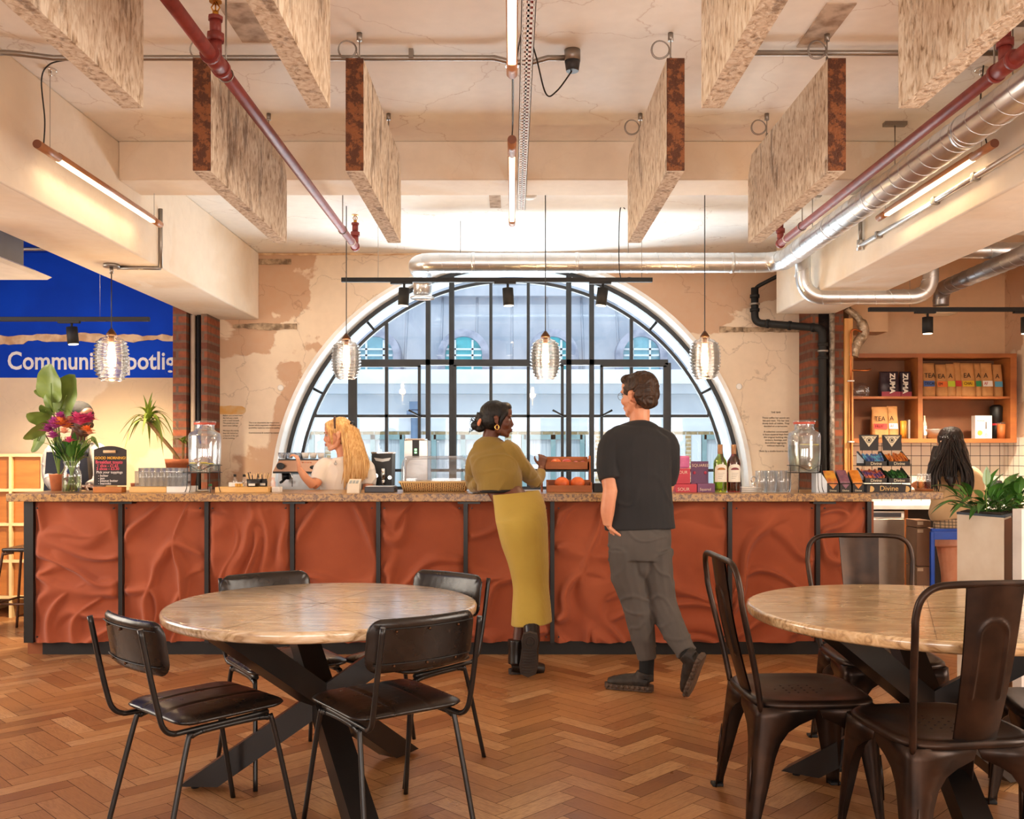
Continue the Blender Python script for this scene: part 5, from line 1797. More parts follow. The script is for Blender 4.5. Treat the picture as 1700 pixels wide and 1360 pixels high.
    V.limb([P(1040, 912, 5.38), P(1044, 955, 5.38), P(1056, 1000, 5.37), P(1066, 1045, 5.37), P(1074, 1094, 5.37)], [(.108, .12), (.104, .11), (.088, .09), (.074, .08), (.056, .06)])
    V.limb([P(1088, 912, 5.38), P(1090, 955, 5.38), P(1100, 1005, 5.36), P(1118, 1045, 5.29), P(1141, 1086, 5.18)], [(.100, .12), (.098, .11), (.082, .09), (.072, .08), (.056, .06)])
    V.fuse('trousers', m_tr, r, .006, 3, wrinkle(.006, 6, 5.0, (1, 1, 1.3), .09))
    m_sk = mat('black sock', '#0c0c0c', .9)
    m_sh = mat('black trainer', '#1d1712', .6, c2='#2f251c', scale=20, bump=.4, bscale=40)
    m_so = mat('trainer sole', '#5a4637', .7, c2='#473629', scale=16)
    MB().tube([P(1074, 1088, 5.36), P(1073, 1115, 5.355), P(1072, 1128, 5.35)], [.044, .042, .046], 14).build('sock', m_sk, r)
    MB().tube([P(1136, 1072, 5.21), P(1143, 1090, 5.16), P(1150, 1104, 5.12)], [.044, .043, .046], 14).build('sock', m_sk, r)
    # planted trainer, toe pointing left
    def shoe(heel, toe, up, k=1.0):
        heel, toe, up = Vector(heel), Vector(toe), Vector(up).normalized()
        f = (toe - heel); L = f.length; f.normalize(); s_ = f.cross(up).normalized(); up = s_.cross(f).normalized()
        q = lambda a, h, w=0: heel + f * (a * L) + up * h + s_ * w
        V = Vol()
        V.limb([q(.08, .05), q(.25, .052), q(.5, .048), q(.78, .040), q(.95, .034)], [(.038, .044), (.042, .048), (.045, .042), (.047, .032), (.030, .022)], side=s_, n=5)
        V.limb([q(.16, .05), q(.17, .085), q(.16, .105)], [(.038, .052), (.040, .052), (.042, .050)], side=s_, n=4)
        sh_ = V.fuse('shoe', m_sh, r, .006, 2, lambda c, n: .002 * noise.noise(c * 50))
        b = MB()
        prof = [(-.02, .0), (0.0, .030), (.1, .042), (.35, .037), (.55, .042), (.8, .050), (.95, .036), (1.03, 0)]
        A_ = [q(a, .0, w) for a, w in prof]; B_ = [q(a, .0, -w) for a, w in reversed(prof[1:-1])]
        b.prism(A_ + B_, up * .030)
        for i in range(9):
            for sgn in (-1, 1):
                a = .05 + i * .11
                b.ell(q(a, .018, sgn * .040 * (1.08 if .6 < a < .9 else .95)), (.012, .012, .012), u=8, v=6)
        b.build('sole', m_so, sh_)
        b = MB()
        for i in range(4):
            a = .42 + i * .09
            b.tube([q(a, .073 - i * .009, -.026), q(a + .01, .086 - i * .010, 0), q(a, .073 - i * .009, .026)], .0035, 6)
        b.build('lace', m_sk, sh_)
    shoe(Vector((.80, 5.33, .004)), Vector((.545, 5.43, .004)), (0, 0, 1))
    shoe(P(1169, 1092, 5.05), Vector((.985, 5.20, .012)), Vector((-.75, .55, .12)))
man()

# ---------- blond barista behind the counter
def barista():
    r = thing('person', 'person with long blond hair in white T-shirt behind the counter, hand raised', 'person', (-1.3, 7.15, 0))
    d = 7.1
    H_ = Head(P(561, 722, d), (-.97, -.12, -.10), k=1.02)
    V = Vol()
    H_.shape(V)
    V.limb([P(566, 738, d), P(570, 755, d), P(571, 768, d)], [.050, .048, .065])
    V.limb([P(571, 762, d), P(571, 778, d), P(566, 815, d), P(565, 860, d), P(566, 905, d)], [(.09, .06), (.165, .085), (.145, .10), (.125, .09), (.16, .11)], side=(1, 0, 0), n=6, seg=24)
    la = [P(536, 775, 7.08), P(527, 797, 7.0), P(520, 806, 6.95)]
    V.limb(la, [.048, .042, .036]); V.limb([la[-1], P(507, 793, 6.9), P(497, 778, 6.87)], [.036, .030, .021])
    hand(V, P(497, 779, 6.87), (-.15, .1, 1), (-1, .1, .1), .92, .75, -1)
    ra = [P(606, 775, 7.1), P(612, 800, 7.05), P(607, 822, 7.05)]
    V.limb(ra, [.048, .042, .036]); V.limb([ra[-1], P(590, 828, 7.04), P(572, 830, 7.02)], [.036, .03, .022])
    hand(V, P(572, 830, 7.02), (-1, 0, 0), (0, 0, -1), .9, .4, 1)
    for s_ in (-1, 1):
        V.limb([P(566 + s_ * 16, 900, d), P(566 + s_ * 18, 960, d), Vector((P(566 + s_ * 18, 960, d).x, d, .08))], [.085, .06, .045])
        V.limb([Vector((P(566 + s_ * 18, 960, d).x, d, .04)), Vector((P(566 + s_ * 18, 960, d).x - .12, d - .05, .03))], [.04, .03])
    body = V.fuse('body', sk_fair, r, .0055, 3)
    H_.eyes(body, '#5a6a70'); H_.brows(body, mat('fair brow', '#a5743c', .6)); H_.lips(body, mat('rose lips', '#c4665c', .4))
    V = Vol()
    H_.e(V, 0, -.020, .044, .084, .100, .086)
    H_.e(V, 0, .040, .080, .066, .050, .032)
    H_.e(V, 0, -.06, -.02, .078, .062, .078)
    for q in (-1, 1):
        V.tube([H_.p(q * .045, .070, .070), H_.p(q * .070, .052, .030), H_.p(q * .074, .040, -.02), H_.p(q * .062, .045, -.070)], [.014, .018, .013, .004], 10)
    V.limb([P(578, 712, d), P(588, 735, d - .03), P(591, 765, d - .09), P(587, 795, d - .12), P(582, 812, d - .12)], [(.055, .07), (.058, .06), (.062, .05), (.052, .04), (.022, .02)])
    V.limb([P(586, 716, d + .03), P(597, 742, d + .0), P(607, 770, d - .04), P(612, 795, d - .05)], [(.05, .05), (.036, .04), (.024, .02), (.010, .010)])
    def hd(co, no):
        q = Vector((co.x * 30 + noise.noise(co * 5) * 3, co.y * 30, co.z * 3))
        return .007 * noise.noise(q) + .004 * noise.noise(q * 2.6)
    V.fuse('hair', h_blond, r, .0055, 1, hd)
    b = MB()
    rnd = random.Random(11)
    for i in range(90):
        a = rnd.random()
        x0 = 566 + 44 * a
        p0 = P(568 + 22 * a + rnd.uniform(-2, 2), 708 + rnd.uniform(0, 12), d - .07 - .01 * math.sin(PI * a))
        x0 = 566 + 30 * a; x1 = 574 + 37 * a
        pts = [p0, P(x0 * .6 + x1 * .4 + rnd.uniform(-2, 2), 735, d - .09 - .03 * math.sin(PI * a)), P(x1 + rnd.uniform(-4, 4), 770, d - .14 - .02 * math.sin(PI * a)), P(x1 - 3 + rnd.uniform(-5, 5), 792 + rnd.uniform(0, 26) * (1 - a * .8), d - .15)]
        b.tube(catmull(pts, 4), [.003] + [.0055] * 10 + [.003, .001], 5)
    b.build('hair_locks', h_blond, r)
    b = MB()
    c_ = P(592, 702, d)
    b.tube([H_.p(-.05, -.105, .075), H_.p(0, -.118, .085), H_.p(.05, -.105, .075)], [.008, .010, .008], 8)
    for i in range(7):
        a = H_.p(-.05 + i * .0166, -.112, .078)
        b.tube([a, a + H_.R @ Vector((0, -.022, .0)), a + H_.R @ Vector((0, -.012, -.032))], [.005, .004, .002], 6)
    b.build('hair_claw', m_black, r)
    b = MB()
    b.tube([H_.p(.075 * math.cos(a), .01 + .02 * math.sin(a) * 0 + .0, .045 + .088 * math.sin(a)) for a in [PI * i / 16 for i in range(17)]], [.0085] * 17, 8)
    b.build('hair_band', mat('brown hairband', '#4c2c1c', .5), r)
    m_w = mat('white jersey', '#efe9e2', .85, c2='#e6ddd3', scale=4, sheen=.2)
    V = Vol()
    V.limb([P(570, 758, d), P(571, 766, d), P(571, 778, d), P(568, 800, d), P(565, 830, d), P(565, 870, d), P(566, 905, d)], [(.075, .062), (.13, .08), (.175, .098), (.165, .118), (.155, .115), (.15, .11), (.17, .12)], side=(1, 0, 0), n=6, seg=28)
    V.limb([P(552, 772, d), P(538, 775, 7.08), P(530, 790, 7.03), P(526, 800, 7.0)], [.055, .065, .062, .058])
    V.limb([P(592, 772, d), P(606, 776, d), P(611, 792, 7.07), P(611, 806, 7.05)], [.055, .068, .066, .060])
    V.fuse('tshirt', m_w, r, .006, 4, wrinkle(.0035, 6, 2.0, thr=.1))
    MB().tube([P(557, 765, d - .095), P(557, 769, d - .1), P(557, 771, d - .1)], .004, 6).ell(P(557, 770, d - .105), (.012, .003, .012)).build('pendant', m_silver, r)
    m_j = mat('dark denim', '#23262e', .8)
    V = Vol()
    V.limb([P(566, 885, d), P(566, 910, d)], [(.165, .12), (.17, .13)], seg=24)
    for s_ in (-1, 1):
        V.limb([P(566 + s_ * 18, 905, d), P(566 + s_ * 19, 960, d), Vector((P(566 + s_ * 18, 960, d).x, d, .10))], [.10, .075, .06])
    V.fuse('trousers', m_j, r, .008, 3)
barista()

# ---------- colleague behind the flowers
def colleague():
    r = thing('person', 'person in grey jumper and dark apron mostly hidden behind the flower vase', 'person', (-3.2, 7.2, 0))
    d = 7.15
    H_ = Head(P(134, 697, d), (.86, -.45, -.16), k=1.06)
    V = Vol()
    H_.shape(V)
    V.limb([P(132, 714, d), P(129, 730, d), P(128, 744, d)], [.052, .055, .07])
    V.limb([P(128, 738, d), P(126, 752, d), P(122, 800, d), P(122, 850, d), P(122, 900, d)], [(.09, .06), (.185, .09), (.165, .105), (.15, .10), (.16, .11)], side=(1, 0, 0), n=6, seg=24)
    la = [P(89, 752, d), P(84, 785, 7.1), P(92, 804, 7.0)]
    V.limb(la, [.052, .045, .04]); V.limb([la[-1], P(108, 808, 6.9), P(125, 808, 6.88)], [.04, .03, .024])
    ra = [P(164, 752, d), P(170, 785, 7.06), P(164, 803, 7.0)]
    V.limb(ra, [.052, .045, .04]); V.limb([ra[-1], P(152, 808, 6.9), P(146, 808, 6.86)], [.04, .03, .024])
    hand(V, P(144, 808, 6.85), (1, -.3, -.1), (0, 0, -1), .95, .6, -1)
    hand(V, P(125, 808, 6.88), (1, -.2, 0), (0, 0, -1), .95, .4, 1)
    for s_ in (-1, 1):
        V.limb([P(122 + s_ * 18, 890, d), P(122 + s_ * 18, 960, d), Vector((P(122 + s_ * 18, 960, d).x, d, .06))], [.09, .065, .05])
    body = V.fuse('body', sk_dark2, r, .006, 3)
    H_.eyes(body); H_.brows(body, h_black); H_.lips(body, mat('brown lips', '#7a3c30', .4))
    V = Vol()
    H_.e(V, 0, -.020, .050, .085, .104, .084)
    H_.e(V, 0, -.06, -.01, .080, .055, .07)
    V.fuse('hair', mat('cropped black hair', '#0c0a09', .85, c2='#151110', spec=.2), r, .006, 2, lambda c, n: .002 * noise.noise(c * 60))
    m_gj = mat('grey jumper', '#9a928c', .9, c2='#8a827c', scale=4, bump=.3, bscale=200)
    V = Vol()
    V.limb([P(128, 734, d), P(127, 744, d), P(126, 756, d), P(122, 800, d), P(122, 850, d)], [(.07, .06), (.14, .08), (.20, .105), (.185, .12), (.185, .12)], side=(1, 0, 0), n=6, seg=28)
    V.limb([P(106, 748, d)] + la, [.06, .07, .066, .06]); V.limb([la[-1], P(106, 806, 6.92), P(118, 807, 6.89)], [.058, .045, .036])
    V.limb([P(148, 748, d)] + ra, [.06, .07, .064, .056]); V.limb([ra[-1], P(152, 806, 6.91), P(147, 807, 6.88)], [.054, .042, .034])
    V.fuse('jumper', m_gj, r, .007, 4, wrinkle(.004, 6, 7.0))
    m_ap = mat('navy apron', '#171a24', .8, c2='#1f2230')
    b = MB()
    cen = P(124, 800, d)
    b.grid(20, 30, lambda u, v: Vector((cen.x + (u - .5) * (.30 + .10 * (1 - v)), d - .13 - .02 * math.cos((u - .5) * 3) + .004 * noise.noise(Vector((u * 6, v * 6, 1))), .75 + .62 * v)))
    b.build('apron', m_ap, r)
    MB().tube([P(112, 757, d - .12), P(110, 745, d - .06), P(116, 736, d)], .012, 6).tube([P(144, 757, d - .12), P(146, 745, d - .06), P(138, 736, d)], .012, 6).build('apron_strap', m_ap, r)
colleague()

# ---------- person at the kitchen counter
def kitchen_person():
    r = thing('person', 'person with very long dark hair in cream shirt and checked skirt in the kitchen', 'person', (3.3, 7.1, 0))
    d = 7.15
    H_ = Head(P(1577, 738, d), (-.15, .95, -.28), k=1.04)
    V = Vol()
    H_.shape(V)
    V.limb([P(1578, 752, d), P(1580, 768, d - .02), P(1581, 780, d - .02)], [.050, .05, .065])
    V.limb([P(1581, 772, d), P(1581, 790, d), P(1580, 830, d), P(1582, 870, d), P(1584, 905, d)], [(.09, .06), (.165, .09), (.145, .10), (.135, .10), (.165, .12)], side=(1, 0, 0), n=6, seg=24)
    la = [P(1556, 790, d), P(1548, 812, d + .06), P(1540, 815, d + .16)]
    V.limb(la, [.048, .042, .036]); V.limb([la[-1], P(1532, 802, 7.42), P(1530, 796, 7.5)], [.036, .03, .022])
    hand(V, P(1530, 798, 7.5), (0, 1, -.3), (0, 0, -1), .9, .5, 1)
    ra = [P(1612, 790, d), P(1622, 820, d + .04), P(1618, 838, d + .14)]
    V.limb(ra, [.048, .042, .036]); V.limb([ra[-1], P(1606, 836, 7.4), P(1600, 832, 7.48)], [.036, .03, .022])
    hand(V, P(1600, 832, 7.48), (0, 1, 0), (0, 0, -1), .9, .5, -1)
    for s_, x in ((-1, 1574), (1, 1600)):
        V.limb([P(x, 900, d), P(x + 2, 960, d), P(x + 1, 990, d + .02), P(x, 1035, d)], [.088, .058, .056, .038])
        V.limb([Vector((P(x, 1035, d).x, d, .05)), Vector((P(x, 1035, d).x - .02, d + .15, .03))], [.038, .032])
    V.fuse('body', sk_fair, r, .006, 3)
    V = Vol()
    H_.e(V, 0, -.020, .042, .086, .100, .086)
    H_.e(V, 0, -.05, -.03, .084, .070, .09)
    V.limb([P(1578, 740, d - .06), P(1575, 768, d - .12), P(1577, 790, d - .15), P(1580, 812, d - .16)], [(.085, .06), (.088, .05), (.05, .025), (.012, .010)])
    V.limb([P(1560, 745, d - .04), P(1552, 770, d - .08), P(1543, 795, d - .11), P(1540, 812, d - .11)], [(.05, .04), (.045, .035), (.032, .025), (.012, .012)])
    V.limb([P(1594, 745, d - .05), P(1603, 775, d - .12), P(1610, 800, d - .15), P(1610, 828, d - .16)], [(.05, .05), (.045, .035), (.030, .02), (.010, .010)])
    def hd(co, no):
        q = Vector((co.x * 34 + noise.noise(co * 5) * 2, co.y * 30, co.z * 3))
        return .006 * noise.noise(q) + .003 * noise.noise(q * 2.6)
    V.fuse('hair', h_long, r, .006, 1, hd)
    b = MB()
    rnd = random.Random(3)
    for i in range(80):
        a = rnd.random()
        x0 = 1560 + 36 * a
        k2 = i % 5
        x1 = (1545 + 16 * rnd.random()) if k2 < 2 else (1590 + 22 * rnd.random()) if k2 < 4 else 1562 + 28 * a
        zz = d - .10 - .05 * math.sin(PI * a)
        pts = [P(x0, 722 + rnd.uniform(0, 8), zz + .02), P(x0 * .5 + x1 * .5, 755, zz - .02), P(x1 + rnd.uniform(-4, 4), 785, zz - .06), P(x1 + rnd.uniform(-5, 5), 806 + rnd.uniform(-6, 20) if k2 < 4 else 792, zz - .07)]
        b.tube(catmull(pts, 4), [.003] + [.005] * 10 + [.003, .001], 5)
    b.build('hair_locks', h_long, r)
    m_sh = mat('cream shirt', '#d9b98c', .85, c2='#cdaa7c', scale=3, sheen=.2)
    V = Vol()
    V.limb([P(1580, 768, d), P(1581, 778, d), P(1581, 795, d), P(1582, 830, d), P(1578, 850, d), P(1579, 860, d)], [(.075, .06), (.13, .08), (.182, .105), (.16, .12), (.155, .125), (.145, .12)], side=(1, 0, .1), n=6, seg=28)
    V.limb([P(1568, 784, d)] + la, [.06, .068, .064, .058]); V.limb([la[-1], P(1536, 806, 7.36)], [.058, .05])
    V.limb([P(1596, 784, d)] + ra, [.06, .072, .066, .058]); V.limb([ra[-1], P(1610, 838, 7.36)], [.056, .048])
    V.fuse('shirt', m_sh, r, .007, 4, wrinkle(.009, 4.5, 4.0, (1, 1, .6), .12))
    m, nt, p, out = _nt('checked cloth')
    c = S('#c9a87c')
    cur = None
    for rot in ((0, 0, 0), (0, R(90), 0)):
        wv = tex(nt, 14, kind='ShaderNodeTexWave', rot=rot)
        wv2 = tex(nt, 32, kind='ShaderNodeTexWave', rot=rot)
        cur = mixc(nt, ramp(nt, wv.outputs[0], [(.72, 0), (.8, .8)]), c if cur is None else cur, S('#2e2119'))
        cur = mixc(nt, ramp(nt, wv2.outputs[0], [(.8, 0), (.9, .4)]), cur, S('#f0e0c4'))
    nt.links.new(cur, p.inputs['Base Color'])
    p.inputs['Roughness'].default_value = .9
    V = Vol()
    V.limb([P(1588, 848, d), P(1588, 870, d), P(1588, 890, d)], [(.15, .11), (.17, .125), (.175, .13)], seg=28)
    V.fuse('skirt', m, r, .007, 3)
    b = MB()
    for x in (1574, 1600): b.tube([Vector((P(x, 1035, d).x, d - .03, .035)), Vector((P(x, 1035, d).x - .02, d + .16, .03))], [.045, .038], 12)
    b.build('shoes', m_black, r)
kitchen_person()
# ------------------------------------------------------------ things on the counter
def on(px, d, z=CT):
    return Vector(((px - CX) / FPX * d, d, z))
def px2m(n, d): return n * d / FPX
m_terra = mat('terracotta pot', '#b5663c', .8, c2='#9c5632', scale=10)
m_soil = mat('soil', '#2f2117', .95, bump=.6, bscale=40)
m_leaf = mat('leaf green', '#5f7430', .36, c2='#7c8f44', scale=5, stretch=(1, 1, 1))
m_leafd = mat('dark leaf green', '#2f5a1e', .35, c2='#46752a', scale=5)
m_leafy = mat('yellow green leaf', '#8a9a34', .5, c2='#6d7f2a', scale=6)
m_stem = mat('stem green', '#6f8a3a', .6)
m_card = mat('dark card', '#2a2320', .6)
m_cream = mat('cream print', '#e8d9b8', .6)
m_lblw = mat('label paper', '#efe8da', .7)

def leaf(b, base, tip, width, droop=.2, fold=.25, side=None, n=10, wavy=0.0, shape=.75, pw=.8):
    base, tip = Vector(base), Vector(tip)
    ax = tip - base; L = ax.length
    s_ = Vector(side) if side is not None else ax.cross(Vector((0, 0, 1)))
    if s_.length < 1e-4: s_ = Vector((1, 0, 0))
    s_ = (s_ - ax.normalized() * s_.dot(ax.normalized())).normalized()
    up = s_.cross(ax.normalized())
    if up.z < 0 and side is None: up = -up
    def f(u, v):
        t = u
        c = base + ax * t - Vector((0, 0, 1)) * (droop * L * (t * t - t * .0)) + up * (.35 * droop * L * math.sin(PI * t))
        w = width * (math.sin(PI * min(1, t ** shape)) ** pw if 0 < t < 1 else 0.02)
        q = (v - .5) * 2
        return c + s_ * (q * w) + up * (abs(q) * w * fold + wavy * width * math.sin(t * 14 + q * 2) * abs(q))
    b.grid(n, 6, f)

# vase with flowers
vp = on(119, 6.45)
vs = thing('flower_vase', 'clear glass jar vase with water on the counter left end', 'vase', tuple(vp))
rv = px2m(15, 6.45)
MB().lathe([(0, .004), (rv, .004), (rv, .12), (rv * .95, .145), (rv * .78, .165), (rv * .78, .195), (rv * .86, .205), (rv * .86, .215)], vp, 32).build('glass_body', m_clear, vs)
MB().lathe([(0, .006), (rv * .93, .006), (rv * .93, .11), (0, .11)], vp, 24).build('water', glass('vase water', (.80, .84, .66), .8, base=.05), vs)
rnd = random.Random(2)
b = MB()
for i in range(16):
    a = rnd.uniform(0, 2 * PI)
    b.tube([vp + Vector((rv * .6 * math.cos(a), rv * .6 * math.sin(a), .01)), vp + Vector((-.02 * math.cos(a), 0, .17)), vp + Vector((-.14 * math.cos(a), .05 * math.sin(a), .36))], .004, 6)
b.build('stems', m_stem, vs)
fl = thing('flower_bouquet', 'bouquet of pink, purple and orange flowers in the glass jar', 'flowers', (vp.x, vp.y, vp.z + .2), None)
def bloom(name, m, c, r_, n, seed, layers=3, m2=None, closed=.4):
    rr = random.Random(seed)
    b = MB()
    c = Vector(c)
    for l in range(layers):
        for k_ in range(n):
            a = 2 * PI * (k_ + .5 * l) / n + rr.uniform(-.2, .2)
            el = closed + l * .38 + rr.uniform(-.12, .12)
            dv = Vector((math.cos(a) * math.cos(el), math.sin(a) * math.cos(el), math.sin(el)))
            leaf(b, c, c + dv * r_ * rr.uniform(.95, 1.3), r_ * .25, .15, .35, n=5)
    return b.build(name, m, fl)
m_pink = mat('pink petal', '#c93470', .6, c2='#e0608f', scale=30)
m_purp = mat('purple petal', '#a03380', .6, c2='#c258a0', scale=30)
m_oran = mat('orange petal', '#ea7a35', .6, c2='#f29a55', scale=30)
m_peach = mat('peach petal', '#f2a37a', .6, c2='#f7c7a5', scale=30)
D6 = 6.43
for i, (px, py, r_, m_, n_) in enumerate([(92, 712, .085, m_purp, 12), (80, 718, .06, m_purp, 10), (88, 728, .055, m_purp, 10), (134, 706, .085, m_pink, 14), (146, 700, .07, m_pink, 13), (128, 697, .06, m_pink, 11), (101, 708, .075, m_oran, 9), (110, 712, .06, m_oran, 9), (107, 720, .05, m_peach, 8), (145, 717, .055, m_oran, 9), (149, 722, .04, m_peach, 8), (115, 735, .05, m_pink, 6), (100, 697, .06, m_purp, 10), (115, 699, .04, m_peach, 7)]):
    bloom('bloom', m_, P(px, py, D6 - .05 + .04 * math.sin(i * 2.1)), r_, n_, i, 3)
b = MB()
rnd = random.Random(9)
for i in range(34):
    a = rnd.uniform(-1.2, 1.2)
    q0 = vp + Vector((.02 * a, rnd.uniform(-.03, .03), .19))
    q1 = vp + Vector((.17 * math.sin(a), rnd.uniform(-.09, .06), rnd.uniform(.24, .42)))
    leaf(b, q0.lerp(q1, .35), q1, rnd.uniform(.018, .032), rnd.uniform(0, .3), .3, n=7)
b.build('foliage', m_leafd, fl)
b = MB()
for i in range(10):
    px = 90 + i * 6
    b.tube([vp + Vector((0, 0, .2)), P(px, 740, D6), P(px, 725, D6)], .003, 5)
b.tube([P(100, 748, D6), P(78, 737, D6), P(52, 730, D6)], .002, 5)
b.build('flower_stems', m_stem, fl)

# large leaved plant standing behind the flowers
pl = thing('leafy_plant', 'tall plant with broad glossy leaves rising behind the flower bouquet', 'plant', (on(98, 6.7).x, 6.7, CT))
MB().lathe([(0, 0), (.05, 0), (.065, .11), (.07, .12), (.06, .12), (.055, .1), (0, .1)], on(98, 6.75), 24).build('pot', m_terra, pl)
b0 = on(98, 6.75) + Vector((0, 0, .1))
LV = [((86, 668), (84, 604), .125, .0), ((92, 655), (56, 646), .05, .1), ((97, 690), (124, 622), .135, .0), ((90, 690), (76, 650), .05, .1), ((86, 700), (44, 676), .075, .25), ((84, 706), (58, 700), .045, .1), ((80, 705), (38, 716), .060, .3), ((70, 716), (53, 748), .055, .1), ((95, 683), (121, 684), .050, .35), ((150, 728), (164, 742), .04, .2), ((84, 690), (68, 672), .05, 0)]
for i, (p0, p1, w, dr) in enumerate(LV):
    b = MB()
    d0 = 6.62 + .03 * (i % 3)
    q0, q1 = P(p0[0], p0[1], d0), P(p1[0], p1[1], d0 - .10 + .05 * (i % 2))
    leaf(b, q0, q1, w * .86, dr, .22, pw=.5, side=(.82, -.35, .3 * (-1) ** i) if abs(q1.z - q0.z) > abs(q1.x - q0.x) else (0.1, -.55, .8), n=18, wavy=.05, shape=.72)
    lf = b.build('leaf', m_leaf, pl)
    b = MB()
    b.tube(catmull([b0, b0.lerp(q0, .5) + Vector((0, .02, .04)), q0, q0.lerp(q1, .5)], 5), .0045, 6)
    b.build('leaf_stalk', m_stem, lf)

# chalkboard
cb = thing('chalkboard', 'small black chalk menu board on wooden base beside the flowers', 'sign', tuple(on(182, 6.42)))
yq = 6.42
def Q(px, py, y=yq): return P(px, py, y)
out_ = [Q(156, 806), Q(209, 806), Q(209, 747)]
for i in range(1, 9):
    t = i / 9; out_.append(Q(209 - 53 * t, 747 - 6 * math.sin(PI * t) - .5))
out_.append(Q(156, 747))
MB().prism(out_, (0, .012, 0)).build('board', mat('blackboard', '#241c1a', .7, c2='#2c2422'), cb)
hp = [Q(169 + 0, 750.5, yq - .001)]
b = MB()
b.tube([Q(172, 750, yq - .001), Q(192, 750, yq - .001)], .010, 12)
b.build('handle_slot', mat('slot cream', '#d8b78e', .8), cb)
MB().span(Q(154, 818, yq - .03), Q(210, 808, yq + .05), bev=.003).build('base', mat('oak base', '#b86f2c', .5, c2='#a55f22', scale=5, stretch=(1, 6, 6)), cb)
ch_y = mat('yellow chalk', '#e0a93c', .9); ch_p = mat('pink chalk', '#d9586b', .9); ch_w = mat('white chalk', '#cfc6c0', .9)
for s_, px, py, sz, m_ in (('GOOD MORNING!', 157, 762.5, .0255, ch_y), ('Breakfast toasts', 158.5, 769.5, .029, ch_p), ('1 slice - £1.65', 161, 775.5, .026, ch_p), ('2 slices - £3.30', 160, 780.5, .026, ch_p), ('Pick your toppings', 160, 786, .024, ch_w), ('- butter', 163, 791.5, .022, ch_w), ('- jam', 163, 796, .022, ch_w), ('- peanut butter', 163, 800, .022, ch_w), ('- marmite', 163, 804.5, .022, ch_w)):
    t_ = text(s_, Q(px, py, yq - .0015), sz, m_, cb, off=.0004)
    w_ = t_.dimensions[0]
MB().tube([Q(160, 770.8, yq - .002), Q(203, 770.4, yq - .002)], .0007, 5).build('underline', ch_p, cb)

ORDW = ('first', 'second', 'third', 'fourth', 'fifth', 'sixth', 'seventh')
# tumblers helper
def tumbler(r0, r1, h, label, group):
    t = MB()
    t.lathe([(0, .006), (r0 * .9, .006), (r1 * .93, h), (r1, h), (r0, 0), (0, 0)], (0, 0, 0), 20)
    return t.build('tumbler', m_tum, org=(0, 0, 0), label=label, cat='glass', group=group)
tb = tumbler(.030, .034, .125, 'upturned clear tumbler in the row beside the chalkboard', 'upturned tumblers beside the chalkboard')
# crate of upturned glasses
xa, xb = on(222, 6.5).x, on(283, 6.5).x
MB().span((xa, 6.42, CT), (xb, 6.60, CT + .040), bev=.003).build('wooden_block', mat('pale wood block', '#e2b573', .5, c2='#d6a55f', scale=4, stretch=(1, 6, 6)), label='pale wooden block under the upturned glasses', cat='block')
MB().span((on(283.5, 6.5).x, 6.42, CT), (on(321, 6.5).x, 6.60, CT + .042), bev=.002).build('napkin_box', m_white, label='white box right of the pale wooden block', cat='box')
fs = True
for j, yy in enumerate((6.46, 6.54)):
    for k_ in range(7):
        lc_ = (on(242, 6.5).x + k_ * .0415 * 1.0 + .0, yy, CT + .043)
        c_ = tb if k_ == 0 and j == 0 else tb.copy()
        if c_ is not tb: COL.objects.link(c_)
        c_.location = lc_
        c_['label'] = '%s upturned tumbler from the left in the %s row of the clear crate' % (ORDW[k_], ('front', 'rear')[j])
tr_ = thing('glass_crate', 'clear plastic crate holding upturned tumblers by the chalkboard', 'crate', (on(270, 6.5).x, 6.5, CT + .041))
b = MB()
x0_, x1_ = on(232, 6.5).x, on(310, 6.5).x
z1_ = CT + .145
for yy in (6.415, 6.585): b.span((x0_, yy - .001, CT + .0425), (x1_, yy + .001, z1_))
for xx in (x0_, x1_): b.span((xx - .001, 6.415, CT + .0425), (xx + .001, 6.585, z1_))
b.build('walls', m_clear, tr_)
b = MB()
for yy in (6.415, 6.585): b.tube([(x0_, yy, z1_), (x1_, yy, z1_)], .003, 6)
b.build('rim', m_tum, tr_)

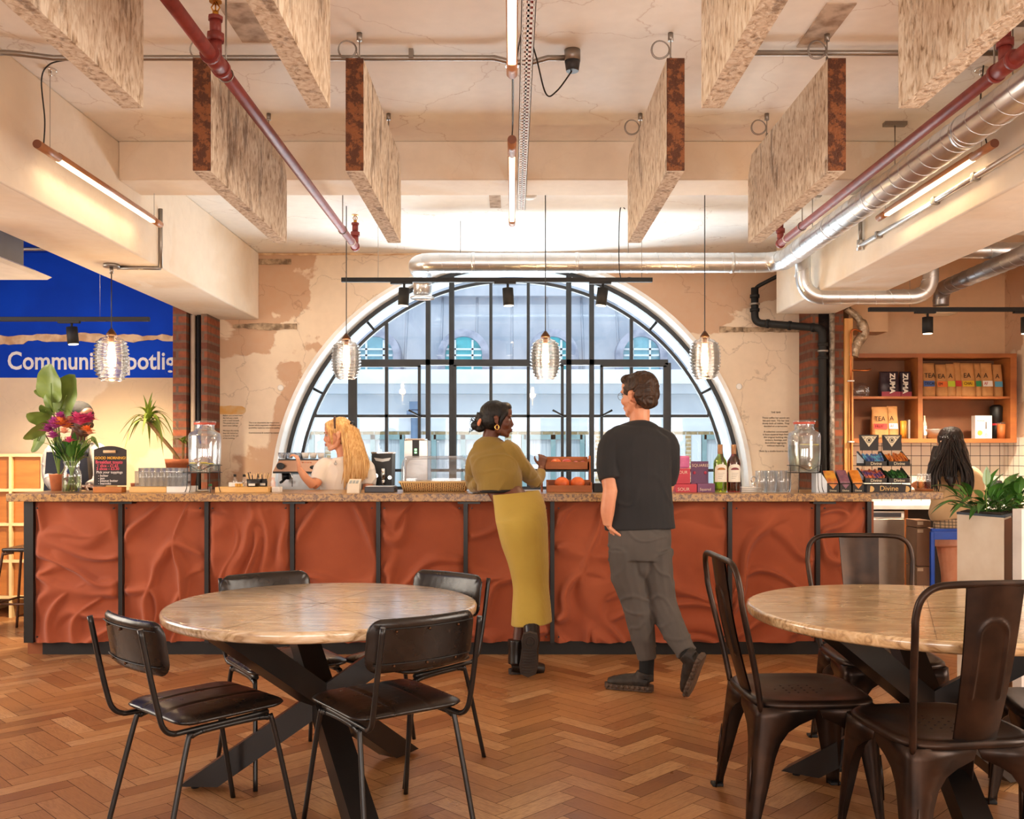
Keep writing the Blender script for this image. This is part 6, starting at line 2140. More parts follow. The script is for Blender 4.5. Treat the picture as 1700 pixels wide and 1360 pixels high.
# drink dispensers on wire stands
def dispenser(px, d, top, bot, level, label, fruit):
    x = on(px, d).x
    zt_, zb_ = P(0, top, d).z, P(0, bot, d).z
    r = thing('drink_dispenser', label, 'dispenser', (x, d, CT))
    R0 = px2m(26, d)
    H0 = zt_ - zb_
    prof = [(0, 0), (R0 * .86, 0), (R0 * .93, .01), (R0, H0 * .28), (R0 * 1.02, H0 * .70), (R0 * .95, H0 * .76), (R0 * .66, H0 * .81), (R0 * .60, H0 * .84), (R0 * .60, H0 * .94)]
    prof2 = [(max(q - .004, 0), h + (.006 if i == 0 or i == 1 else 0)) for i, (q, h) in enumerate(prof)]
    MB().lathe(prof, (x, d, zb_), 32).lathe(prof2, (x, d, zb_), 32).build('jar', m_tum, r)
    MB().lathe([(R0 * .66, H0 * .925), (R0 * .68, H0 * .945), (R0 * .66, H0 * .965), (0, H0 * .965)], (x, d, zb_), 28).build('seal', mat('red rubber seal', '#c5513c', .5), r)
    MB().lathe([(R0 * .70, H0 * .96), (R0 * .70, H0 * .99), (R0 * .6, H0 * 1.0), (0, H0 * 1.0)], (x, d, zb_), 28).build('lid', m_tum, r)
    if level > 0:
        MB().lathe([(0, .008), (R0 * .9, .008), (R0 * .96, H0 * level), (0, H0 * level)], (x, d, zb_), 28).build('water', glass('dispenser water', (.86, .88, .80), .8, base=.03), r)
    if fruit:
        for i in range(fruit):
            a = i * 1.7
            c_ = Vector((x + R0 * .45 * math.cos(a), d - R0 * .55 + .03 * math.sin(a), zb_ + H0 * max(level, .05) + .002 * i))
            b = MB().lathe([(0, 0), (.03, 0), (.032, .003), (.03, .006), (0, .006)], c_, 18)
            b.build('lemon_slice', mat('lemon slice', '#d8c23a', .5, c2='#e8dc78', scale=30), r)
    b = MB()
    zr = zb_ - .003
    pts = []
    for i in range(32):
        a = 2 * PI * i / 32
        dz = -.035 * math.exp(-((a - 1.5 * PI) / .42) ** 2)
        pts.append(Vector((x + (R0 + .006) * math.cos(a), d + (R0 + .006) * math.sin(a), zr + .05 + dz)))
    b.tube(pts, .0022, 6, closed=True)
    b.tube([Vector((p.x, p.y, zr)) for p in pts], .0022, 6, closed=True)
    for a in (200, 236, 304, 340, 45, 135):
        c_, s_ = math.cos(R(a)), math.sin(R(a))
        b.tube(catmull([(x + (R0 + .006) * c_, d + (R0 + .006) * s_, zr + .05), (x + (R0 + .006) * c_, d + (R0 + .006) * s_, zr), (x + (R0 + .010) * c_, d + (R0 + .008) * s_, CT + .04), (x + (R0 + .022) * c_, d + (R0 + .02) * s_, CT + .003)], 5), .0024, 6)
    b.build('wire_stand', m_black, r)
    b = MB()
    zs_ = zb_ + .055
    b.cyl((x, d - R0 * .92, zs_), (x, d - R0 - .018, zs_), .012, seg=14).cyl((x, d - R0 - .015, zs_ + .014), (x, d - R0 - .015, zs_ - .03), .008, seg=10).tube([(x, d - R0 - .015, zs_ + .012), (x + .006, d - R0 - .02, zs_ + .04)], .006, 8)
    b.build('tap', m_chrome, r)
    # raised lettering bands on the glass
    for s_, zz, sz in (('FRESH', .60, .022), ('DRINKS', .48, .026), ('COLD', .38, .018)):
        text(s_, (x, d - R0 - .0035, zb_ + H0 * zz), sz, m_tum, r, 'CENTER', .001, name='embossed_word')
dispenser(340, 6.46, 699, 784, .16, 'glass drink dispenser nearly empty with lemon slices, on black wire stand by left pier', 4)
dispenser(1335, 6.46, 698, 784, .52, 'glass drink dispenser half full of water on black wire stand at the right', 2)

# spiky plant in terracotta on the far side
pt = thing('potted_dracaena', 'leaning spiky plant in terracotta pot behind the left dispenser', 'plant', (on(300, 7.3).x, 7.3, .86))
d_ = 7.3
c_ = on(302, d_, 0)
z0_, z1_ = P(0, 800, d_).z, P(0, 762, d_).z
MB().lathe([(0, z0_ - .1), (.09, z0_ - .1), (.12, z1_ - .04), (.122, z1_ - .04), (.128, z1_), (.112, z1_), (.105, z1_ - .03), (0, z1_ - .03)], (c_.x, d_, 0), 28).build('pot', m_terra, pt)
MB().lathe([(0, z1_ - .025), (.108, z1_ - .025)], (c_.x, d_, 0), 20).build('soil', m_soil, pt)
trk = catmull([P(300, 768, d_), P(284, 745, d_), P(264, 722, d_), P(246, 700, d_)], 5)
MB().tube(trk, [.014] * len(trk), 8).tube(catmull([P(303, 768, d_), P(304, 750, d_), P(304, 735, d_)], 5), .011, 8).build('trunk', mat('bark', '#8a6a3f', .9, c2='#6a4e2c', scale=20, bump=.5), pt)
rnd = random.Random(4)
b = MB()
for i in range(46):
    a = rnd.uniform(0, 2 * PI); el = rnd.uniform(-.2, 1.4)
    L = rnd.uniform(.16, .26)
    s0 = trk[-1] + Vector((0, 0, rnd.uniform(-.03, .03)))
    dv = Vector((math.cos(a) * math.cos(el), math.sin(a) * math.cos(el) * .8, math.sin(el)))
    leaf(b, s0, s0 + dv * L, .015, .85 - .6 * el if el < 1.1 else .1, .3, n=9, shape=.5)
for i in range(16):
    a = rnd.uniform(0, 2 * PI); el = rnd.uniform(0.1, 1.3)
    s0 = P(304, 737, d_)
    dv = Vector((math.cos(a) * math.cos(el), math.sin(a) * math.cos(el) * .8, math.sin(el)))
    leaf(b, s0, s0 + dv * .13, .009, .4, .3, n=7, shape=.5)
b.build('leaves', m_leafy, pt)
# back shelf below the arched window and the pot stands on it
bw = thing('back_counter', 'back worktop under the arched window carrying coffee machines', 'counter', (-.3, 7.9, 0))
MB().span((-2.6, 7.62, .86), (2.5, W - .03, .9), bev=.003).build('worktop', mat('grey worktop', '#8d8884', .4), bw)
MB().span((-2.58, 7.68, .0), (2.48, W - .04, .86)).build('cabinet', m_card, bw)
sp = thing('plant_stand', 'terracotta plinth below the spiky plant pot', 'plinth', (c_.x, 7.3, 0))
MB().lathe([(0, 0), (.17, 0), (.17, z0_ - .12), (.15, z0_ - .102), (0, z0_ - .102)], (c_.x + .06, 7.33, 0), 28).build('plinth_body', m_terra, sp)
for i, (px, py, w_) in enumerate(((226, 800, 9), (226, 806.5, 8))):
    q = P(px, py, 6.75)
    MB().lathe([(0, -.013), (px2m(w_, 6.75) * .9, -.013), (px2m(w_, 6.75), .013), (0, .013)], Vector((q.x, q.y, CT + (.014 if i else .042))), 24).build('terracotta_saucer', m_terra, label=['upper terracotta saucer stacked behind the pale wooden block', 'lower terracotta saucer stacked behind the pale wooden block'][i], cat='saucer')

# condiment tray
MB().span((on(363, 6.5).x, 6.42, CT), (on(450, 6.5).x, 6.62, CT + .038), bev=.003).build('wooden_tray', MATS['pale wood block'], label='long pale wooden tray with stirrer cups left of the card machine', cat='tray')
zt0 = CT + .039
def cup(px, y, r_, h, m_, label):
    c0 = on(px, y, zt0)
    t = thing('stirrer_cup', label, 'cup', tuple(c0))
    MB().lathe([(0, 0), (r_ * .9, 0), (r_, h), (r_ * .93, h), (r_ * .85, .004), (0, .004)], c0, 22).build('cup', m_, t)
    MB().span((c0.x - .022, c0.y - r_ - .002, c0.z + .006), (c0.x + .022, c0.y - r_ * .9, c0.z + .022)).build('label', m_lblw, t)
    rnd = random.Random(int(px))
    for i in range(12):
        a = rnd.uniform(0, 6.28); tl = rnd.uniform(.02, .035)
        MB().tube([c0 + Vector((r_ * .5 * math.cos(a), r_ * .5 * math.sin(a), .01)), c0 + Vector(((r_ * .6 + tl * .8) * math.cos(a), (r_ * .6 + .01) * math.sin(a), h + rnd.uniform(.025, .05)))], .0035, 6).build('stirrer', mat('birch stirrer', '#e3bf8c', .6) if i % 3 else m_card, t)
cup(421, 6.5, .047, .052, mat('black melamine', '#201d1f', .4), 'black cup of wooden stirrers on the pale tray, larger one')
cup(437, 6.56, .030, .052, mat('black melamine', '#201d1f', .4), 'smaller dark cup of stirrers right of the larger one')
for i, px in enumerate((390, 405.5)):
    c0 = on(px, 6.56, zt0)
    t = thing('syrup_bottle', ['small clear bottle with black cap, left of two on the pale tray', 'small clear bottle with black cap, right of two on the pale tray'][i], 'bottle', tuple(c0))
    MB().lathe([(0, 0), (.016, 0), (.016, .045), (.007, .06), (.007, .07)], c0, 16).build('glass', m_tum, t)
    MB().cyl(c0 + Vector((0, 0, .066)), c0 + Vector((0, 0, .084)), .0105, seg=14).build('cap', m_black, t)
c0 = on(388, 6.47, zt0)
MB().span(c0 + Vector((-.03, -.02, 0)), c0 + Vector((.055, .02, .030)), bev=.003).build('sachet_box', m_white, label='white sachet box at the front of the pale tray', cat='box')
c0 = on(397, 6.44, zt0)
for i in range(3):
    MB().box(c0 + Vector((-.018 + i * .018, -.005, .012)), (.016, .012, .022), (0, 0, .1 * i), bev=.002).build('sugar_sachet', mat('amber sachet', '#d39a34', .5), label='%s amber sachet of the three on the pale tray' % ('left', 'middle', 'right')[i], cat='sachet', group='amber sachets')
c0 = on(452, 6.6)
MB().lathe([(0, 0), (.018, 0), (.018, .07), (.010, .08), (.010, .10), (0, .10)], on(453, 6.55), 16).build('sauce_bottle', mat('white plastic bottle', '#f1ece4', .4, c2='#c94a3a', scale=9), label='small white and red bottle at the right end of the pale tray', cat='bottle')
MB().span(on(451, 6.48), on(469, 6.56) + Vector((0, 0, .036)), bev=.002).build('napkin_stack', m_white, label='white napkin stack right of the pale tray', cat='napkins')
# little things under the left dispenser
c0 = on(349, 6.66)
t = thing('green_cap_bottle', 'small bottle with green cap under the left dispenser', 'bottle', tuple(c0))
MB().lathe([(0, 0), (.012, 0), (.012, .03), (.006, .04), (0, .04)], c0, 12).build('bottle_body', m_tum, t)
MB().cyl(c0 + Vector((0, 0, .036)), c0 + Vector((0, 0, .052)), .012, seg=12).build('cap', mat('green cap', '#2f8a4a', .5), t)
MB().lathe([(0, 0), (.05, 0), (.055, .012), (.05, .012), (0, .004)], on(334, 6.62), 20).build('steel_dish', m_steel, label='small steel dish under the left dispenser', cat='dish')

# espresso machine on the back worktop
em = thing('espresso_machine', 'copper fronted espresso machine behind the barista hand', 'coffee machine', tuple(on(500, 7.9, .9)))
ye = 7.72
E_ = lambda px, py, y=ye: P(px, py, y)
b = MB()
b.prism([E_(453, 783), E_(463, 764), E_(548, 762), E_(548, 783)], (0, .5, 0))
b.build('front_panel', mat('rose steel', '#b98b6c', .3, .7), em)
MB().span(E_(453, 786), E_(548, 783) + Vector((0, .5, 0))).span(E_(462, 764.5, ye - .004), E_(548, 762, ye + .5)).build('edge_trim', m_black, em)
MB().span(E_(462, 818, ye + .15), E_(546, 786, ye + .5)).build('body', m_steel, em)
MB().span((E_(458, 0, ye).x, ye - .02, .901), E_(548, 815, ye + .5)).build('drip_tray', m_black, em)
c0 = E_(466, 774, ye - .005)
MB().cyl(c0, c0 + Vector((0, -.03, 0)), .028, seg=20).cyl(c0 + Vector((.02, 0, 0)), c0 + Vector((.022, -.05, 0)), .018, seg=16).build('steam_knob', m_black, em)
b = MB()
for i in range(4): b.cyl(E_(502 + i * 4.5, 768, ye - .001), E_(502 + i * 4.5, 768, ye - .006), .006, seg=10)
b.build('buttons', mat('copper buttons', '#d9825a', .4), em)
b = MB()
b.ell(E_(520, 776, ye - .003), (.03, .004, .016))
b.build('badge', mat('badge black', '#1a1a18', .3), em)
for px in (474, 530):
    MB().cyl(E_(px, 786, ye + .08), E_(px, 796, ye + .08), .03, seg=18).tube([E_(px, 794, ye + .06), E_(px - 6, 800, ye - .02), E_(px - 8, 801, ye - .1)], .011, 8).build('portafilter', m_black, em)
MB().tube(catmull([E_(481, 785, ye), E_(485, 792, ye - .02), E_(485, 808, ye)], 5), .004, 8).build('steam_wand', m_chrome, em)
for i in range(12):
    px = 468 + (i % 6) * 13; zz = i // 6
    c0 = E_(px, 762, ye + .12 + .1 * zz)
    MB().lathe([(0, 0), (.022, 0), (.034, .05), (.031, .05), (.02, .004), (0, .004)], Vector((c0.x, c0.y, E_(0, 762).z + .002)), 18).build('coffee_cup', m_white if px > 500 else m_tum, label='%s cup from the left in the %s row on the espresso machine' % (ORDW[i % 6], ('front', 'rear')[zz]), cat='cup', group='cups on the espresso machine')
MB().span(E_(474, 818, 7.5), E_(488, 813, 7.56) + Vector((0, .1, 0))).build('blue_cloth', mat('blue cloth', '#1d4f8f', .9), label='folded blue cloth beside the espresso machine', cat='cloth')
bpy.data.objects['blue_cloth'].location.z = .902; bpy.data.objects['blue_cloth'].location.y = 7.68

# card machine
t = thing('card_machine', 'cream card payment machine on the counter beside the blond barista', 'card machine', tuple(on(587, 6.4)))
a0_ = on(587, 6.4)
b = MB()
hw = px2m(10, 6.4)
b.prism([a0_ + Vector((-hw, -.03, 0)), a0_ + Vector((-hw, .06, 0)), a0_ + Vector((-hw * .9, .06, .092)), a0_ + Vector((-hw, -.005, .062))], (2 * hw, 0, 0))
b.build('body', mat('cream plastic', '#e8d9c4', .5), t)
b = MB()
for i in range(3):
    for j in range(3):
        q = a0_ + Vector((-hw * .55 + i * hw * .55, .002 + j * .016, .0665 + j * .0070))
        b.box(q, (.016, .010, .004))
b.build('keys', mat('grey keys', '#8fa0a5', .5), t)

# grinder, scale, water boiler
t = thing('coffee_grinder', 'black coffee grinder with chrome chute behind the counter', 'grinder', tuple(on(633, 7.3, .9)))
yg = 7.25
G = lambda px, py, y=yg: P(px, py, y)
b = MB()
b.prism([G(617, 812), G(650, 812), G(651, 753), G(617, 753)], (0, .2, 0))
b.build('body', m_black, t)
MB().span(G(616, 753.5), G(652, 750.5) + Vector((0, .2, 0)), bev=.003).build('top_plate', m_chrome, t)
MB().cyl(G(636, 778, yg - .03), G(636, 797, yg - .03), .017, seg=18).cyl(G(636, 797, yg - .03), G(636, 806, yg - .03), .017, .007, seg=18).build('chute', m_chrome, t)
b = MB()
for s_ in (-1, 1):
    b.prism([G(635, 762, yg - .001), G(635 + s_ * 14, 760, yg - .001), G(635 + s_ * 11, 765, yg - .001), G(635, 767, yg - .001)], (0, -.003, 0))
b.build('winged_badge', m_silver, t)
b = MB()
b.cyl(G(624, 790, yg), G(624, 790, yg - .02), .016, seg=14).cyl(G(647, 793, yg), G(647, 793, yg - .02), .014, seg=14)
b.build('dial', m_chrome, t)
MB().span((G(617, 0).x, yg, .9), (G(650, 0).x, yg + .2, G(0, 808).z)).build('base', m_black, t)
MB().span((G(610, 0).x, yg - .05, .0), (G(655, 0).x, 7.62, .899)).build('under_counter_unit', m_card, label='dark unit below the coffee grinder', cat='cabinet')
t = thing('counter_scale', 'flat dark scale on the counter right of the card machine', 'scale', tuple(on(632, 6.45)))
MB().span(on(605, 6.42), on(660, 6.6) + Vector((0, 0, .038)), bev=.004).build('body', mat('slate plastic', '#3b3a40', .4), t)
MB().span(on(607, 6.43) + Vector((0, 0, .0385)), on(658, 6.59) + Vector((0, 0, .044)), bev=.002).build('plate', m_steel, t)
t = thing('water_boiler', 'steel water boiler with green lit display by the window', 'boiler', tuple(on(690, 7.8, .9)))
yb_ = 7.8
B_ = lambda px, py, y=yb_: P(px, py, y)
MB().span(Vector((B_(671, 0).x, yb_, .9)), B_(710, 731) + Vector((0, .3, 0)), bev=.006).build('body', m_steel, t)
MB().span(B_(672, 731), B_(705, 728) + Vector((0, .25, 0)), bev=.003).build('lid', m_chrome, t)
MB().span(B_(684.5, 760, yb_ - .002), B_(696, 731, yb_ + .002)).build('display_panel', m_black, t)
MB().span(B_(688, 753, yb_ - .004), B_(692, 750, yb_ - .002)).span(B_(688, 748.5, yb_ - .004), B_(692, 745, yb_ - .002)).build('display_light', emis('green led', (.1, .9, .3), 2), t)

# bakery basket under a clear lid
yk = 6.47
t = thing('bread_basket', 'woven wicker basket under a clear domed lid on the counter', 'basket', tuple(on(717, 6.5)))
xa, xb = on(660, yk).x, on(779, yk).x
xc = (xa + xb) / 2; hwid = (xb - xa) / 2
m, nt, p, out = _nt('wicker')
v = tex(nt, 1, kind='ShaderNodeTexBrick', rot=(R(90), 0, 0))
v.inputs['Brick Width'].default_value = .020; v.inputs['Row Height'].default_value = .009; v.inputs['Mortar Size'].default_value = .002
v.inputs['Color1'].default_value = (*S('#e0b878'), 1); v.inputs['Color2'].default_value = (*S('#c9975a'), 1); v.inputs['Mortar'].default_value = (*S('#5a3818'), 1)
nt.links.new(v.outputs[0], p.inputs['Base Color']); p.inputs['Roughness'].default_value = .7
nt.links.new(bumpn(nt, v.outputs['Fac'], -.6, .004), p.inputs['Normal'])
m_wick = m
def rrect(hw, hd, rc, z, cx, cy, n=6):
    out = []
    for qx, qy, a0 in ((1, 1, 0), (-1, 1, 90), (-1, -1, 180), (1, -1, 270)):
        for i in range(n + 1):
            a = R(a0 + 90 * i / n)
            out.append(Vector((cx + qx * (hw - rc) + rc * math.cos(a), cy + qy * (hd - rc) + rc * math.sin(a), z)))
    return out
yc_ = yk + .18
b = MB()
rg = []
for k_, (f, z) in enumerate(((.88, 0), (.90, .02), (.95, .045), (1.0, .066), (.97, .068), (.92, .045), (.87, .008))):
    rg.append(rrect(hwid * f, .16 * f, .04, CT + .002 + z, xc, yc_))
b.ringloft(rg, cap=True)
b.build('basket', m_wick, t)
b = MB()
for k_ in range(30):
    f = k_ / 29
    x = xc + (f - .5) * 2 * hwid * .90
    b.tube([(xc + (x - xc) * .94, yc_ - .16 * .885, CT + .006), (x, yc_ - .16 * .99, CT + .066)], .0032, 5)
b.tube(rrect(hwid * .985, .158, .04, CT + .069, xc, yc_), .006, 8, closed=True)
b.build('weave_stakes', mat('cane', '#e3bd80', .6), t)
b = MB()
zl0, zl1 = CT + .073, P(0, 757, yk).z
rg = [rrect(hwid * .94, .145, .045, zl0, xc, yc_), rrect(hwid * .935, .143, .045, zl0 + (zl1 - zl0) * .6, xc, yc_), rrect(hwid * .90, .125, .045, zl1 - .03, xc, yc_), rrect(hwid * .85, .10, .045, zl1 - .008, xc, yc_), rrect(hwid * .78, .08, .04, zl1, xc, yc_)]
b.ringloft(rg, cap=False)
b.bm.faces.new([b.bm.verts.new(p_) for p_ in rg[-1]])
b.build('clear_lid', glass('acrylic', (.95, .96, .98), 1.0, .05, base=.03, milk=.06), t)
b = MB()
b.tube(rrect(hwid * .945, .147, .045, zl0, xc, yc_), .004, 6, closed=True)
b.build('lid_rim', m_tum, t)
MB().cyl((on(743, 7.55).x, 7.72, .9), (on(743, 7.55).x, 7.72, 1.06), .045, seg=16).build('red_tub', mat('red tub', '#c4564e', .5), label='red tub on the back worktop seen through the clear lid', cat='tub')
MB().cyl((on(768, 7.55).x, 7.72, .9), (on(768, 7.55).x, 7.72, 1.07), .05, seg=16).build('grey_tub', mat('grey green tub', '#6f7f78', .5), label='grey green tub on the back worktop seen through the clear lid', cat='tub')
for px in (654, 664): MB().lathe([(0, 0), (.025, 0), (.03, .12), (.028, .12), (.023, .003), (0, .003)], on(px, 7.5 + .0, .9) + Vector((0, .25, 0)), 16).build('tumbler', m_tum, label='clear tumbler on the back worktop right of the grinder, %s one' % ('left' if px == 654 else 'right'), cat='glass', group='tumblers right of the grinder')

# two tier wooden fruit stand
t = thing('fruit_stand', 'two tier wooden stand holding oranges and red fruit', 'stand', tuple(on(942, 6.5)))
m_fw = mat('orange brown wood', '#a8602c', .5, c2='#94501f', scale=4, stretch=(1, 5, 5))
yf = 6.44
F_ = lambda px, py, y=yf: P(px, py, y)
z_ = lambda py: P(0, py, yf).z
def tray(x0, x1, y0_, y1_, zb_, zt_, name):
    b = MB()
    b.span((x0, y0_, zb_), (x1, y0_ + .010, zt_)).span((x0, y1_ - .01, zb_), (x1, y1_, zt_ + .035)).span((x0, y0_, zb_), (x0 + .01, y1_, zt_ + .02)).span((x1 - .01, y0_, zb_), (x1, y1_, zt_ + .02)).span((x0, y0_, zb_), (x1, y1_, zb_ + .006))
    return b.build(name, m_fw, t)
tray(on(908, yf).x, on(983, yf).x, yf, yf + .14, CT + .002, z_(806), 'lower_tray')
tray(on(904, yf).x, on(980, yf).x, yf + .10, yf + .24, z_(781), z_(767), 'upper_tray')
b = MB()
for px in (901, 983):
    x = on(px, yf).x
    b.prism([(x - .006, yf + .14, CT), (x - .006, yf + .25, CT), (x - .006, yf + .25, z_(757)), (x - .006, yf + .19, z_(757))], (.012, 0, 0))
b.build('side_support', m_fw, t)
m_or = mat('orange peel', '#d9692a', .45, c2='#c9561f', scale=6, bump=.2, bscale=120)
m_ap = mat('red apple', '#a83226', .35, c2='#c95a34', scale=6)
def fruit(px, y, z, r_, m_, label, group, nm):
    c = on(px, y, z + r_)
    o = MB().lathe([(0, r_ * .90)] + [(r_ * math.sin(a) * 1.02, r_ * .94 * math.cos(a)) for a in [PI * i / 14 for i in range(1, 14)]] + [(0, -r_ * .9)], c, 22).build(nm, m_, label=label, cat='fruit', group=group)
    return o
fruit(933, 6.52, CT + .009, .050, m_or, 'orange in the lower tray, left of the two', None, 'orange')
fruit(959, 6.52, CT + .009, .050, m_or, 'orange in the lower tray, right of the two', None, 'orange')
zu = z_(781) + .007
fruit(923, 6.60, zu, .038, m_or, 'orange at the left of the upper tray', None, 'orange')
fruit(941, 6.60, zu, .037, m_ap, 'red apple in the middle of the upper tray', None, 'apple')
fruit(956, 6.61, zu, .029, m_ap, 'small dark red fruit right of the apple in the upper tray', None, 'plum')
fruit(968, 6.61, zu, .029, m_ap, 'small dark red fruit at the right end of the upper tray', None, 'plum')
MB().span(on(986, 6.45), on(1004, 6.55) + Vector((0, 0, .062)), bev=.003).build('black_box', m_black, label='small black box between the fruit stand and the man', cat='box')

# pink and red snack boxes
def pack(name, px0, px1, py1, y, dep, m_, label, z0=CT, grp=None):
    x0, x1 = on(px0, y).x, on(px1, y).x
    zt_ = P(0, py1, y).z
    t = thing(name, label, 'box', ((x0 + x1) / 2, y + dep / 2, z0), grp)
    MB().span((x0, y, z0 + .001), (x1, y + dep, zt_), bev=.0015).build('box_body', m_, t)
    return t, x0, x1, zt_
m_r1 = mat('red pink card', '#c9384c', .5); m_pk = mat('pink card', '#d877a8', .5, c2='#c75a94', scale=18); m_pu = mat('purple card', '#7b4a72', .5, c2='#6d4068'); m_pu2 = mat('deep purple card', '#6a3f66', .5)
m_txt = mat('pale lettering', '#f2d9c4', .6)
t, x0, x1, zt1 = pack('snack_box', 1122, 1157, 804, 6.42, .12, m_r1, 'red snack box lying at the bottom of the pink pile')
text('SOUR', (x0 + .012, 6.419, CT + .012), .032, m_txt, t)
t, x0, x1, zt2_ = pack('snack_box', 1122, 1146, 778, 6.44, .10, m_r1, 'red snack box standing on the bottom red box', zt1 + .001)
text('SOUR', (x0 + .008, 6.439, zt2_ - .035), .028, m_txt, t)
t = thing('snack_box', 'pink patterned box on top of the red boxes', 'box', tuple(on(1134, 6.46, zt2_ + .001)))
MB().span((x0, 6.45, zt2_ + .002), (x1 - .002, 6.53, P(0, 757, 6.45).z), bev=.012).build('box_body', m_pk, t)
t, x0, x1, zt3 = pack('display_box', 1158, 1187, 803, 6.42, .10, m_pu, 'purple display box with raised back card beside the wine')
text('Squared', (x0 + .016, 6.419, CT + .014), .026, m_txt, t, sx=.9)
b = MB()
b.prism([on(1147, 6.50) + Vector((0, 0, .05)), on(1176, 6.50) + Vector((0, 0, .05)), P(1176, 766, 6.5), P(1147, 766, 6.5)], (0, .004, 0))
b.build('back_card', m_pu2, t)
text('SQUARED', P(1148.5, 775, 6.497), .028, m_txt, t)
b = MB()
for px in (1153, 1171): b.ell(P(px, 785, 6.497), (.010, .002, .011))
b.build('berry_print', mat('berry print', '#b0284a', .5), t)
MB().span((on(1147, 6.46).x, 6.46, CT + .001), (on(1158, 6.46).x - .001, 6.5, CT + .07)).build('box_body', m_pu2, t)

# wine bottles
def bottle(px, label, gm, liq, mlab):
    d = 6.47
    c0 = on(px, d)
    t = thing('wine_bottle', label, 'bottle', tuple(c0))
    k = px2m(11.0, d)
    Hh = P(0, 738, d).z - CT
    prof = [(0, .002), (k * .9, .002), (k, .012), (k, Hh * .60), (k * .9, Hh * .67), (k * .45, Hh * .76), (k * .30, Hh * .82), (k * .30, Hh * .97), (k * .34, Hh * .98), (k * .33, Hh)]
    MB().lathe(prof, c0, 28).build('glass', gm, t)
    MB().lathe([(0, .01), (k * .9, .012), (k * .92, Hh * .58), (k * .80, Hh * .66), (k * .36, Hh * .75), (0, Hh * .75)], c0, 24).build('wine', liq, t)
    MB().lathe([(k * .36, Hh * .80), (k * .38, Hh * .81), (k * .38, Hh * .995), (0, Hh * 1.0)], c0, 20).build('capsule', mat('brown foil', '#a5764e', .4), t)
    b = MB()
    def f(u, v):
        a = R(-90 - 62 + 124 * u); zz = Hh * (.22 + .36 * v)
        if v > .75:
            zz = Hh * (.22 + .36 * .75) + Hh * .09 * (v - .75) / .25 * math.sqrt(max(0, 1 - (2 * u - 1) ** 2)) * 1.1
        return c0 + Vector(((k + .001) * math.cos(a), (k + .001) * math.sin(a), zz))
    b.grid(18, 12, f)
    lb = b.build('label', mlab, t)
    b = MB()
    b.grid(10, 4, lambda u, v: c0 + Vector(((k + .002) * math.cos(R(-90 - 36 + 72 * u)), (k + .002) * math.sin(R(-90 - 36 + 72 * u)), Hh * (.47 + .05 * v * math.sqrt(max(0.05, 1 - (2 * u - 1) ** 2))))))
    b.build('label_crest', mat('amber crest', '#b5742c', .5) if 'green' in label else mat('maroon crest', '#7a2630', .5), lb)
    b = MB()
    for i in range(4): b.tube([c0 + Vector(((k + .002) * math.cos(R(a)), (k + .002) * math.sin(R(a)), Hh * (.40 - i * .035))) for a in range(-120, -62 - i * 6, 8)], .0008, 4)
    b.build('label_print', mat('grey print', '#7a7068', .7), lb)
bottle(1195.5, 'green glass bottle of white wine with cream label, left of the pair', glass('green glass', (.72, .80, .30), .9, base=.06), glass('white wine', (.80, .82, .25), .5, base=.02), m_lblw)
bottle(1218, 'bottle of red rosé wine with cream label, right of the pair', glass('rose glass', (.70, .26, .24), .9, base=.06), glass('red wine', (.42, .07, .09), .5, base=.02), m_lblw)

# stack of white trays and tumblers on the right
for i in range(3):
    MB().span(on(1231, 6.46) + Vector((0, 0, .001 + i * .012)), on(1256, 6.6) + Vector((0, 0, .011 + i * .012)), bev=.003).build('white_tray', m_white, label=['bottom white tray in the stack left of the right tumblers', 'middle white tray in the stack left of the right tumblers', 'top white tray in the stack left of the right tumblers'][i], cat='tray')
tb2 = tumbler(.035, .040, .148, 'clear straight tumbler standing left of the right dispenser', 'upright tumblers left of the right dispenser')
q = [(1264, 6.45), (1280, 6.43), (1297, 6.44), (1272, 6.54), (1289, 6.53), (1304, 6.55)]
for i, (px, y) in enumerate(q):
    lc_ = on(px, y) + Vector((0, 0, .001))
    c_ = tb2 if i == 0 else tb2.copy()
    if i: COL.objects.link(c_)
    c_.location = lc_
    c_['label'] = '%s clear straight tumbler from the left in the %s row beside the right dispenser' % (ORDW[i % 3], ('front', 'rear')[i // 3])
t = thing('chrome_cup_holder', 'small chrome ring handle behind the right tumblers', 'handle', tuple(on(1251, 6.75)))
MB().tube([on(1251, 6.75) + Vector((.018 * math.cos(a), 0, .08 + .022 * math.sin(a))) for a in [2 * PI * i / 18 for i in range(18)]], .005, 8, closed=True).cyl(on(1251, 6.75), on(1251, 6.75) + Vector((0, 0, .06)), .012, seg=12).build('ring', m_chrome, t)

# chocolate bar boxes
def choc(px, w, m_top, label, y=6.42, py=784, open_=True):
    x = on(px, y).x; hw = px2m(w / 2, y)
    t = thing('chocolate_box', label, 'box', (x, y, CT))
    zt_ = P(0, py, y).z
    MB().prism([(x - hw, y, CT + .001), (x - hw, y, CT + .055), (x - hw, y + .1, zt_ - .01), (x - hw, y + .1, CT + .001)], (2 * hw, 0, 0)).build('box_body', m_card, t)
    b = MB()
    b.prism([(x - hw * .9, y + .012, CT + .058), (x - hw * .9, y + .10, zt_ - .004), (x - hw * .9, y + .10, zt_ + .004), (x - hw * .9, y + .012, CT + .075)], (hw * 1.8, 0, 0))
    b.build('bars', m_top, t)
    b = MB()
    b.prism([(x - hw * .7, y - .001, CT + .058), (x + hw * .7, y - .001, CT + .058), (x, y - .001, CT + .026)], (0, -.001, 0))
    b.build('front_flap', m_top, t)
    text('Divine', (x, y - .002, CT + .008), .018, m_cream, t, 'CENTER')
    return t
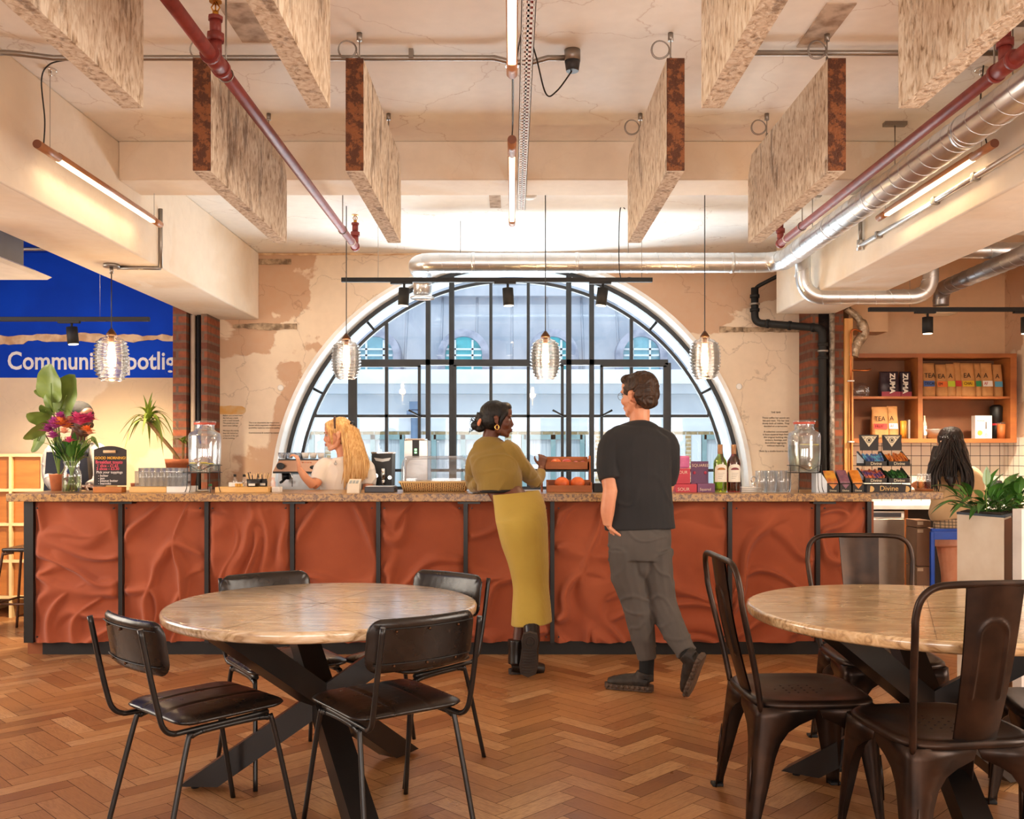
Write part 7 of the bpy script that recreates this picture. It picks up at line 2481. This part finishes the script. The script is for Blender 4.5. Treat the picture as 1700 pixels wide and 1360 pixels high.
MB().prism([on(1355, 6.42), on(1373, 6.42), P(1373, 800, 6.42), P(1363, 785, 6.42), P(1355, 785, 6.42)], (0, .1, 0)).build('leaflet_box', mat('pale blue card', '#dfe6ee', .6), label='pale blue white leaflet box right of the right dispenser', cat='box')
choc(1383, 20, mat('mustard card', '#dd9f38', .5, c2='#a82c2a', scale=12), 'chocolate box with red and mustard wrappers, leftmost of three small ones', py=783)
choc(1404, 18, mat('plum wrapper', '#8a5a68', .5, c2='#6a4558', scale=30), 'chocolate box with plum patterned wrappers, middle of three small ones', py=782)
choc(1425, 18, mat('orange wrapper', '#df8a2c', .5, c2='#c9741f', scale=20), 'chocolate box with orange wrappers, rightmost of three small ones', py=782)
# two tier chocolate display
t = thing('chocolate_display', 'two tier black chocolate display rack with peaked header cards', 'display stand', tuple(on(1466, 6.5)))
yd = 6.46
D_ = lambda px, py, y=yd: P(px, py, y)
MB().span(on(1439, yd), D_(1512, 805) + Vector((0, .2, 0)), bev=.002).build('base_box', m_card, t)
text('Divine', D_(1476, 815, yd - .002), .050, mat('gold print', '#c9a060', .4, .4), t, 'CENTER')
for px in (1446, 1505): MB().cyl(D_(px, 812, yd), D_(px, 812, yd - .002), .021, seg=22).build('gold_seal', mat('gold print', '#c9a060', .4, .4), t)
cols = {(0, 0): ('#6a4f86', '#e0784a'), (1, 0): ('#3f7a38', '#2a4a2a'), (0, 1): ('#4a5f9a', '#5aa5c5'), (1, 1): ('#dd8a3a', '#b5602a')}
for (i, j), (ca, cb_) in cols.items():
    xa_, xb_ = (1436, 1473) if i == 0 else (1475, 1511)
    zb_ = 800 if j == 0 else 772
    yy0 = yd + (.0 if j == 0 else .03)
    a = D_(xa_, zb_ + 2, yy0); c = D_(xb_, zb_ - 6, yy0)
    b = MB()
    b.span(a, (c.x, yy0 + .004, c.z)).span((a.x, yy0, a.z), (c.x, yy0 + .16, a.z + .004))
    for xx in (a.x, c.x): b.prism([(xx, yy0, a.z), (xx, yy0 + .16, a.z), (xx, yy0 + .16, c.z + .07), (xx, yy0 + .13, c.z + .07), (xx, yy0 + .02, c.z + .012), (xx, yy0, c.z + .012)], (.003 if xx == a.x else -.003, 0, 0))
    ob = b.build('tray', m_card, t)
    if i == 0:
        MB().prism([(a.x - .001, yy0 + .02, a.z + .02), (a.x - .001, yy0 + .15, a.z + .02), (a.x - .001, yy0 + .15, c.z + .06), (a.x - .001, yy0 + .02, c.z + .008)], (-.0015, 0, 0)).build('side_card', mat('pale blue card', '#dfe6ee', .6), ob)
    text('Divine', ((a.x + c.x) / 2, yy0 - .0015, a.z + .008), .030, m_cream, ob, 'CENTER')
    mm = mat('bars %s' % ca, ca, .4, c2=cb_, scale=22, lo=.45, hi=.55)
    rnd = random.Random(i * 3 + j)
    for k_ in range(10):
        x = a.x + .014 + k_ * ((c.x - a.x - .028) / 9)
        MB().box((x, yy0 + .07, c.z + .012 + rnd.uniform(0, .012)), (.012, .10, .03), (R(28) + rnd.uniform(-.1, .1), rnd.uniform(-.2, .2), rnd.uniform(-.2, .2)), bev=.002).build('chocolate_bar', mm, ob)
b = MB()
for px in (1434, 1512):
    b.tube([on(px, yd + .02), D_(px, 770, yd + .02)], .002, 6)
b.tube([D_(1434, 797, yd + .01), D_(1512, 797, yd + .01)], .002, 6)
b.build('wire_rack', m_black, t)
for xa_, xb_ in ((1426, 1459), (1464, 1497)):
    yy0 = yd + .17
    mid = (xa_ + xb_) / 2
    cd_ = MB().prism([P(xa_ + 2, 748, yy0), P(xb_ - 1, 748, yy0), P(xb_, 722, yy0), P(xa_, 722, yy0)], (0, .003, 0)).build('header_card', m_card, t)
    MB().prism([P(xa_ + 4, 724, yy0 - .001), P(xb_ - 3, 724, yy0 - .001), P(mid, 742, yy0 - .001)], (0, -.001, 0)).build('cream_triangle', m_cream, cd_)
    b = MB().tube([P(mid, 731, yy0 - .003) + Vector((.016 * math.cos(a), 0, .016 * math.sin(a))) for a in [2 * PI * k_ / 18 for k_ in range(18)]], .002, 5, closed=True)
    b.cyl(P(mid, 731, yy0 - .002), P(mid, 731, yy0 - .004), .009, seg=12)
    for s_ in (-1, 1):
        b.tube([P(mid + s_ * 10, 727, yy0 - .003) + Vector((.016 * math.cos(a), 0, .008 * math.sin(a))) for a in [2 * PI * k_ / 14 for k_ in range(14)]], .0015, 5, closed=True)
    b.build('round_motif', m_card, cd_)

# wooden dish and amber jars by the kitchen person
c0 = Vector((on(1532, 6.8).x, 6.78, CT))
MB().lathe([(0, 0), (.06, 0), (.065, .012), (0, .012)], c0, 24).build('wooden_coaster', m_fw, label='round wooden board at the counter end by the kitchen', cat='board')
for i, (dx, dy) in enumerate(((-.025, 0), (.028, .01))):
    t = thing('glass_jug', ['clear jug on the round wooden board, left one', 'clear jug on the round wooden board, right one with red tea'][i], 'jug', (c0.x + dx, c0.y + dy, CT + .013))
    q = Vector((c0.x + dx, c0.y + dy, CT + .013))
    MB().lathe([(0, 0), (.024, 0), (.026, .08), (.022, .09), (.024, .11)], q, 20).build('jug', m_tum, t)
    MB().lathe([(0, .002), (.022, .002), (.024, .05), (0, .05)], q, 16).build('tea', glass('red tea', (.6, .15, .08), .4) if i else glass('amber tea', (.9, .6, .3), .4), t)

# ------------------------------------------------------------ kitchen
m_cab = mat('warm brown cabinet', '#a5622f', .5, c2='#96562a', scale=2.5, stretch=(1, 5, 5))
m_cabi = mat('brown cabinet back', '#8a5a3a', .7)
yC = 8.1
cab = thing('wall_shelf', 'brown open wall cabinet above the tiled splashback', 'shelf', (3.65, 8.2, 1.454))
xl, xr = 2.935, P(1688, 0, yC).x
zT, zM, zB = P(0, 587, yC).z, P(0, 660, yC).z, P(0, 735, yC).z
xm = P(1528, 0, yC).x
MB().span((xl, W - .02, zB), (xr, W - .005, zT)).build('back_panel', m_cabi, cab)
MB().span((xl, yC, zT - .035), (xr, W - .02, zT)).build('top_board', m_cab, cab)
MB().span((xl, yC, zB), (xr, W - .02, zB + .035)).build('bottom_board', m_cab, cab)
MB().span((xl, yC, zB + .035), (xl + .02, W - .02, zT - .035)).build('side_board', m_cab, cab)
MB().span((xr - .055, yC, zB + .035), (xr, W - .02, zT - .035)).build('side_board', m_cab, cab)
MB().span((xm - .02, yC, zB + .035), (xm + .02, W - .02, zT - .035)).build('divider', m_cab, cab)
MB().span((xl + .02, yC + .01, zM - .01), (xm - .02, W - .02, zM + .01)).build('shelf_board', m_cab, cab)
MB().span((xm + .02, yC + .01, zM - .01), (xr - .055, W - .02, zM + .01)).build('shelf_board', m_cab, cab)
# paper bags
m_kraft = mat('kraft paper', '#c08a52', .75, c2='#a8743f', scale=9, bump=.6, bscale=14, bdist=.02)
m_ink = mat('dark ink', '#1d1510', .8)
def bag(px0, px1, top, bot, y, m_, zbase, lab, stripe, word, letters, big=True, flat=.0, lean=0):
    x0, x1 = P(px0, 0, y).x, P(px1, 0, y).x
    h = (bot - top) * y / FPX
    t = thing('paper_bag', lab, 'bag', ((x0 + x1) / 2, y, zbase))
    w = (x1 - x0) / 2; xc = (x0 + x1) / 2
    def ring(f):
        dep = .045 * (1 - f ** 1.5) + .004
        ww = w * (.93 + .07 * math.sin(PI * min(1, f * 1.3)))
        z = zbase + .001 + h * f
        rr = []
        for k_ in range(20):
            a = 2 * PI * k_ / 20
            c, s_ = math.cos(a), math.sin(a)
            dd = (abs(c) ** 5 + abs(s_) ** 5) ** (-.2)
            nn_ = noise.noise(Vector((xc * 9 + c, s_ * 2, f * 5))) * .006
            rr.append(Vector((xc + ww * c * dd + lean * f * .02, y + .055 + dep * s_ * dd + nn_, z)))
        return rr
    MB().ringloft([ring(i / 14) for i in range(15)]).build('bag', m_, t)
    yy = y + .004
    if stripe:
        sb = MB().grid(8, 3, lambda u, v: Vector((x0 + (x1 - x0) * (.06 + .80 * u), y + .055 - .045 * (1 - (.30 + .16 * v) ** 1.5) - .0085, zbase + h * (.30 + .17 * v)))).build('colour_label', stripe, t)
        if word: text(word, (x0 + (x1 - x0) * .12, y - .0015 + .007, zbase + h * .345), h * .13, m_ink if word != 'AF' else mat('red print', '#c0392b', .6), t, sx=.8)
    if letters: text(letters, (x0 + (x1 - x0) * .10, y + .011, zbase + h * .56), h * .20, m_ink, t, sx=.95)
    return t
zc_ = lambda f: mat('label ' + f, f, .6)
zM1 = zM + .011
yb2 = 8.14
specs = [(1532, 1557, 602, '#4a66a8', 'DECAF', 'TEA', 'kraft tea bag with blue label, leftmost in the upper right row'),
         (1555, 1578, 604, '#e8702c', 'EM', 'EA', 'kraft tea bag with orange label, second in the upper right row'),
         (1573, 1590, 603, '#b9c92f', '', 'A', 'kraft tea bag with lime green label in the upper right row'),
         (1586, 1600, 601, '#c9332a', '', '', 'kraft tea bag with dark red label in the upper right row'),
         (1597, 1623, 602, '#e3b51f', 'CHAI', 'EA', 'kraft tea bag with yellow label in the upper right row'),
         (1620, 1633, 602, '#2f8f5c', '', 'A', 'kraft tea bag with green label in the upper right row'),
         (1631, 1653, 602, '#f1ece4', 'AF', 'A', 'kraft tea bag with white label in the upper right row'),
         (1651, 1669, 604, '#4f9cc0', '', 'A', 'kraft tea bag with light blue label, last in the upper right row')]
for i, (a, c, tp, col_, w_, L_, lab) in enumerate(specs):
    bag(a + 1, c - 1, tp, 658, yb2 + .012 * (i % 2), m_kraft, zM1, lab, zc_(col_), w_, L_)
m_zum = mat('plum foil bag', '#3a2a33', .35, c2='#2f222b', scale=8, bump=.4, bscale=10, bdist=.02)
for i, (a, c, nm_) in enumerate(((1463, 1496, 'dark plum bag with white vertical word, left of the pair on the upper left shelf'), (1497, 1516, 'dark plum bag partly hidden, right of the pair on the upper left shelf'))):
    t = bag(a, c, 614, 656, yb2 + .02 * i, m_zum, zM1, nm_, None, '', '')
    x0, x1 = P(a, 0, yb2).x, P(c, 0, yb2).x
    MB().span((x0 + .004, yb2 - .002 + .02 * i, zM1 + .002), (x1 - .004, yb2 + .01 + .02 * i, zM1 + .042)).build('red_band', mat('crimson band', '#8f1f33', .4), t)
    Rm = Matrix.Rotation(R(90), 3, 'X')
    Rv = Matrix.Rotation(R(90), 3, 'Y') @ Rm
    text('ZUMA', ((x0 + x1) / 2 - .012 - (.02 if i else 0), yb2 - .006 + .02 * i, P(0, 620, yb2).z), .062, m_lblw, t, 'LEFT', rot=Rv, off=.002)
bag(1450, 1478, 673, 726, yb2, m_kraft, zB + .036, 'kraft tea bag with red label on the lower left shelf', zc_('#d03a30'), 'FRUIT', 'TEA')
bag(1476, 1494, 672, 726, yb2 + .012, m_kraft, zB + .036, 'kraft tea bag with white label on the lower left shelf', zc_('#f1ece4'), 'AF', 'A')
# honey jars, glass dome, bowl, whisk box, jars
t = thing('honey_jar', 'tall amber jar on the lower left shelf, left of two', 'jar', (P(1498, 0, 8.16).x, 8.16, zB + .036))
for i, px in enumerate((1498, 1505)):
    c0 = Vector((P(px, 0, 8.18).x, 8.18 + .03 * i, zB + .036))
    MB().cyl(c0, c0 + Vector((0, 0, .155)), .018, seg=16).build('candle_jar', mat('amber honey', '#d9902c', .4, c2='#b5701c'), label=['tall amber jar beside the kraft bags, left one', 'tall amber jar beside the kraft bags, right one'][i], cat='jar')
bpy.data.objects.remove(t)
MB().span((P(1508, 0, 8.15).x, 8.15, zB + .036), (P(1511, 0, 8.15).x, 8.3, zB + .20)).build('thin_book', m_silver, label='thin grey book upright beside the amber jars', cat='book')
c0 = Vector((P(1429, 0, 8.2).x, 8.22, zM1))
t = thing('glass_dome', 'round glass bowl upturned at the left of the upper shelf', 'bowl', tuple(c0))
MB().lathe([(.07, 0), (.088, .04), (.082, .085), (.05, .118), (0, .13)], c0, 28).build('bowl', m_tum, t)
MB().lathe([(.072, 0), (.074, .006), (.070, .006)], c0, 28).build('rim', m_tum, t)
c0 = Vector((P(1545, 0, 8.2).x + .02, 8.2, zB + .036))
MB().lathe([(0, .004), (.08, .004), (.12, .075), (.125, .08), (.115, .08), (.076, .008), (0, .008)], c0, 28).build('steel_bowl', m_steel, label='steel mixing bowl on the lower right shelf', cat='bowl')
c0 = Vector((P(1532.5, 0, 8.15).x + .012, 8.15, zB + .036))
t = thing('oil_bottle', 'slim pale bottle at the left end of the lower right shelf', 'bottle', tuple(c0))
MB().lathe([(0, 0), (.016, 0), (.016, .13), (.007, .16), (.007, .2), (0, .2)], c0, 16).build('bottle_body', mat('pale bottle', '#c9bda0', .4), t)
MB().span(c0 + Vector((-.012, -.018, .03)), c0 + Vector((.012, -.015, .11))).build('label', m_lblw, t)
x0, x1 = P(1619, 0, 8.13).x, P(1647, 0, 8.13).x
t = thing('whisk_box', 'white box printed with a hand frother on the lower right shelf', 'box', ((x0 + x1) / 2, 8.16, zB + .036))
MB().span((x0, 8.13, zB + .036), (x1, 8.20, P(0, 690, 8.13).z), bev=.002).build('box_body', m_white, t)
xw = (x0 + x1) / 2 + .02
b = MB().tube([(xw, 8.128, zB + .18), (xw, 8.128, zB + .12)], .006, 8).tube([(xw, 8.128, zB + .12), (xw, 8.128, zB + .07)], .0015, 6)
b.tube([Vector((xw + .010 * math.cos(a), 8.128, zB + .065 + .010 * math.sin(a))) for a in [2 * PI * i / 14 for i in range(14)]], .0015, 5, closed=True)
b.build('frother_print', mat('grey print', '#7a7068', .7), t)
MB().cyl((x0 + .04, 8.130, zB + .085), (x0 + .04, 8.127, zB + .085), .022, seg=18).build('biscuit_print', mat('amber print', '#d9a54a', .6), t)
text('MiniWhisk', (x0 + .012, 8.1285, zB + .185), .016, mat('grey print', '#7a7068', .7), t)
c0 = Vector((P(1663, 0, 8.15).x, 8.16, zB + .036))
t = thing('spice_jar', 'orange brown storage jar at the right end of the lower shelf', 'jar', tuple(c0))
MB().cyl(c0, c0 + Vector((0, 0, .125)), .034, seg=22).build('jar_body', mat('orange spice', '#b5622c', .5), t)
MB().cyl(c0 + Vector((0, 0, .125)), c0 + Vector((0, 0, .14)), .033, seg=22).build('lid', m_tum, t)
c0 = Vector((P(1652, 0, 8.28).x, 8.26, zB + .036))
t = thing('blender_jug', 'black blender with red collar behind the whisk box', 'blender', tuple(c0))
MB().lathe([(0, 0), (.05, 0), (.045, .10), (.03, .13), (.05, .16), (.055, .28), (.03, .30), (0, .30)], c0, 20).build('blender_body', m_black, t)
MB().lathe([(.036, .115), (.04, .125), (.036, .135)], c0, 20).build('collar', mat('red collar', '#b02a30', .4), t)

# kitchen worktop, dishwasher, boxes
kc = thing('kitchen_counter', 'white kitchen worktop with orange edged cabinets below', 'counter', (3.6, 8.0, 0))
yK = 7.68
MB().span((2.86, yK, .90), (XR - .005, W - .02, .935), bev=.002).build('worktop', m_white, kc)
MB().span((2.86, yK + .04, .0), (2.885, W - .05, .90)).build('end_panel', m_cab, kc)
xd0, xd1 = P(1447, 0, yK).x, P(1503, 0, yK).x
MB().span((xd1 + .002, yK + .02, .05), (xd1 + .03, W - .05, .90)).build('end_panel', m_cab, kc)
MB().span((xd1 + .03, yK + .35, .05), (XR - .01, W - .05, .90)).build('back_board', m_card, kc)
MB().span((2.89, yK + .05, .02), (XR - .01, W - .06, .05)).build('plinth', m_black, kc)
dw = thing('dishwasher', 'steel under-counter dishwasher below the kitchen worktop', 'dishwasher', ((xd0 + xd1) / 2, 8, .05))
MB().span((2.89, yK + .03, .05), (xd1, W - .06, .86), bev=.003).build('body', m_steel, dw)
zq0, zq1 = P(0, 861, yK).z, P(0, 849, yK).z
MB().span((2.89, yK + .01, zq0), (xd1 - .005, yK + .03, zq1), bev=.002).build('control_panel', m_white, dw)
MB().span((2.90, yK + .006, zq0 + .012), (xd1 - .03, yK + .012, zq1 - .012), bev=.002).build('dark_strip', mat('slate plastic', '#3b3a40', .4), dw)
MB().span((2.891, yK, .2), (xd1 - .006, yK + .03, zq0 - .004), bev=.004).build('door', galv('warm steel', (.45, .38, .32), .35), dw)
m_box = mat('brown carton', '#8a6a52', .7, c2='#7b5c46', scale=3)
z1_ = P(0, 864, 7.3).z
for i, (pa, pb, pya, pyb, y, lab) in enumerate(((1522, 1552, 1010, 941, 7.3, 'brown carton at the bottom of the stack left of the blue stool'), (1522, 1552, 940, 877, 7.3, 'brown carton in the middle of the stack left of the blue stool'), (1522, 1545, 876, 864, 7.3, 'small flat carton on top of the stack left of the blue stool'))):
    a, c = P(pa, pya, y), P(pb, pyb, y)
    z0 = max(a.z, 0) if i else 0
    t = thing('carton', lab, 'box', ((a.x + c.x) / 2, y + .15, z0))
    MB().span((a.x, y, z0 + .001), (c.x, y + .2, c.z), bev=.003).build('box_body', m_box, t)
    MB().span((a.x + .005, y - .001, c.z - .035), (a.x + .05, y + .0, c.z - .01)).build('tape', mat('pale tape', '#cdb79a', .5), t)
MB().span((P(1447, 0, 7.5).x + .005, 7.5, 0), (P(1456, 0, 7.5).x, 7.62, P(0, 952, 7.5).z), bev=.004).build('green_carton', mat('green carton', '#1f6b45', .5), label='green carton on the floor at the right end of the bar', cat='box')
MB().lathe([(0, 0), (.055, 0), (.06, .17), (.05, .19), (0, .19)], (P(1657, 0, 8.1).x, 8.15, .936), 22).build('black_kettle', m_black, label='black canister on the kitchen worktop by the right wall', cat='canister')

# blue step stool
bs = thing('blue_step_stool', 'bright blue metal step frame in front of the kitchen person', 'step stool', (3.1, 6.6, 0))
m_bl = mat('bright blue enamel', '#1350c4', .35)
yS_ = 6.62
xa, xb = P(1547, 0, yS_).x, P(1640, 0, yS_).x
zt_ = P(0, 883, yS_).z
for x, dx in ((xa, .14), (xb, .14)):
    for yy in (yS_, yS_ + .3):
        q = x + (dx if yy > yS_ else 0)
        MB().span((q - .012, yy - .012, 0), (q + .012, yy + .012, zt_), bev=.003).build('leg', m_bl, bs)
MB().span((xa + .012, yS_ - .011, zt_ - .055), (xb - .012, yS_ + .008, zt_ - .002), bev=.002).build('front_rail', m_bl, bs)
MB().span((xa + .152, yS_ + .292, zt_ - .055), (xb + .128, yS_ + .311, zt_ - .002), bev=.002).build('rear_rail', m_bl, bs)

# planters on the right
m_plt = mat('pale limewashed ply', '#e6dac8', .6, c2='#dacbb6', scale=5, detail=8)
m_side = mat('brown planter side', '#7a3f22', .5)  # brown sheet over the planter's narrow right side
pt_ = thing('planter_box', 'tall pale planter box holding the green plant', 'planter', (2.6, 5.2, 0))
A_, B2, C2 = P(1589, 0, 5.15), P(1667, 0, 4.85), P(1679, 0, 5.05)
zT_ = P(0, 860, 4.85).z
A_, B2, C2 = [Vector((q.x, q.y, 0)) for q in (A_, B2, C2)]
D2 = A_ + (C2 - B2) * 1.0
E3 = B2 + (C2 - B2)
wd_ = (C2 - B2)
MB().prism([A_, B2, C2, D2], (0, 0, zT_)).build('box', m_plt, pt_)
b = MB().prism([B2 + wd_ * .02 + Vector((.001, -.001, .0)), C2 + Vector((.001, -.001, 0)), C2 + Vector((.001, -.001, zT_ - .01)), B2 + wd_ * .02 + Vector((.001, -.001, zT_ - .01))], Vector((.002, .0, 0)))
b.build('side_board', m_side, pt_)
ex = (B2 - A_).normalized() * .004
MB().prism([A_ - ex + Vector((0, 0, zT_)), B2 + ex + Vector((0, 0, zT_)), C2 + ex + Vector((0, 0, zT_)), D2 - ex + Vector((0, 0, zT_))], (0, 0, .012)).build('rim', mat('slate trim', '#4a5a6a', .5), pt_)
MB().prism([q.lerp((A_ + C2) / 2, .12) + Vector((0, 0, zT_ + .012)) for q in (A_, B2, C2, D2)], (0, 0, .006)).build('soil', m_soil, pt_)
A4, B4, C4, D4 = P(1681, 0, 4.7), P(1696, 0, 4.66), P(1800, 0, 5.0), P(1790, 0, 5.1)
zT4 = P(0, 845, 4.7).z
MB().prism([Vector((q.x, q.y, 0)) for q in (A4, B4, C4, D4)], (0, 0, zT4)).build('planter_post', mat('grey white board', '#d8d2cc', .6), label='pale board upright at the right edge beside the planter', cat='panel')
# peace lily leaves
gp = thing('peace_lily', 'glossy green leafy plant growing in the tall pale planter', 'plant', ((A_.x + C2.x) / 2 + .05, 5.0, zT_ + .018))
rnd = random.Random(21)
cen = (A_ + C2) / 2 + Vector((.04, 0, zT_ + .02))
for i in range(70):
    a = rnd.uniform(0, 2 * PI); el = rnd.uniform(.1, 1.25)
    L = rnd.uniform(.14, .30)
    off = Vector((rnd.uniform(-.08, .14), rnd.uniform(-.08, .08), 0))
    dv = Vector((math.cos(a) * math.cos(el), math.sin(a) * math.cos(el) * .8, math.sin(el) * .75))
    s0 = cen + off
    mid = s0 + dv * L * .55
    b = MB()
    leaf(b, mid, s0 + dv * L * 1.25, rnd.uniform(.020, .032), .45 - .25 * el, .3, n=9, shape=.7)
    b.tube([s0, mid, mid + dv * L * .3], .0018, 4)
    b.build('leaf', m_leafd, gp)
MB().tube([P(1638, 850, 4.95), P(1637, 800, 4.95), P(1637, 780, 4.95)], .002, 5).build('flower_stalk', m_stem, gp)
b = MB()
leaf(b, P(1637, 806, 4.95), P(1638, 774, 4.95), .022, 0, .2, side=(1, 0, 0))
b.build('white_spathe', mat('spathe', '#7f9a70', .4), gp)

# ------------------------------------------------------------ small lettering on the arched wall
m_ink2 = mat('wall ink', '#4a3a2c', .8)
def wall_text(name, lines, px, py, step, size, label, align='LEFT'):
    t = thing(name, label, 'wall text', (P(px, 0, W).x, W - .002, P(0, py, W).z))
    for i, s_ in enumerate(lines):
        if s_: text(s_, P(px, py + i * step, W - .002), size, m_ink2, t, align, .0005, name='text_line')
wall_text('wall_text', ['This is an alternative, bar based time', 'bazaar which negotiates timelines and', 'possibility explores return on quality.', '', 'Commissioned & curated by makers'], 413, 703, 4.2, .0185, 'small printed paragraph on the wall left of the window')
wall_text('wall_text', ['Before you arrived here', 'the hall was a bank', 'with a vault beneath.', 'The panels you see', 'were once ceilings.', '', 'We kept the marks', 'they left behind as', 'a record of the use', 'of the building.'], 370, 691, 4.2, .018, 'faint small printed column on the wall beside the left pier')
wall_text('wall_text', ['THE BAR', '', 'These coffee bar panels are', 'felt and resin. The bar was', 'slowly built of rubble. They', 'decided on a terracotta.', '', 'A collective constructed', 'it from material kept from', 'the original building site,', 'timbers, footings, and', 'demolished aggregate,', 'without replacing.', '', 'Made by a studio local to the area'], 1288, 686, 4.6, .022, 'small printed text block on the wall behind the right dispenser', 'CENTER')
m_yel = mat('ochre paint patch', '#dba55c', .85, c2='#d9b98a', scale=10)
b = MB()
pts = []
for i in range(30):
    a = 2 * PI * i / 30
    dd = (abs(math.cos(a)) ** 4 + abs(math.sin(a)) ** 4) ** -.25
    q = P(380 + 28 * math.cos(a) * dd, 681 + 7 * math.sin(a) * dd + 1.5 * noise.noise(Vector((i * .8, 0, 0))), W - .001)
    pts.append(q)
b.prism(pts, (0, -.002, 0))
b.build('trim_41', m_yel, kind='structure')
for i, (px, py) in enumerate(((466, 644), (1227, 642))):
    MB().lathe([(0, 0), (.022, 0), (.028, -.004), (.022, -.006), (0, -.006)], P(px, py, W), 18, axis='Y').build('wall_plug', m_white, label=['small round cream plug in the wall left of the window', 'small round cream plug in the wall right of the window'][i], cat='wall plug')
